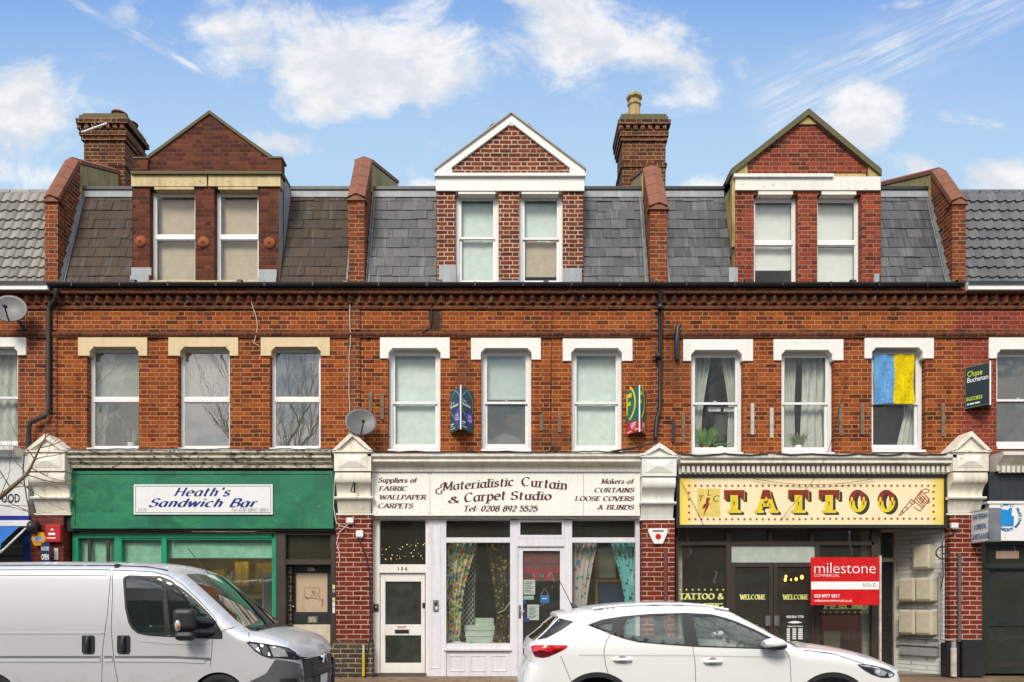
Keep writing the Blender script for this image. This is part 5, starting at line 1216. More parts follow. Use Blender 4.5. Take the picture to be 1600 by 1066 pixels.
cable([P(523,745,-.3),P(521,790,-.2),P(525,815,-.22),P(531,822,-.23),P(545,825,-.24)],.009,'wire_white','white cable hanging beside the right end of the green fascia')
cable([P(581,718,-.43),P(580,760,-.32),P(580,800,-.22),P(582,830,-.15)],.010,'wire_black','black cable down the right side of the sandwich bar console')
cable([P(38,708,-.42),P(36,740,-.4),P(42,780,-.35),P(50,815,-.3),P(58,838,-.3)],.010,'wire_black','black cable looping down beside the left console')
cable([P(1062,748,-.23),P(1085,790,-.23),P(1100,822,-.2)],.005,'wire_black','thin wire across the left end of the tattoo sign')
tag(MB().prism([P(1499,672,-.3),P(1505,668,-.3),P(1503,676,-.3)],(0,.05,0)).build('loose_tile', m['lead']),'small loose slate lying on the right hand gablet','slate') if False else None
T = thing('gas_pipe',P(568,1056,-.30),'yellow capped gas pipe standing against the dark brick plinth','pipe'); mb = MB(); mb.tube([P(568,1056,-.31),P(568,1022,-.31)],.028,10); mb.build('sleeve', plain('yellow gas sleeve',(.62,.45,.03),.5), T); MB().tube([P(568,1021.5,-.31),P(568,1008,-.31)],.02,10).build('riser', m['wire_white'], T)
T = thing('standpipe',P(1490,1057,-.36),'pale standpipe at the foot of the right hand pilaster','pipe'); MB().tube([P(1490,1057,-.36),P(1490,1012,-.36)],.055,12).build('column', m['wood_white'], T); MB().tube([P(1490,1011.5,-.36),P(1490,1003,-.36)],.045,12).build('cap', m['grey_plastic'], T)
# aerial on the left chimney
T = thing('tv_aerial',P(160,200,1.85),'white television aerial bar fixed to the left chimney','aerial'); mb = MB(); mb.tube([P(128,207,1.8),P(167,193,1.9)],.022,8); mb.build('boom', m['white_ink'], T)
mb = MB()
for i in range(7):
    p = Vector(P(131+5.5*i,206-2*i,1.81+.015*i)); mb.tube([p+Vector((0,-.12,.0)),p+Vector((0,.12,0))],.006,5)
mb.build('elements', m['steel'], T); MB().tube([P(165,194,1.9),P(165,200,2.16)],.015,6).build('bracket', m['black_iron'], T)
# lamp bracket on the sandwich bar console
T = thing('lamp_bracket',P(554,768,-.36),'small black iron lamp bracket on the stained console','bracket'); MB().pbox(552.5,555,746,770,-.38,.03).build('back_plate', m['black_iron'], T); MB().tube([P(553,752,-.38),P(550,762,-.44),P(548,768,-.42),P(552,769,-.38)],.012,6).build('scroll', m['black_iron'], T)
# ---------------------------------------------------------------- meter boxes in the alcove
wv = (A1-A0).normalized(); wn_ = Vector((wv.y,-wv.x,0)); wn_ = -wn_ if wn_.x > 0 else wn_
cream_plastic = plain('cream meter box plastic',(.58,.53,.40),.5)
def meter(d0, c, d, label):
    base = A0+wv*d0; z1_, z0_ = Z(c,.4), Z(d,.4)
    T = thing('meter_box', base+wv*.2+Vector((0,0,z0_)), label, 'meter box', 'meter boxes on the alcove wall')
    MB().obox(base+wn_*.0+Vector((0,0,z0_)), wv*.36, wn_*.20, (0,0,z1_-z0_)).build('case', cream_plastic, T, bevel=.03)
    MB().obox(base+wv*.03+wn_*.203+Vector((0,0,z0_+.04)), wv*.30, wn_*.014, (0,0,z1_-z0_-.08)).build('door', cream_plastic, T, bevel=.01)
meter(.18,852,890,'single cream meter box at the top of the alcove wall'); meter(.12,903,940,'nearer cream meter box in the middle row of the alcove wall'); meter(.50,903,940,'farther cream meter box in the middle row of the alcove wall'); meter(.12,953,992,'nearer cream meter box in the bottom row of the alcove wall'); meter(.50,953,992,'farther cream meter box in the bottom row of the alcove wall')
T = thing('meter_pipework',A0+Vector((0,0,.4)),'grey meter pipes and tray running along the alcove wall','pipework')
for z_, r in ((Z(945,.4),.02),(Z(997,.4),.028),(Z(1008,.4),.03)): MB().tube([A0+wv*.08+wn_*.05+Vector((0,0,z_)),A1-wv*.06+wn_*.05+Vector((0,0,z_))],r,8).build('pipe', m['grey_plastic'], T)
MB().obox(A0+wv*.1+Vector((0,0,Z(1024,.4))), wv*.8, wn_*.10, (0,0,.16)).build('tray', m['grey_plastic'], T); MB().tube([A0+wv*.07+wn_*.05+Vector((0,0,Z(895,.2))),A0+wv*.07+wn_*.05+Vector((0,0,Z(1000,.2)))],.02,8).build('pipe', m['grey_plastic'], T)
MB().tube([P(1470,895+103,-.06),P(1476,1000,-.1),P(1492,1001,-.30),P(1492,1003,-.33)],.02,8).build('pipe', m['grey_plastic'], T)
# ---------------------------------------------------------------- doorside fittings of the curtain shop
T = signthing('door_entry_panel','steel door entry panel with buttons on the lilac pilaster','entry panel',677,685,938,955,-.04); MB().pbox(677,685,938,955,-.045,.025).build('plate', m['steel'], T); MB().pbox(679,683,942,946,-.05,.006).build('speaker_grille', m['black_iron'], T); MB().pbox(680.5,683.5,948,952.5,-.05,.006).build('button', m['upvc'], T)
T = signthing('doorbell','small black doorbell on the white frame left of door 156','doorbell',584,591,944,955,-.02); MB().pbox(584,591,944,955,-.03,.03).build('case', m['black_iron'], T); MB().pbox(586,589,946.5,950,-.035,.006).build('button', m['grey_plastic'], T)
T = signthing('doorbell','column of small yellow and white doorbell labels beside the boarded brown door','doorbell',519,524,914,958,-.05)
for i,(c,d,mt) in enumerate(((914,920,'yellow_ink'),(921,926,'grey_plastic'),(934,940,'yellow_ink'),(941,948,'upvc'),(949,958,'upvc'))): MB().pbox(519.5,523.5,c,d,-.05,.012).build('bell_label', m[mt], T)
def notice(a,b,c,d,Y,mat_,label,cat='paper notice',lines=0,name='paper_notice'):
    T = signthing(name,label,cat,a,b,c,d,Y); MB().pbox(a,b,c,d,Y,.003).build('sheet', mat_, T)
    if lines:
        fr = pframe(a,b,c,d,Y-.001); mb = MB()
        for i in range(lines): rect(mb,fr,.1,.9-.25*((i*7)%3)/2,.12+.8*i/lines,.12+.8*i/lines+.35/lines,.001)
        mb.build('print', m['grey_ink'], T)
    return T
paper = plain('white paper',(.66,.70,.68),.8)
notice(818,836,906,929,.066,paper,'upper typed paper notice stuck inside the curtain shop door','paper notice',7); notice(817,834,931,937,.067,plain('mint paper',(.40,.58,.50),.8),'small mint paper strip under the upper door notice'); notice(824,842,945,969,.066,paper,'lower typed paper notice stuck inside the curtain shop door','paper notice',9)
notice(817,822,938,944,.064,plain('blue sticker',(.02,.06,.30),.5),'little blue sticker above the door handle level','sticker',name='sticker'); notice(817.5,822,950,965,.064,plain('navy sticker',(.015,.02,.10),.5),'tall navy sticker beside the curtain shop door handle','sticker',name='sticker'); notice(817,827,966,972,.064,plain('royal sticker',(.02,.04,.38),.5),'royal blue sticker at the bottom of the door notices','sticker',name='sticker')
T = notice(844,858,930,942,.20,plain('blue hanging sign',(.02,.22,.60),.4),'small bright blue sign hanging inside the curtain shop door','hanging sign',name='hanging_sign'); mb = MB(); fr = pframe(844,858,930,942,.199); rect(mb,fr,.2,.8,.40,.52,.001); mb.build('lettering', m['white_ink'], T); MB().tube([P(845,930,.201),P(851,919,.201),P(857,930,.201)],.004,5).build('cord', m['wire_white'], T)
# red bus picture blind in the door
T = signthing('picture_blind','red roller blind printed with three old red buses in the shop door','blind',817,875,861,908,.11)
MB().pbox(817.5,874.5,862,908,.11,.004).build('sheet', plain('dull pink print',(.20,.07,.075),.8), T)
fr = pframe(817,875,861,908,.109); mb = MB()
for c_, s_ in ((.14,.8),(.5,1.15),(.86,.8)):
    shape(mb,fr,[(c_-.18*s_,.98),(c_-.18*s_,.72),(c_-.13*s_,.60),(c_+.13*s_,.60),(c_+.18*s_,.72),(c_+.18*s_,.98)],.002+.001*s_)
mb.build('bus_front', plain('red bus print',(.36,.02,.04),.7), T); mb = MB()
for c_ in (.12,.5,.86): ring(mb,fr,c_-.13,c_+.13,.16,.44,.012,.02,.004); rect(mb,fr,c_-.10,c_+.10,.73,.95,.005)
mb.build('bus_window', plain('dark bus print',(.09,.045,.045),.7), T)
mb = MB()
for a in (.30,.70,.46,.54): rect(mb,fr,a-.008,a+.008,.76,.88,.006)
mb.build('bus_lamp', plain('pale bus print',(.5,.40,.40),.7), T)
# ---------------------------------------------------------------- curtains
def drape(name, label, mat_, Y, top, knot, bot, nf=7, amp=.035, tieback=None, cat='curtain'):
    """top/knot/bot = (px left, px right, py): hangs from a rail, gathered at the knot"""
    T = signthing(name,label,cat,min(top[0],bot[0]),max(top[1],bot[1]),top[2],bot[2],Y)
    def fn(u,v):
        if v > .5:
            t_ = (v-.5)/.5; e = t_**1.4; a = knot[0]+(top[0]-knot[0])*e; b = knot[1]+(top[1]-knot[1])*e; y_ = knot[2]+(top[2]-knot[2])*t_
        else:
            t_ = v/.5; e = t_**.8; a = bot[0]+(knot[0]-bot[0])*e; b = bot[1]+(knot[1]-bot[1])*e; y_ = bot[2]+(knot[2]-bot[2])*t_
        px = a+(b-a)*u; w_ = abs(X(b,Y)-X(a,Y))
        return (X(px,Y), Y+amp*math.sin(u*nf*2*math.pi+.6*math.sin(v*5))*(.5+.5*v)+.012*math.sin(u*23+v*9), Z(y_,Y))
    MB().grid(fn,nf*10,26).build('cloth', mat_, T)
    if tieback:
        a,b = tieback; p0, p1 = P(a[0],a[1],Y-.06), P(b[0],b[1],Y-.06); mid = P((a[0]+b[0])/2,(a[1]+b[1])/2+5,Y-.08); MB().tube([p0,mid,p1],.014,6).build('tieback', m['wood_white'], T)
    return T
flA = floral('bright floral fabric',(.62,.60,.38),[(.55,.42,.03),(.10,.28,.08),(.04,.10,.30),(.60,.14,.08),(.20,.40,.42),(.30,.34,.06)],17,.62,.95)
flB = floral('brown leaf fabric',(.060,.042,.026),[(.42,.34,.12),(.30,.24,.10)],15,.40,.55)
flC = floral('pale pink leaf fabric',(.62,.52,.50),[(.03,.26,.30),(.05,.36,.36),(.40,.12,.16)],12,.40,.6)
flD = floral('turquoise leaf fabric',(.22,.58,.58),[(.02,.16,.16),(.04,.30,.24),(.22,.03,.08)],13,.40,.62)
drape('shop_curtain','yellow and blue floral curtain tied back at the left of the shop window',flA,.30,(694,748,846),(694,722,948),(697,718,1006),6,tieback=((697,930),(722,950)))
drape('shop_curtain','dark brown curtain with gold leaves beside the lilac shop door',flB,.30,(757,799,846),(776,798,965),(768,796,1006),5,tieback=((778,958),(798,940)))
drape('shop_curtain','pale pink curtain with teal leaves right of the shop door',flC,.30,(892,934,846),(894,917,950),(894,908,1006),5)
drape('shop_curtain','turquoise curtain with dark leaves at the right end of the shop window',flD,.30,(953,995,846),(977,995,950),(980,996,1006),5)
def ribbon(): 
    n = NT('black and white trellis ribbon'); x,y,z = n.xyz(n.pos()); a = n.M('PINGPONG', n.M('MULTIPLY', z, 1.0), .055); d_ = n.M('ABSOLUTE', n.M('SUBTRACT', n.M('PINGPONG', n.M('MULTIPLY', x, 1.0), .045), n.M('MULTIPLY', a, .8)))
    n.pbsdf(n.mix(n.M('LESS_THAN', d_, .008), (.04,.045,.04), (.55,.58,.50)), .8); return n.mat
rb = ribbon()
drape('fabric_length','black and white trellis fabric length hanging behind the floral curtain',rb,.62,(722,746,846),(716,742,940),(708,742,1006),3,.02,cat='fabric')
T = signthing('sample_stand','pale stepped sample rack on the floor of the left shop window','display rack',730,773,966,1005,.5)
for i in range(4): MB().box(X(730,.5)-.02*i,X(773,.5),.42+.06*i-.06,.5+.06*i,Z(1005-9*i,.5)-.10,Z(1005-9*i,.5)+.01).build('shelf', plain('pale mint rack',(.52,.60,.52),.6) if i==0 else T.children[0].data.materials[0], T)
MB().box(X(732,.5),X(771,.5),.66,.70,Z(1003,.5),Z(966,.5)).build('back_panel', T.children[0].data.materials[0], T)
T = signthing('framed_board','blue board in an orange wooden frame standing behind the turquoise curtain','board',930,975,905,1006,.9); MB().pbox(933,975,912,1006,.92,.03).build('panel', plain('deep blue panel',(.01,.035,.10),.7), T); MB().pbox(930,934,865,1006,.9,.05).pbox(934.2,975,905,909,.9,.05).build('frame', plain('orange pine frame',(.40,.20,.03),.6), T)
T = signthing('fabric_sample','pale cream fabric sample hung behind the turquoise curtain','fabric',935,960,858,903,.85); MB().pbox(935,962,858,903,.85,.02).build('cloth', plain('cream sample cloth',(.36,.36,.28),.9), T)
T = signthing('fabric_bundle','crumpled pale floral cloth lying along the left window floor','fabric',698,797,995,1006,.3); MB().grid(lambda u,v:(X(699+97*u,.25),.14+.14*v,Z(1006,.2)+.09*abs(noise.noise((u*9,v*3,1)))*math.sin(math.pi*v)+.005),30,8).build('cloth', flC, T)
# window seat panels so the displays stand on something
MB().box(X(697),X(797),.14,1.0,Z(1009),Z(1006.5)).box(X(894),X(993),.14,1.0,Z(1009),Z(1006.5)).build('window_seat', m['floorboard'], hC) if False else None
MB().box(X(695),X(800),.15,1.0,.04,Z(1006.5)).build('window_seat', m['floorboard'], hC); MB().box(X(892),X(1000),.15,1.2,.04,Z(1006.5)).build('window_seat', m['floorboard'], hC)
# upstairs net curtains
for args in (('left white net curtain of the first tattoo shop upstairs window',(1082,1112,552),(1083,1098,650),(1083,1092,706)),('right white net curtain of the first tattoo shop upstairs window',(1124,1156,552),(1138,1154,640),(1136,1150,706)),
             ('narrow left net curtain of the window with the grass plant',(1222,1243,552),(1222,1242,630),(1222,1242,706)),('wide right net curtain of the window with the grass plant',(1254,1298,552),(1252,1298,630),(1250,1298,706))):
    drape('net_curtain',args[0],m['net'],.36,args[1],args[2],args[3],4,.03)
drape('net_curtain','white net curtain knotted aside in the window below the flag',m['net'],.36,(1402,1440,552),(1412,1438,650),(1398,1436,706),4,.03)
drape('net_curtain','full white net curtain across the upstairs window at the left edge',m['net'],.34,(-47,28,552),(-47,28,630),(-47,28,697),6,.03); drape('net_curtain','pale green net curtain at the left side of the lamp window',m['net_dim'],.36,(143,172,626),(143,166,660),(143,163,700),3,.025)
# ---------------------------------------------------------------- plants, lamp, flag behind and on the windows
def leafplant(label, px, py, Y, n_, h_, spread, mat_, blade=.02, name='pot_plant', droop=.3, seed=1, pot=True):
    rnd = random.Random(seed); c = Vector(P(px,py,Y)); T = thing(name, c, label, 'plant'); mb = MB()
    for i in range(n_):
        a = rnd.uniform(0,2*math.pi); l = h_*rnd.uniform(.55,1.0); s_ = spread*rnd.uniform(.2,1.0); w_ = blade*rnd.uniform(.6,1.2); pts = []
        for k in range(6):
            t_ = k/5; pts.append(c+Vector((math.cos(a)*s_*t_, math.sin(a)*s_*.35*t_, .06+l*t_-droop*l*t_*t_)))
        for k in range(5):
            w0, w1 = w_*math.sin(math.pi*(k/5*.8+.15)), w_*math.sin(math.pi*((k+1)/5*.8+.15)) if k < 4 else 0.001; mb.poly([pts[k]-Vector((w0,0,0)),pts[k]+Vector((w0,0,0)),pts[k+1]+Vector((w1,0,0)),pts[k+1]-Vector((w1,0,0))])
    mb.build('leaves', mat_, T)
    if pot: MB().lathe(c-Vector((0,0,.02)),[(.001,0),(.055,0),(.075,.12),(.066,.12),(.05,.1)],14).build('pot', m['white_paint'] if seed%2 else m['terracotta'], T)
leafplant('grassy spider plant in the middle tattoo shop upstairs window',1247,704,.30,60,.50,.30,m['leaf_dull'],.010,droop=.35,seed=3)
leafplant('bushy green plant in the first tattoo shop upstairs window',1102,706,.30,46,.62,.34,m['leaf'],.030,droop=.25,seed=4); leafplant('low green trailing plant on the sill right of the bushy plant',1125,706,.28,34,.26,.30,m['leaf'],.028,droop=.5,seed=5)
leafplant('long leaved pale green plant in the lamp window of the sandwich bar house',150,700,.32,7,1.0,.65,m['leaf_dull'],.035,droop=.12,seed=6); leafplant('spiky pale plant at the right side of the lamp window',205,700,.34,16,.5,.35,m['leaf_dull'],.014,droop=.2,seed=7)
T = thing('desk_lamp',P(194,700,.3),'black angled desk lamp standing in the left sandwich bar window','lamp'); MB().lathe(P(194,700,.3),[(.001,0),(.10,0),(.10,.02),(.02,.03)],16).build('base', m['black_iron'], T); MB().tube([P(194,700,.3),P(194,660,.3),P(190,654,.3),P(178,645,.3)],.028,8).build('arm', m['black_iron'], T)
mb = MB(); mb.ball(P(174,652,.3),.085,.07,.075,10); mb.tube([P(178,645,.3),P(174,649,.3)],.035,8); mb.build('shade', m['black_iron'], T)
def flagmat():
    n = NT('blue and yellow cloth'); x = n.xyz(n.pos())[0]; c = n.mix(n.M('GREATER_THAN', x, X(1398,.06)), (.14,.36,.68), (.78,.60,.0)); n.pbsdf(c, .75, 0, n.bump(n.noise(n.scale(n.pos(),(6,1,2.2)),3.2,4,.6,1.2),.9,.06), .2); return n.mat
T = signthing('flag','blue and yellow flag hung sideways across an upstairs window','flag',1366,1430,553,630,.06)
MB().grid(lambda u,v:(X(1366.5+63*u,.06)+.008*math.sin(v*9), .085+.018*math.sin((u*1.3+v)*9)*(1-v*.6)+.012*math.sin(u*17-v*6), Z(631,.06)+(Z(553,.06)-Z(631,.06))*v+.012*math.sin(u*math.pi)*(1-v)),50,50).build('cloth', flagmat(), T)
MB().tube([P(1364,552.5,.07),P(1433,552.5,.07)],.007,6).build('rail', m['wood_white'], T)
def frosty(a,b,c,d,Y,label): return notice(a,b,c,d,Y,paper,label,'sign',3,'window_sign')
frosty(1107,1126,636,643,.235,'left small white sign inside the first tattoo shop upstairs window'); frosty(1131,1150,636,643,.235,'right small white sign inside the first tattoo shop upstairs window')
# grey high-backed chair behind the first tattoo window
T = thing('office_chair',P(1125,704,1.1),'dark grey chair back seen behind the plants upstairs','chair'); MB().prism([P(1108,690,1.0),P(1140,692,1.0),P(1148,652,1.0),P(1120,646,1.0)],(0,.08,0)).build('backrest', plain('grey upholstery',(.08,.085,.085),.9), T, bevel=.02); MB().pbox(1122,1130,690,730,1.02,.05).build('stem', m['black_iron'], T); MB().pbox(1108,1140,716,722,.8,.45).build('seat', m['black_iron'], T)
T = thing('table_lamp',P(790,702,.7),'dark domed shape behind the middle curtain shop upstairs window','lamp shade'); MB().lathe(P(790,702,.7),[(.42,0),(.40,.08),(.30,.20),(.12,.30),(.001,.32)],24).build('shade', plain('grey fabric shade',(.10,.10,.10),.9), T)
# ---------------------------------------------------------------- window lettering of the tattoo shop
fr = pframe(1060,1135,852,1045,.158); mb = MB(); W_ = dict(thick=.30, thin=.13, slant=0, serif=True, track=.16)
sx_ = lambda x: (x-1060)/75; sy_ = lambda y: (y-852)/193
for i in range(8): fan(mb,fr,star(sx_(1063+9.6*i),sy_(921.5),.028,.011),.001)
lay(mb,fr,nib('TATTOO &',**W_),sx_(1061),sx_(1131),sy_(927),sy_(937),.001); lay(mb,fr,nib('PIERCING',**W_),sx_(1063),sx_(1131),sy_(942.5),sy_(952),.001)
mb.build('lettering', m['yellow_ink'], sD)
mb = MB(); fr = pframe(1281,1362,852,1045,.158); sx_ = lambda x: (x-1281)/81
lay(mb,fr,nib('TATTOO &',**W_),sx_(1286),sx_(1356),sy_(927),sy_(937),.001); lay(mb,fr,nib('PIERCING',**W_),sx_(1286),sx_(1356),sy_(942.5),sy_(952),.001)
for i in range(8): fan(mb,fr,star(sx_(1288+9.6*i),sy_(957),.026,.011),.001)
mb.build('lettering', m['yellow_ink'], sD)
drs = [o for o in hD.children if o.name.startswith('door') and 'panel' not in o.name][:2]
for o_, (a,b) in zip(drs, ((1155,1196),(1222,1263))):
    fr = pframe(a,b,929,937,.143); mb = MB(); lay(mb,fr,nib('WELCOME',**W_),0,1,0,1,.001); mb.build('lettering', m['yellow_ink'], o_)
fr = pframe(1226,1258,960,1008,.143); mb = MB(); lay(mb,fr,sans('020 8241 7778',.03),.08,.92,.04,.12,.001); lay(mb,fr,sans('Opening Hours',.02),.12,.9,.36,.43,.001)
for i in range(7):
    rect(mb,fr,.10,.26,.46+.062*i,.50+.062*i,.001)
    if i < 6: rect(mb,fr,.38,.56,.46+.062*i,.50+.062*i,.001); rect(mb,fr,.66,.88,.46+.062*i,.50+.062*i,.001)
for y_ in (.27,.93): shape(mb,fr,[(.12,y_),(.4,y_-.05),(.6,y_-.05),(.88,y_),(.6,y_+.025),(.4,y_+.025)],.001)
mb.build('lettering', m['white_ink'], drs[1])
# lit bulbs inside the tattoo shop and fairy lights behind the transom
def glow(name, col, s_): return plain(name, col, .5, emis=col, estr=s_)
warm = glow('warm bulb',(1.0,.36,.06),6.0); tiny = glow('fairy bulb',(1.0,.62,.25),2.2)
for i,(px,py,r,lb) in enumerate(((1228,901,.026,'amber bulb hanging highest at the left of the tattoo shop bulbs'),(1227,906,.030,'larger amber bulb just under the leftmost tattoo shop bulb'),(1236,906,.018,'small amber bulb in the middle of the tattoo shop bulbs'),(1244,905,.030,'amber bulb second from right in the tattoo shop'),(1253,902,.036,'big amber bulb at the right of the tattoo shop bulbs'))):
    T = thing('hanging_bulb',P(px,py,1.6),lb,'light bulb','bulbs hanging in the tattoo shop'); MB().ball(P(px,py,1.6),r,r,r*1.35,10).build('globe', warm, T); MB().tube([P(px,py-2,1.6),P(px,840,1.6)],.004,5).build('cord', m['wire_black'], T)
T = thing('fairy_lights',P(629,875,.8),'string of tiny warm fairy lights behind the transom over door 156','fairy lights'); mb = MB(); rnd = random.Random(9); pts = []
for i in range(30):
    px = 597+66*(i/29)+rnd.uniform(-3,3); py = rnd.uniform(848,876); pts.append(P(px,py,.8)); r = rnd.choice((.006,.008,.011)); mb.ball(P(px,py,.8),r,r,r,5)
mb.build('bulbs', tiny, T); MB().tube(pts,.003,4).build('wire', m['wire_black'], T); T.children[0]['kind'] = 'stuff'
# ---------------------------------------------------------------- things inside the sandwich bar and tattoo shop
ykit = plain('mustard kitchen units',(.50,.32,.02),.5)
for i,(a,b,c,d,Y_) in enumerate(((367,389,878,916,2.2),(332,352,890,960,2.6),(388,428,880,925,2.6))):
    T = signthing('kitchen_cupboard',('mustard wall cupboard in the middle of the sandwich bar','mustard tall unit at the left of the sandwich bar interior','mustard wall cupboard at the right of the sandwich bar interior')[i],'cupboard',a,b,c,d,Y_)
    MB().pbox(a,b,c,d,Y_,.4).build('carcass', ykit, T); MB().pbox(a+.6,(a+b)/2-.3,c+.6,d-.6,Y_-.02,.018).build('door', ykit, T); MB().pbox((a+b)/2+.3,b-.6,c+.6,d-.6,Y_-.02,.018).build('door', ykit, T)
T = signthing('fridge','white glass fronted fridge right of the mustard cupboards','fridge',410,426,895,1000,1.6); MB().pbox(410,426,895,1000,1.6,.5).build('cabinet', m['upvc'], T); MB().pbox(412,424,902,990,1.585,.014).build('door', m['grey_plastic'], T)
T = signthing('counter','yellow topped counter along the back of the sandwich bar','counter',255,428,930,1040,2.2); MB().pbox(255,428,930,936,2.15,.8).build('worktop', ykit, T); MB().pbox(257,426,936.2,1046,2.2,.7).build('front_panel', m['brown_frame'], T)
T = signthing('tattoo_counter','dark red counter inside the right tattoo shop window','counter',1285,1360,955,1045,1.2); MB().pbox(1283,1362,958,1056,1.2,.6).build('front_panel', plain('oxblood panel',(.10,.018,.014),.5), T); MB().pbox(1280,1364,954,958,1.15,.7).build('worktop', m['brown_frame'], T)
T = signthing('cardboard_sheet','beige board leaning inside the right tattoo shop window','board',1288,1313,986,1040,.6); MB().pbox(1288,1313,986,1050,.6,.02).build('sheet', plain('beige board',(.30,.25,.17),.8), T)
tag(MB().pbox(1348,1362,852,1052,.45,.05).build('white_pillar', m['wood_white']),'pale pillar inside the right edge of the tattoo shop window','pillar'); tag(MB().pbox(1060,1066,852,1052,.40,.05).build('white_pillar', m['wood_white']),'pale pillar inside the left edge of the tattoo shop window','pillar')
# door art on the boarded brown door
fr = pframe(462,512,895,957,.249)
T = signthing('door_poster','sketch like cream poster filling the upper brown door panel','poster',463,511,896,956,.245); MB().pbox(462.5,511.5,895.5,956.5,.243,.005).build('sheet', paint('stained cream paper',(.52,.40,.27),(.30,.18,.08),.5), T)
mb = MB(); rnd = random.Random(2)
def sk(a,b,c,d):
    dx,dy=c-a,d-b; l=math.hypot(dx,dy) or 1; nx,ny=-dy/l*.007,dx/l*.006; shape(mb,pframe(462,512,895,957,.243),[(a-nx,b-ny),(a+nx,b+ny),(c+nx,d+ny),(c-nx,d-ny)],.001)
for a,b,c,d in ((.28,.38,.74,.38),(.28,.38,.26,.64),(.74,.38,.76,.66),(.26,.64,.76,.66)): sk(a,b,c,d)
px_, py_ = .3, .6
for i in range(40):
    nx_, ny_ = min(.85,max(.18,px_+rnd.uniform(-.09,.11))), min(.86,max(.40,py_+rnd.uniform(-.09,.09))); sk(px_,py_,nx_,ny_); px_, py_ = nx_, ny_
mb.build('sketch', plain('brown sketch ink',(.22,.11,.06),.8), T)

T = thing('strip_light',(X(345,1.5),1.5,Z(862,1.5)),'lit tube lamp on the ceiling of the sandwich bar behind the mint blind','light')
MB().box(X(300,1.5),X(400,1.5),1.45,1.55,Z(845,1.5),Z(842,1.5)).build('casing', m['upvc'], T); MB().tube([(X(302,1.5),1.5,Z(847,1.5)),(X(398,1.5),1.5,Z(847,1.5))],.02,8).build('tube', glow('warm tube light',(1.0,.86,.6),30.0), T)
# ---------------------------------------------------------------- vehicles
def inside(p, poly):
    x, y = p; c = False; n = len(poly); j = n-1
    for i in range(n):
        xi, yi = poly[i]; xj, yj = poly[j]
        if (yi > y) != (yj > y) and x < (xj-xi)*(y-yi)/(yj-yi)+xi: c = not c
        j = i
    return c
def dens(pts, step, closed=False):
    out = []; n = len(pts)
    for i in range(n if closed else n-1):
        a, b = pts[i], pts[(i+1) % n]; k = max(1, int(math.ceil(math.hypot(b[0]-a[0], b[1]-a[1])/step)))
        for q in range(k): out.append(tuple(a[d]+(b[d]-a[d])*q/k for d in range(len(a))))
    if not closed: out.append(tuple(pts[-1]))
    return out
def chaikin(pts, it=2):
    for _ in range(it):
        o = [pts[0]]
        for a, b in zip(pts, pts[1:]):
            o.append(tuple(.75*u+.25*v for u, v in zip(a,b))); o.append(tuple(.25*u+.75*v for u, v in zip(a,b)))
        o.append(pts[-1]); pts = o
    return pts
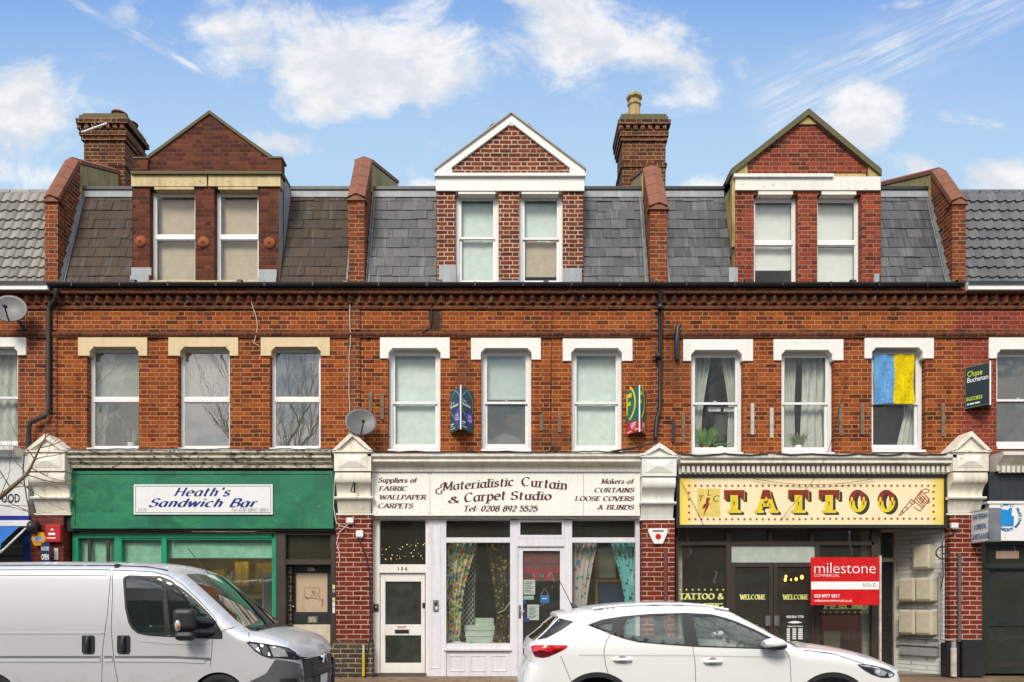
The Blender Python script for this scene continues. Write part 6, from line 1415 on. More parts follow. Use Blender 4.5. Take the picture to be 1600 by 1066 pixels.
class Vehicle:
    def __init__(s, T, Yn, half, segs, bottom, tumble, bulge, crown):
        """segs: list of (name, radius, px points) from rear bumper over the roof to the front bumper; bottom: px points back to the start"""
        s.T, s.Yn, s.W, s.yc, s.tumble, s.bulge, s.crown = T, Yn, half, Yn+half, tumble, bulge, crown
        s.path = []; s.rng = {}
        prev = None
        raw = []
        for i, (nm, r, pts) in enumerate(segs):
            for p in pts: raw.append((*p, r, i))
        sm = []
        for i, (nm, r, pts) in enumerate(segs):
            q = chaikin([(*p, r) for p in ([segs[i-1][2][-1]] if i and segs[i-1][2][-1] != pts[0] else []) + list(pts)], 2)
            sm.append((nm, q))
        for nm, q in sm:
            w = []
            for px, py, r in q:
                dlt = 0.0
                for _ in range(3):
                    x, z = X(px, Yn+r+dlt), Z(py, Yn+r+dlt); dlt = s.tumble(z)
                w.append((x, z, r))
            w = dens(w, .035)
            if s.path: w = w[1:] if math.hypot(w[0][0]-s.path[-1][0], w[0][1]-s.path[-1][1]) < 1e-4 else w
            a = max(0, len(s.path)-1); s.path += w; s.rng[nm] = (a, len(s.path)-1)
        # ease the radius along the path so neighbouring panels meet smoothly
        rr = [p[2] for p in s.path]
        for _ in range(8): rr = [rr[0]] + [(rr[i-1]+2*rr[i]+rr[i+1])/4 for i in range(1, len(rr)-1)] + [rr[-1]]
        s.path = [(p[0], p[1], r) for p, r in zip(s.path, rr)]
        s.bottom = dens([(X(px,Yn), Z(py,Yn)) for px, py in bottom], .05)
        s.outline = [(p[0], p[1]) for p in s.path] + s.bottom
        s.cache = {}
    def inset(s, x, z):
        k = (round(x,4), round(z,4))
        if k in s.cache: return s.cache[k]
        f = s.tumble(z); g = 0.0
        for (px, pz, r) in s.path:
            d = math.hypot(px-x, pz-z)
            if d < r:
                t = 1-d/r; g = max(g, r*(1-math.sqrt(max(0, 1-t*t))))
        s.cache[k] = f+g; return f+g
    def sp(s, px, py):                                   # measured point -> (x, z) on the near flank
        d = 0.0
        for _ in range(3): x, z = X(px, s.Yn+d), Z(py, s.Yn+d); d = s.inset(x, z)
        return (x, z)
    def poly(s, pts): return [s.sp(*p) for p in pts]
    def y(s, x, z, side=-1, off=0.0): return s.yc + side*(s.W - s.inset(x, z) + off)
    def tri(s, outer, holes=(), step=.06):
        o = dens(outer, step*.8, True); vs = list(o); ed = [(i, (i+1) % len(o)) for i in range(len(o))]
        for h in holes:
            hh = dens(h, step*.8, True); b = len(vs); vs += hh; ed += [(b+i, b+(i+1) % len(hh)) for i in range(len(hh))]
        x0, x1 = min(p[0] for p in o), max(p[0] for p in o); z0, z1 = min(p[1] for p in o), max(p[1] for p in o)
        i = 0; zz = z0+step*.5
        while zz < z1:
            xx = x0+step*(.5 if i % 2 else .25)
            while xx < x1:
                if inside((xx,zz), outer): vs.append((xx,zz))
                xx += step
            zz += step*.87; i += 1
        r = delaunay_2d_cdt([Vector(v) for v in vs], ed, [], 0, 1e-5)
        V, Fc = r[0], r[2]; fs = []
        for f in Fc:
            c = (sum(V[k].x for k in f)/len(f), sum(V[k].y for k in f)/len(f))
            if inside(c, outer) and not any(inside(c, h) for h in holes):
                a, b, d = V[f[0]], V[f[1]], V[f[2]]
                fs.append(tuple(f) if (b.x-a.x)*(d.y-a.y)-(b.y-a.y)*(d.x-a.x) > 0 else tuple(f)[::-1])
        return [(v.x, v.y) for v in V], fs
    def flank(s, outer, holes=(), step=.06, off=0.0, sides=(-1,1), mb=None, thick=0):
        V, fs = s.tri(outer, holes, step); out = []
        for sd in sides:
            q = mb or MB()
            q.add([(x, s.y(x,z,sd,off), z) for x, z in V], [f if sd < 0 else f[::-1] for f in fs], 0, True); out.append(q)
        return out
    def patch(s, name, px, mat_, off=.003, parent=None, step=.05, sides=(-1,1), raw=None):
        o = None; P_ = raw or s.poly(px)
        for sd, q in zip(sides, s.flank(P_, (), step, off, sides)): o = q.build(name, mat_, parent or s.T)
        return o
    def seam(s, name, px, wd, mat_, off=.0015, parent=None, sides=(-1,1), closed=False):
        pts = dens(s.poly(px), .03)
        if closed: pts.append(pts[0])
        o = None
        for sd in sides:
            q = MB(); L = []
            for i, p in enumerate(pts):
                a, b = pts[max(i-1,0)], pts[min(i+1,len(pts)-1)]; dx, dz = b[0]-a[0], b[1]-a[1]; l = math.hypot(dx,dz) or 1; nx, nz = -dz/l*wd/2, dx/l*wd/2
                L.append([(p[0]+nx, s.y(p[0]+nx,p[1]+nz,sd,off), p[1]+nz), (p[0]-nx, s.y(p[0]-nx,p[1]-nz,sd,off), p[1]-nz)])
            for a, b in zip(L, L[1:]): q.add([a[0],a[1],b[1],b[0]], [(0,1,2,3)], 0, True)
            o = q.build(name, mat_, parent or s.T)
        return o
    def edge(s, i):
        x, z, r = s.path[i]; return s.W - r - s.tumble(z)
    def top(s, i, t, off=0.0):                            # point on the lengthwise-lofted skin; t -1..1 across
        x, z, r = s.path[i]; a, b = s.path[max(i-1,0)], s.path[min(i+1,len(s.path)-1)]
        dx, dz = b[0]-a[0], b[1]-a[1]; l = math.hypot(dx,dz) or 1; nx, nz = -dz/l, dx/l
        c = (1-t*t); k = s.crown(x,z)*c + off
        return (x + s.bulge(x,z)*c + nx*k, s.yc + t*s.edge(i), z + nz*k)
    def skin(s, name, i0, i1, mat_, t0=-1.0, t1=1.0, off=0.0, parent=None, n=14):
        mb = MB(); N = i1-i0
        mb.grid(lambda u,v: s.top(i0+int(round(v*N)), t0+(t1-t0)*u, off), n, N)
        mb.f = [f[::-1] for f in mb.f]
        return mb.build(name, mat_, parent or s.T)
    def idx(s, px, py):                                   # nearest path index to a measured point
        q = min(range(len(s.path)), key=lambda i: math.hypot(s.path[i][0]-X(px, s.Yn+s.path[i][2]+s.tumble(s.path[i][1])), s.path[i][1]-Z(py, s.Yn+s.path[i][2]+s.tumble(s.path[i][1])))); return q
def wheel(T, x, z, Yo, side, r, w, rim_m, spokes):
    tm = plain('tyre rubber',(.016,.016,.017),.8) if 'tyre' not in m else m['tyre']; m['tyre'] = tm
    c = (x, Yo, z); sg = side
    wh = MB(); wh.lathe(c,[(r*.62,0),(r*.66,sg*.02),(r*.93,sg*.015),(r,-sg*.03),(r,-sg*(w-.03)),(r*.93,-sg*w),(r*.6,-sg*w)],40,'y'); w_ = wh.build('wheel', tm, T)
    q = MB(); q.lathe(c,[(r*.655,0.002),(r*.62,-sg*.015),(r*.58,-sg*.06),(r*.56,-sg*.12)],36,'y'); q.lathe(c,[(r*.18,sg*.005),(r*.16,sg*.012),(.001,sg*.012)],20,'y')
    for i in range(spokes):
        a = 2*math.pi*i/spokes; d = Vector((math.cos(a),0,math.sin(a))); pr = Vector((-math.sin(a),0,math.cos(a)))
        for o_ in (-1,1):
            p0 = Vector(c)+d*r*.12+pr*r*.06*o_; p1 = Vector(c)+d*r*.64+pr*r*.10*o_
            q.obox(p0-pr*r*.025+Vector((0,-sg*.03,0)), p1-p0, pr*r*.05, (0,sg*.03,0))
    q.build('rim', rim_m, w_)
    MB().lathe((x,Yo-sg*.10,z),[(.001,0),(r*.5,0),(r*.5,sg*.015),(.001,sg*.015)],24,'y').build('brake_disc', m['steel'], w_)
def carpaint(name, col, metal=0.0, rough=.28, coat=.6, dirt=None):
    n = NT(name); o = n.obj(); c = col; rg = rough
    if dirt:
        z = n.xyz(n.pos())[2]; k = n.M('MULTIPLY', n.smooth(z, .75, .1), n.smooth(n.noise(n.scale(o,(3,3,6)),2.0,6,.65), .3, .75)); c = n.mix(n.M('MULTIPLY', k, .55), col, dirt); rg = n.M('ADD', rough, n.M('MULTIPLY', k, .3))
    n.pbsdf(c, rg, metal, None, .5, coat); return n.mat
m['blackplastic'] = plain('black plastic trim',(.022,.022,.024),.5); m['greyplastic'] = plain('grey bumper plastic',(.085,.085,.09),.55); m['seat'] = plain('dark seat cloth',(.03,.03,.034),.9); m['rimsilver'] = plain('alloy rim',(.5,.5,.52),.3,.9); m['seamline'] = plain('shut line',(.02,.02,.02),.8)
m['redlamp'] = plain('red lamp lens',(.60,.008,.014),.12,coat=.8); m['reddark'] = plain('dark red lamp lens',(.11,.004,.01),.12,coat=.8); m['lampglass'] = plain('lamp glass',(.52,.54,.56),.08,.35,coat=.8); m['lampdark'] = plain('lamp housing',(.03,.03,.033),.2,coat=.8)
# ======================= white hatchback
CY = -6.76; CW = .905
car = thing('parked_car',(X(1110,CY+.9),CY+CW,-.125),'white five door crossover car parked before the curtain and tattoo shops','car')
ctum = lambda z: .36*max(0, z-.93)**1.35 + .05*max(0, .45-z)
c_x0, c_x1 = X(817,CY), X(1402,CY)
cbul = lambda x,z: (.16 if x > c_x1-.9 else 0)*min(1,max(0,(x-(c_x1-.9))/.6)) + .13*min(1,max(0,(x-(c_x1-1.9))/.4))*(1 if x < c_x1-.9 else max(0,1-(x-(c_x1-.9))/.6)) - .02*min(1,max(0,(c_x0+.55-x)/.4))
ccrown = lambda x,z: .035 if z > 1.2 else .03
arcp = lambda cx,cy,r,a0,a1,n=18: [(cx+r*math.cos(R(a0+(a1-a0)*i/n)), cy-r*math.sin(R(a0+(a1-a0)*i/n))) for i in range(n+1)]
segs = [('rear_bumper',.18,[(826,1132),(817,1110),(815,1082),(816.5,1060),(821,1045),(826.5,1034)]),
        ('tailgate',.17,[(826.5,1034),(827.5,1024),(825.5,1013),(829,1004.5),(834,1001.5)]),
        ('rear_glass',.13,[(834,1001.5),(848,989),(862,975),(873,964.5)]),
        ('roof',.13,[(873,964.5),(869.5,961.5),(878,959.5),(909,955.5),(930,951),(960,947.5),(998,945),(1054,944),(1104,946.5),(1136,954)]),
        ('windscreen',.10,[(1136,954),(1176,975),(1216,997.5),(1246,1012.5)]),
        ('bonnet',.12,[(1246,1012.5),(1262,1013.2),(1284,1014.6),(1322,1020.5),(1360,1030),(1386,1039.5),(1397,1046)]),
        ('front_bumper',.24,[(1397,1046),(1402,1056),(1403,1075),(1402,1100),(1394,1124),(1384,1138)])]
bot = [(1384,1138),(1362,1140)] + arcp(1301,1113,55.5,-28,208) + [(1250,1143),(984,1143)] + arcp(933,1113,56.5,-30,210) + [(880,1138),(826,1132)]
V = Vehicle(car, CY, CW, segs, bot, ctum, cbul, ccrown)
white_paint = carpaint('white car paint',(.80,.80,.785),0,.30,.7,(.35,.30,.22))
gl_r = V.poly([(974,979),(980.5,966.8),(990,963.9),(1030,961.6),(1064,960.6),(1069.5,1007),(1025,1004.4),(997.5,1001.2),(975,995.6)])
gl_f = V.poly([(1081,962.2),(1112,962.8),(1130,967),(1150,973.5),(1184,989),(1200,997.5),(1199,1012.5),(1150,1011),(1092,1008.6)])
gl_q = V.poly([(931,978),(945,974.5),(960,971.5),(953.5,986)])
dlo = [(918,976.5),(941,968),(971,963.3),(1016,959.2),(1072.5,957.6),(1112,959.8),(1136,966),(1152,971.8),(1178,983),(1204,996),(1216,1003),(1222,1014),(1200,1014.2),(1150,1012.8),(1084,1010.6),(1040,1007.4),(1025,1006.2),(997,1003.6),(975,998.2),(956,991.6)]
body = V.flank(V.outline, [gl_r, gl_f, gl_q], .055)
for q in body: q.build('body_side', white_paint, car)
for nm, mt in (('rear_bumper',white_paint),('tailgate',white_paint),('roof',white_paint),('bonnet',white_paint),('front_bumper',white_paint)): V.skin(nm, *V.rng[nm], mt)
V.skin('windscreen', *V.rng['windscreen'], m['carglass'], -.94, .94, .0); V.skin('rear_window', *V.rng['rear_glass'], m['vanglass'])
for a, b in ((-1,-.938),(.938,1)): V.skin('windscreen_pillar', *V.rng['windscreen'], white_paint, a, b, 0, None, 3)
fr_ = V.poly(dlo)
for q in V.flank(fr_, [gl_r, gl_f, gl_q], .05, .004): q.build('window_surround', m['blackplastic'], car)
for nm, g in (('rear_side_window',gl_r),('front_side_window',gl_f),('quarter_window',gl_q)):
    for q in V.flank(g, (), .05, -.008): q.build(nm, m['carglass'], car)
V.patch('tailgate_trim',[(839,999.5),(850,990),(874,966),(884,968.5),(896,971),(880,983),(868,990),(853,997.2)],m['blackplastic'],.004)
V.patch('tailgate_glass',[(846,996),(858,986),(873,971.5),(879,972.5),(864,988)],m['darkglass'],.006)
V.patch('tail_lamp',[(829.5,1010),(836,1007.6),(860,1007.8),(887,1008.6),(886,1012),(880,1015.8),(868,1021.5),(857,1026.2),(847.5,1028),(836,1026.2),(831,1018)],m['redlamp'],.005)
V.patch('tail_lamp_base',[(833,1019),(845,1015),(857,1019),(866,1015.5),(882,1013.5),(868,1020.6),(857,1025.4),(847.5,1027.2),(836,1025.4)],m['reddark'],.008)
V.patch('headlight',[(1339,1038.4),(1350,1037.4),(1362,1039.2),(1380,1043.4),(1392,1048),(1398,1053),(1396.5,1056.6),(1388,1059),(1376,1058.6),(1362,1054),(1350,1047)],m['lampdark'],.006)
V.patch('headlight_lens',[(1366,1046),(1376,1046.5),(1385,1050.5),(1382,1056),(1373,1056),(1366,1051.5)],m['lampglass'],.010); V.patch('daytime_lamp',[(1342,1038.6),(1358,1040),(1374,1044),(1374,1045.4),(1358,1042.4),(1345,1041)],m['lampglass'],.010); V.patch('indicator_lamp',[(1387,1052),(1395,1053.5),(1393,1057),(1388,1057.6)],m['lampglass'],.010)
for px in ([(954.5,991),(948,1001),(944,1014),(944,1024),(947,1042),(952,1059)],[(1082,1010),(1086,1036),(1087,1066),(1087,1136)],[(1222,1013),(1229,1019),(1234,1028),(1236,1066),(1232,1120)],[(876,1025),(893,1066),(896,1090)],[(1256,1016),(1300,1021),(1340,1034),(1350,1038)]): V.seam('shut_line', px, .006, m['seamline'])
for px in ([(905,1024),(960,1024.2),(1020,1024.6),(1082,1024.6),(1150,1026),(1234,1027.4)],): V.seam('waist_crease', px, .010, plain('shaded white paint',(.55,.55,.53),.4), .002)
for cx in (933,1301):
    a0, a1 = (-28,208); pts = arcp(cx,1113,59,a0,a1,26); V.seam('wheel_arch_trim', pts, .055, m['blackplastic'], .006)
V.patch('sill_trim',[(984,1136),(1250,1136),(1250,1143),(984,1143)],m['blackplastic'],.006)
def doorhandle(v, x0, x1, y0, y1, mt, T):
    (a, z1), (b, z0) = v.sp(x0, y0), v.sp(x1, y1)
    for sd in (-1,1):
        yy = lambda x,z: v.y(x,z,sd,.0); zc = (z0+z1)/2; h = MB()
        h.tube([(a+.01,yy(a,zc)+sd*.005,zc),(a+.03,yy(a,zc)+sd*.03,zc),((a+b)/2,yy(a,zc)+sd*.038,zc+.004),(b-.03,yy(b,zc)+sd*.03,zc),(b-.01,yy(b,zc)+sd*.005,zc)],[.012,.016,.018,.016,.012],10)
        o = h.build('door_handle', mt, T)
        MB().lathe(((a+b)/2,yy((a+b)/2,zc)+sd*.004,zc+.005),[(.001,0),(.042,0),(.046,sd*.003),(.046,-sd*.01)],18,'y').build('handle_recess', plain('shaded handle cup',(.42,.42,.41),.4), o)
doorhandle(V,957,988,1026,1036,white_paint,car); doorhandle(V,1098,1129,1029,1039,white_paint,car)
for sd in (-1,1):
    cx, cz = V.sp(1203,1006); y0 = V.y(cx,cz,sd)+sd*.13; q = MB(); q.ball((cx+.0,y0,cz+.008),.135,.085,.062,14); o = q.build('door_mirror', white_paint, car)
    q = MB(); q.ball((cx+.02,y0,cz-.022),.126,.08,.046,12); q.tube([(cx+.05,V.y(cx,cz,sd)-sd*.02,cz-.05),(cx+.04,y0,cz-.03)],.028,8); q.build('mirror_base', m['blackplastic'], o)
    q = MB(); q.obox((cx-.13,y0-.05,cz-.02),(.015,0,0),(0,.10,0),(0,0,.05)); q.build('indicator_strip', m['lampglass'], o)
    px = [(924,953.4),(945,949.2),(975,947),(1020,945.6),(1065,945.4),(1100,947.6),(1124,951.5),(1136,955.5)]
    pts = []
    for p in px:
        i = V.idx(*p); x,z,r = V.path[i]; pts.append((x, V.yc+sd*(V.edge(i)+.045), z+.012-r*.22))
    q = MB(); q.tube([Vector(p)+Vector((0,0,-.012)) for p in pts],.014,8); o = q.build('roof_rail_base', m['blackplastic'], car)
    q = MB(); q.tube([Vector(p)+Vector((0,0,.022)) for p in pts[:1]]+[Vector(p)+Vector((0,0,.022)) for p in pts[1:]],.014,8); q.build('roof_rail', white_paint, o)
q = MB(); i = V.idx(909,955.5); p = Vector(V.top(i,.0,.0)); q.tube([p+Vector((0,0,-.01)),p+Vector((-.04,0,.035)),p+Vector((-.06,0,.06))],[.035,.02,.008],8); q.tube([p+Vector((-.06,0,.06)),p+Vector((-.21,0,.36))],.005,6); q.build('roof_aerial', m['blackplastic'], car)
q = MB()
for sd in (-1,1):
    x,z = V.sp(1313,1113)
for cx in (933,1301):
    x = X(cx,CY); 
    for sd in (-1,1): wheel(car, x, -.125+.335, V.yc+sd*(CW-.02), sd, .335, .22, m['rimsilver'], 5)
# cabin
bx0, bx1 = X(880,CY), X(1215,CY)
MB().box(bx0,bx1+.1,V.yc-.66,V.yc+.66,.10,.70).build('cabin_floor', m['seat'], car)
for y_ in (-.38,.38):
    for x_, h in ((X(1110,CY),.62),(X(985,CY),.52)):
        q = MB(); q.obox((x_-.42,V.yc+y_-.24,.62),(.14,0,-.0),(0,.48,0),(-.16,0,.42 if h>.6 else .32)); q.obox((x_-.40,V.yc+y_-.24,.56),(.52,0,.05),(0,.48,0),(0,0,.14)); q.build('seat', m['seat'], car, bevel=.04)
MB().box(X(1196,CY),X(1240,CY),V.yc-.68,V.yc+.68,.62,.875).build('dashboard', m['seat'], car)
q = MB(); c = Vector((X(1176,CY),V.yc-.38,.86)); q.tube([c+Vector((.16*math.sin(a)*.35,.18*math.cos(a),.18*math.sin(a))) for a in [2*math.pi*k/24 for k in range(25)]],.015,6); q.build('steering_wheel', m['blackplastic'], car)
q = MB(); p = Vector((X(1130,CY),V.yc,Z(968,CY+.9))); q.ball(p,.03,.11,.035,8); q.tube([p,p+Vector((.08,0,.05))],.01,6); q.build('rear_view_mirror', m['blackplastic'], car)
q = MB()
for i,dz in enumerate((.0,-.05,-.10,-.15)): q.ball((X(1156,CY),V.yc,Z(975,CY+.9)+dz),.018,.018,.022,6)
q.build('hanging_charm', m['wire_white'], car); MB().box(X(1118,CY),X(1144,CY),V.yc-.1,V.yc+.1,.875,.90).build('parking_card', plain('mint card',(.35,.55,.45),.7), car) if False else None
for sd in (-1,1):
    i = V.rng['front_bumper'][0]
i0, i1 = V.rng['front_bumper']; V.skin('front_grille', i0+3, i0+int((i1-i0)*.55), m['blackplastic'], -.62, .62, .006)
V.skin('number_plate', i0+int((i1-i0)*.6), i0+int((i1-i0)*.78), m['white_ink'], -.3, .3, .010)
i0, i1 = V.rng['rear_bumper']; V.skin('rear_diffuser', i0, i0+int((i1-i0)*.4), m['blackplastic'], -.9, .9, .006)
# ======================= silver panel van
VY = -5.17; VW = 1.02
van = thing('parked_van',(X(200,VY+1),VY+VW,-.125),'silver panel van with grey bumper parked before the sandwich bar','van')
vtum = lambda z: .13*max(0, z-1.15)**1.3
vx1 = X(486,VY+.3)
vbul = lambda x,z: .08*min(1,max(0,(x-(vx1-2.0))/.5)) - .05*min(1,max(0,(x-(vx1-.6))/.4))
vcrown = lambda x,z: .04
segs = [('rear_door',.09,[(-112,1105),(-114,1050),(-112,960),(-106,896),(-96,885)]),
        ('roof',.20,[(-96,885),(-60,880.5),(60,878.6),(169,879.4),(220,880.6),(252,884),(272,890),(286,898)]),
        ('windscreen',.15,[(286,898),(313,921.5),(342,948.5),(371,976.5),(389,986)]),
        ('bonnet',.14,[(389,986),(410,989.5),(433,995),(452,1003),(463,1014),(470,1027)]),
        ('grille',.24,[(470,1027),(472,1036),(474,1048),(475,1060)]),
        ('front_bumper',.26,[(475,1060),(475,1078),(473,1098),(464,1116)])]
bot = [(464,1116),(392,1118)] + arcp(342,1095,47,-26,206) + [(290,1120),(40,1120)] + arcp(-15,1095,47,-30,210) + [(-70,1112),(-112,1105)]
V = Vehicle(van, VY, VW, segs, bot, vtum, vbul, vcrown)
silver = carpaint('silver van paint',(.67,.67,.67),.3,.30,.5,(.25,.22,.18))
wg = V.poly([(194,905),(196,902.5),(202,900.4),(250,902),(267,909),(287,923),(304,938),(322,956),(336,972),(346,990),(346,997),(267,994),(233,992),(216,988.6),(207,981),(202,972),(197,950)])
body = V.flank(V.outline, [wg], .06)
for q in body: q.build('body_side', silver, van)
for nm in ('rear_door','roof','bonnet'): V.skin(nm, *V.rng[nm], silver)
V.skin('windscreen', *V.rng['windscreen'], m['vanglass'], -.93, .93)
for a, b in ((-1,-.928),(.928,1)): V.skin('windscreen_pillar', *V.rng['windscreen'], silver, a, b, 0, None, 3)
V.skin('grille', *V.rng['grille'], m['blackplastic']); V.skin('front_bumper', *V.rng['front_bumper'], m['greyplastic'])
i1 = V.rng['windscreen'][1]; V.skin('scuttle', i1-3, i1+4, m['blackplastic'], -.9, .9, .006)
for q in V.flank(wg, (), .05, -.006): q.build('side_window', m['vanglass'], van)
V.seam('window_seal',[(194,905),(196,902.5),(202,900.4),(250,902),(267,909),(287,923),(304,938),(322,956),(336,972),(346,990),(346,997),(267,994),(233,992),(216,988.6),(207,981),(202,972),(197,950),(194,905)],.03,m['blackplastic'],.002)
V.patch('window_pillar',[(253,902.5),(260,905.5),(268,994),(259,993.4)],m['blackplastic'],.003)
V.patch('mirror_mount',[(321,960),(331,969),(341,981),(348,998),(321,998)],m['blackplastic'],.006)
for sd in (-1,1):
    (a,z1),(b,z0) = V.sp(285,951), V.sp(316,1000); y0 = V.y(b,(z0+z1)/2,sd); q = MB()
    q.box(a,b,y0+sd*.12,y0+sd*.30,z0+.135,z1); q.box(a+.015,b-.005,y0+sd*.13,y0+sd*.29,z0,z0+.125); o = q.build('door_mirror', m['blackplastic'], van, bevel=.055)
    q = MB(); q.tube([((a+b)/2+.05,y0+sd*.16,(z0+z1)/2+.06),(b+.14,y0-sd*.02,(z0+z1)/2+.02)],.05,8); q.tube([((a+b)/2+.05,y0+sd*.16,z0+.11),(b+.14,y0-sd*.02,z0+.10)],.045,8); q.build('mirror_arm', m['blackplastic'], o)
    (a,z1),(b,z0) = V.sp(286,967), V.sp(298,986); q = MB(); q.ball(((a+b)/2+.01,y0+sd*.285,(z0+z1)/2),(b-a)/2-.01,.035,(z1-z0)/2,10); l_ = q.build('mirror_indicator', m['lampglass'], o)
    q = MB(); q.ball(((a+b)/2+.02,y0+sd*.31,(z0+z1)/2-.01),.02,.012,.035,8); q.build('amber_bulb', plain('amber lens',(.6,.16,.02),.2,coat=.5), o)
for x0,x1 in ((128,148.5),(183,204)):
    V.patch('handle_cup',[(x0+1,993),(x1-2,993),(x1,996),(x1,1018),(x1-2.5,1022.5),(x0+3,1022.5),(x0,1019),(x0,996)],m['blackplastic'],.004)
    (a,z1),(b,z0) = V.sp((x0+x1)/2-3,995), V.sp((x0+x1)/2+3.5,1018)
    for sd in (-1,1):
        q = MB(); yy = V.y(a,z0,sd); q.tube([((a+b)/2,yy+sd*.012,z1),((a+b)/2,yy+sd*.04,z1-.04),((a+b)/2,yy+sd*.04,z0+.05),((a+b)/2,yy+sd*.015,z0)],.024,8); q.build('door_handle', m['blackplastic'], van)
for px in ([(0,890.4),(100,890.2),(168,890.2),(172,891),(173,900),(168,960),(160,1019),(159,1066),(162,1110)],[(0,899),(166,899.4),(170,900.5)],[(177,891),(200,891.5),(238,893.5),(262,899),(284,913),(310,937),(333,962),(340,972)],[(177,891),(176,930),(174,985),(176,1010),(179,1039),(184,1066),(190,1110)],[(332,999),(331,1020),(327,1051)],[(389,987),(390,1003)],[(340,992),(352,984),(366,980)]): V.seam('shut_line', px, .007, m['seamline'])
for a,b in ((-100,157),(163,176),(180,330)): V.seam('side_moulding',[(a,1027),(b,1027)] if b<200 else [(a,1027),(b-60,1027),(b,1030)],.035,plain('grey side moulding',(.16,.16,.165),.5),.006); V.seam('moulding_highlight',[(a,1031.5),(b,1031.5)] if b<200 else [(a,1031.5),(b-60,1031.8),(b-10,1034)],.045,carpaint('silver highlight paint',(.72,.73,.75),.3,.3,.5),.010)  # paler silver strip paints a highlight under the moulding
V.seam('panel_ledge',[(-100,988.5),(158,988.5),(164,987)],.03,carpaint('lit silver ledge',(.74,.75,.77),.3,.3,.5),.008); V.seam('panel_ledge',[(216,1000),(260,1004.5),(310,1005.5),(328,1004)],.03,carpaint('lit silver door ledge',(.70,.71,.73),.3,.3,.5),.006)  # paler copies of the body silver stand for light on the ledges
V.seam('roof_groove',[(-90,884.5),(60,883),(169,883.6),(230,885.5),(262,891)],.012,m['seamline'],.001)
V.patch('headlight',[(385.6,1004.4),(390,1003.2),(405,1004.6),(421,1007),(436,1009.4),(451,1012.8),(461.6,1020),(468.5,1029),(468,1031.4),(450,1030),(431,1028.2),(423.6,1029.2),(409,1024.6),(398,1017.5)],m['lampdark'],.006)
V.patch('headlight_lens',[(421,1009.5),(436,1012),(446,1016),(451,1026),(428,1026)],m['lampglass'],.010); V.patch('headlight_cell',[(405,1007),(417,1008.8),(423,1026),(412,1023)],plain('lamp chrome cell',(.35,.35,.37),.15,.8),.010); V.patch('indicator_lamp',[(390,1005.5),(402,1006.8),(408,1021),(398,1014.5)],m['lampglass'],.010); V.seam('headlight_rim',[(385.6,1004.4),(390,1003.2),(405,1004.6),(421,1007),(436,1009.4),(451,1012.8),(461.6,1020)],.012,m['blackplastic'],.011)
V.patch('bumper_corner',[(431,1029.5),(445,1032),(457,1034),(468,1036),(472,1044),(474,1056),(474,1075),(472,1098),(463,1114),(392,1117),(389,1090),(388,1070),(391,1064.5),(404,1058.5),(416.5,1052),(424,1040)],m['greyplastic'],.008)
V.patch('fog_lamp_recess',[(437,1060),(462,1060),(466,1072),(464,1090),(440,1088)],m['blackplastic'],.012)
pts = arcp(342,1095,50,-26,206,26); V.seam('wheel_arch_flare', pts, .09, silver, .016); V.seam('wheel_arch_flare', arcp(-15,1095,50,-30,210,26), .09, silver, .016)
i0, i1 = V.rng['grille']; k = lambda f: i0+int((i1-i0)*f)
for f in (.08,.30):
    q = MB(); q.tube([V.top(k(f),-.9+1.8*j/24,.012) for j in range(25)],.013,8); q.build('chrome_bar', m['chrome'], van)
q = MB()
for f in (.05,.28):
    for s_ in (-1,1): q.tube([V.top(k(f+.30),s_*.14,.03),V.top(k(f),0.0,.045)],.018,8)
q.build('chevron_emblem', m['chrome'], van)
q = MB()
for f in (.5,.62,.74,.86,.98): q.tube([V.top(k(f),-.62+1.24*j/24,.012+.006*(j%2)) for j in range(25)],.007,6)
q.build('grille_mesh', m['greyplastic'], van)
i0, i1 = V.rng['front_bumper']; V.skin('lower_grille', i0, i0+int((i1-i0)*.45), m['blackplastic'], -.6, .6, .008); V.skin('number_plate', i0+int((i1-i0)*.10), i0+int((i1-i0)*.32), m['white_ink'], -.26, .26, .014)
for cx in (342,-15):
    for sd in (-1,1): wheel(van, X(cx,VY), -.125+.345, V.yc+sd*(VW-.03), sd, .345, .24, m['greyplastic'], 6)
MB().box(X(170,VY),X(176,VY),V.yc-.88,V.yc+.88,.2,2.0).build('bulkhead', m['blackplastic'], van)
MB().box(X(176,VY),X(380,VY),V.yc-.85,V.yc+.85,.15,.75).build('cab_floor', m['seat'], van); MB().box(X(345,VY),X(392,VY),V.yc-.82,V.yc+.82,.8,1.14).build('dashboard', m['seat'], van)
for y_ in (-.45,.45):
    q = MB(); q.obox((X(205,VY),V.yc+y_-.26,.9),(.14,0,0),(0,.52,0),(-.10,0,.75)); q.obox((X(207,VY),V.yc+y_-.26,.78),(.5,0,.03),(0,.52,0),(0,0,.14)); q.build('seat', m['seat'], van, bevel=.04)
q = MB(); c = Vector((X(318,VY),V.yc-.45,1.22)); q.tube([c+Vector((.10*math.sin(a),.21*math.cos(a),.18*math.sin(a))) for a in [2*math.pi*k_/24 for k_ in range(25)]],.016,6); q.build('steering_wheel', m['blackplastic'], van)
q = MB(); p = Vector(V.top(V.idx(285,898),0,0)); q.tube([p,p+Vector((-.30,0,.36))],.006,6); q.build('roof_aerial', m['blackplastic'], van)
for s_ in (-.35,.35):
    q = MB(); a_ = V.rng['windscreen'][1]; q.tube([V.top(a_-1,s_,.01),V.top(a_-9,s_+.28,.012)],.010,6); q.build('wiper', m['blackplastic'], van)
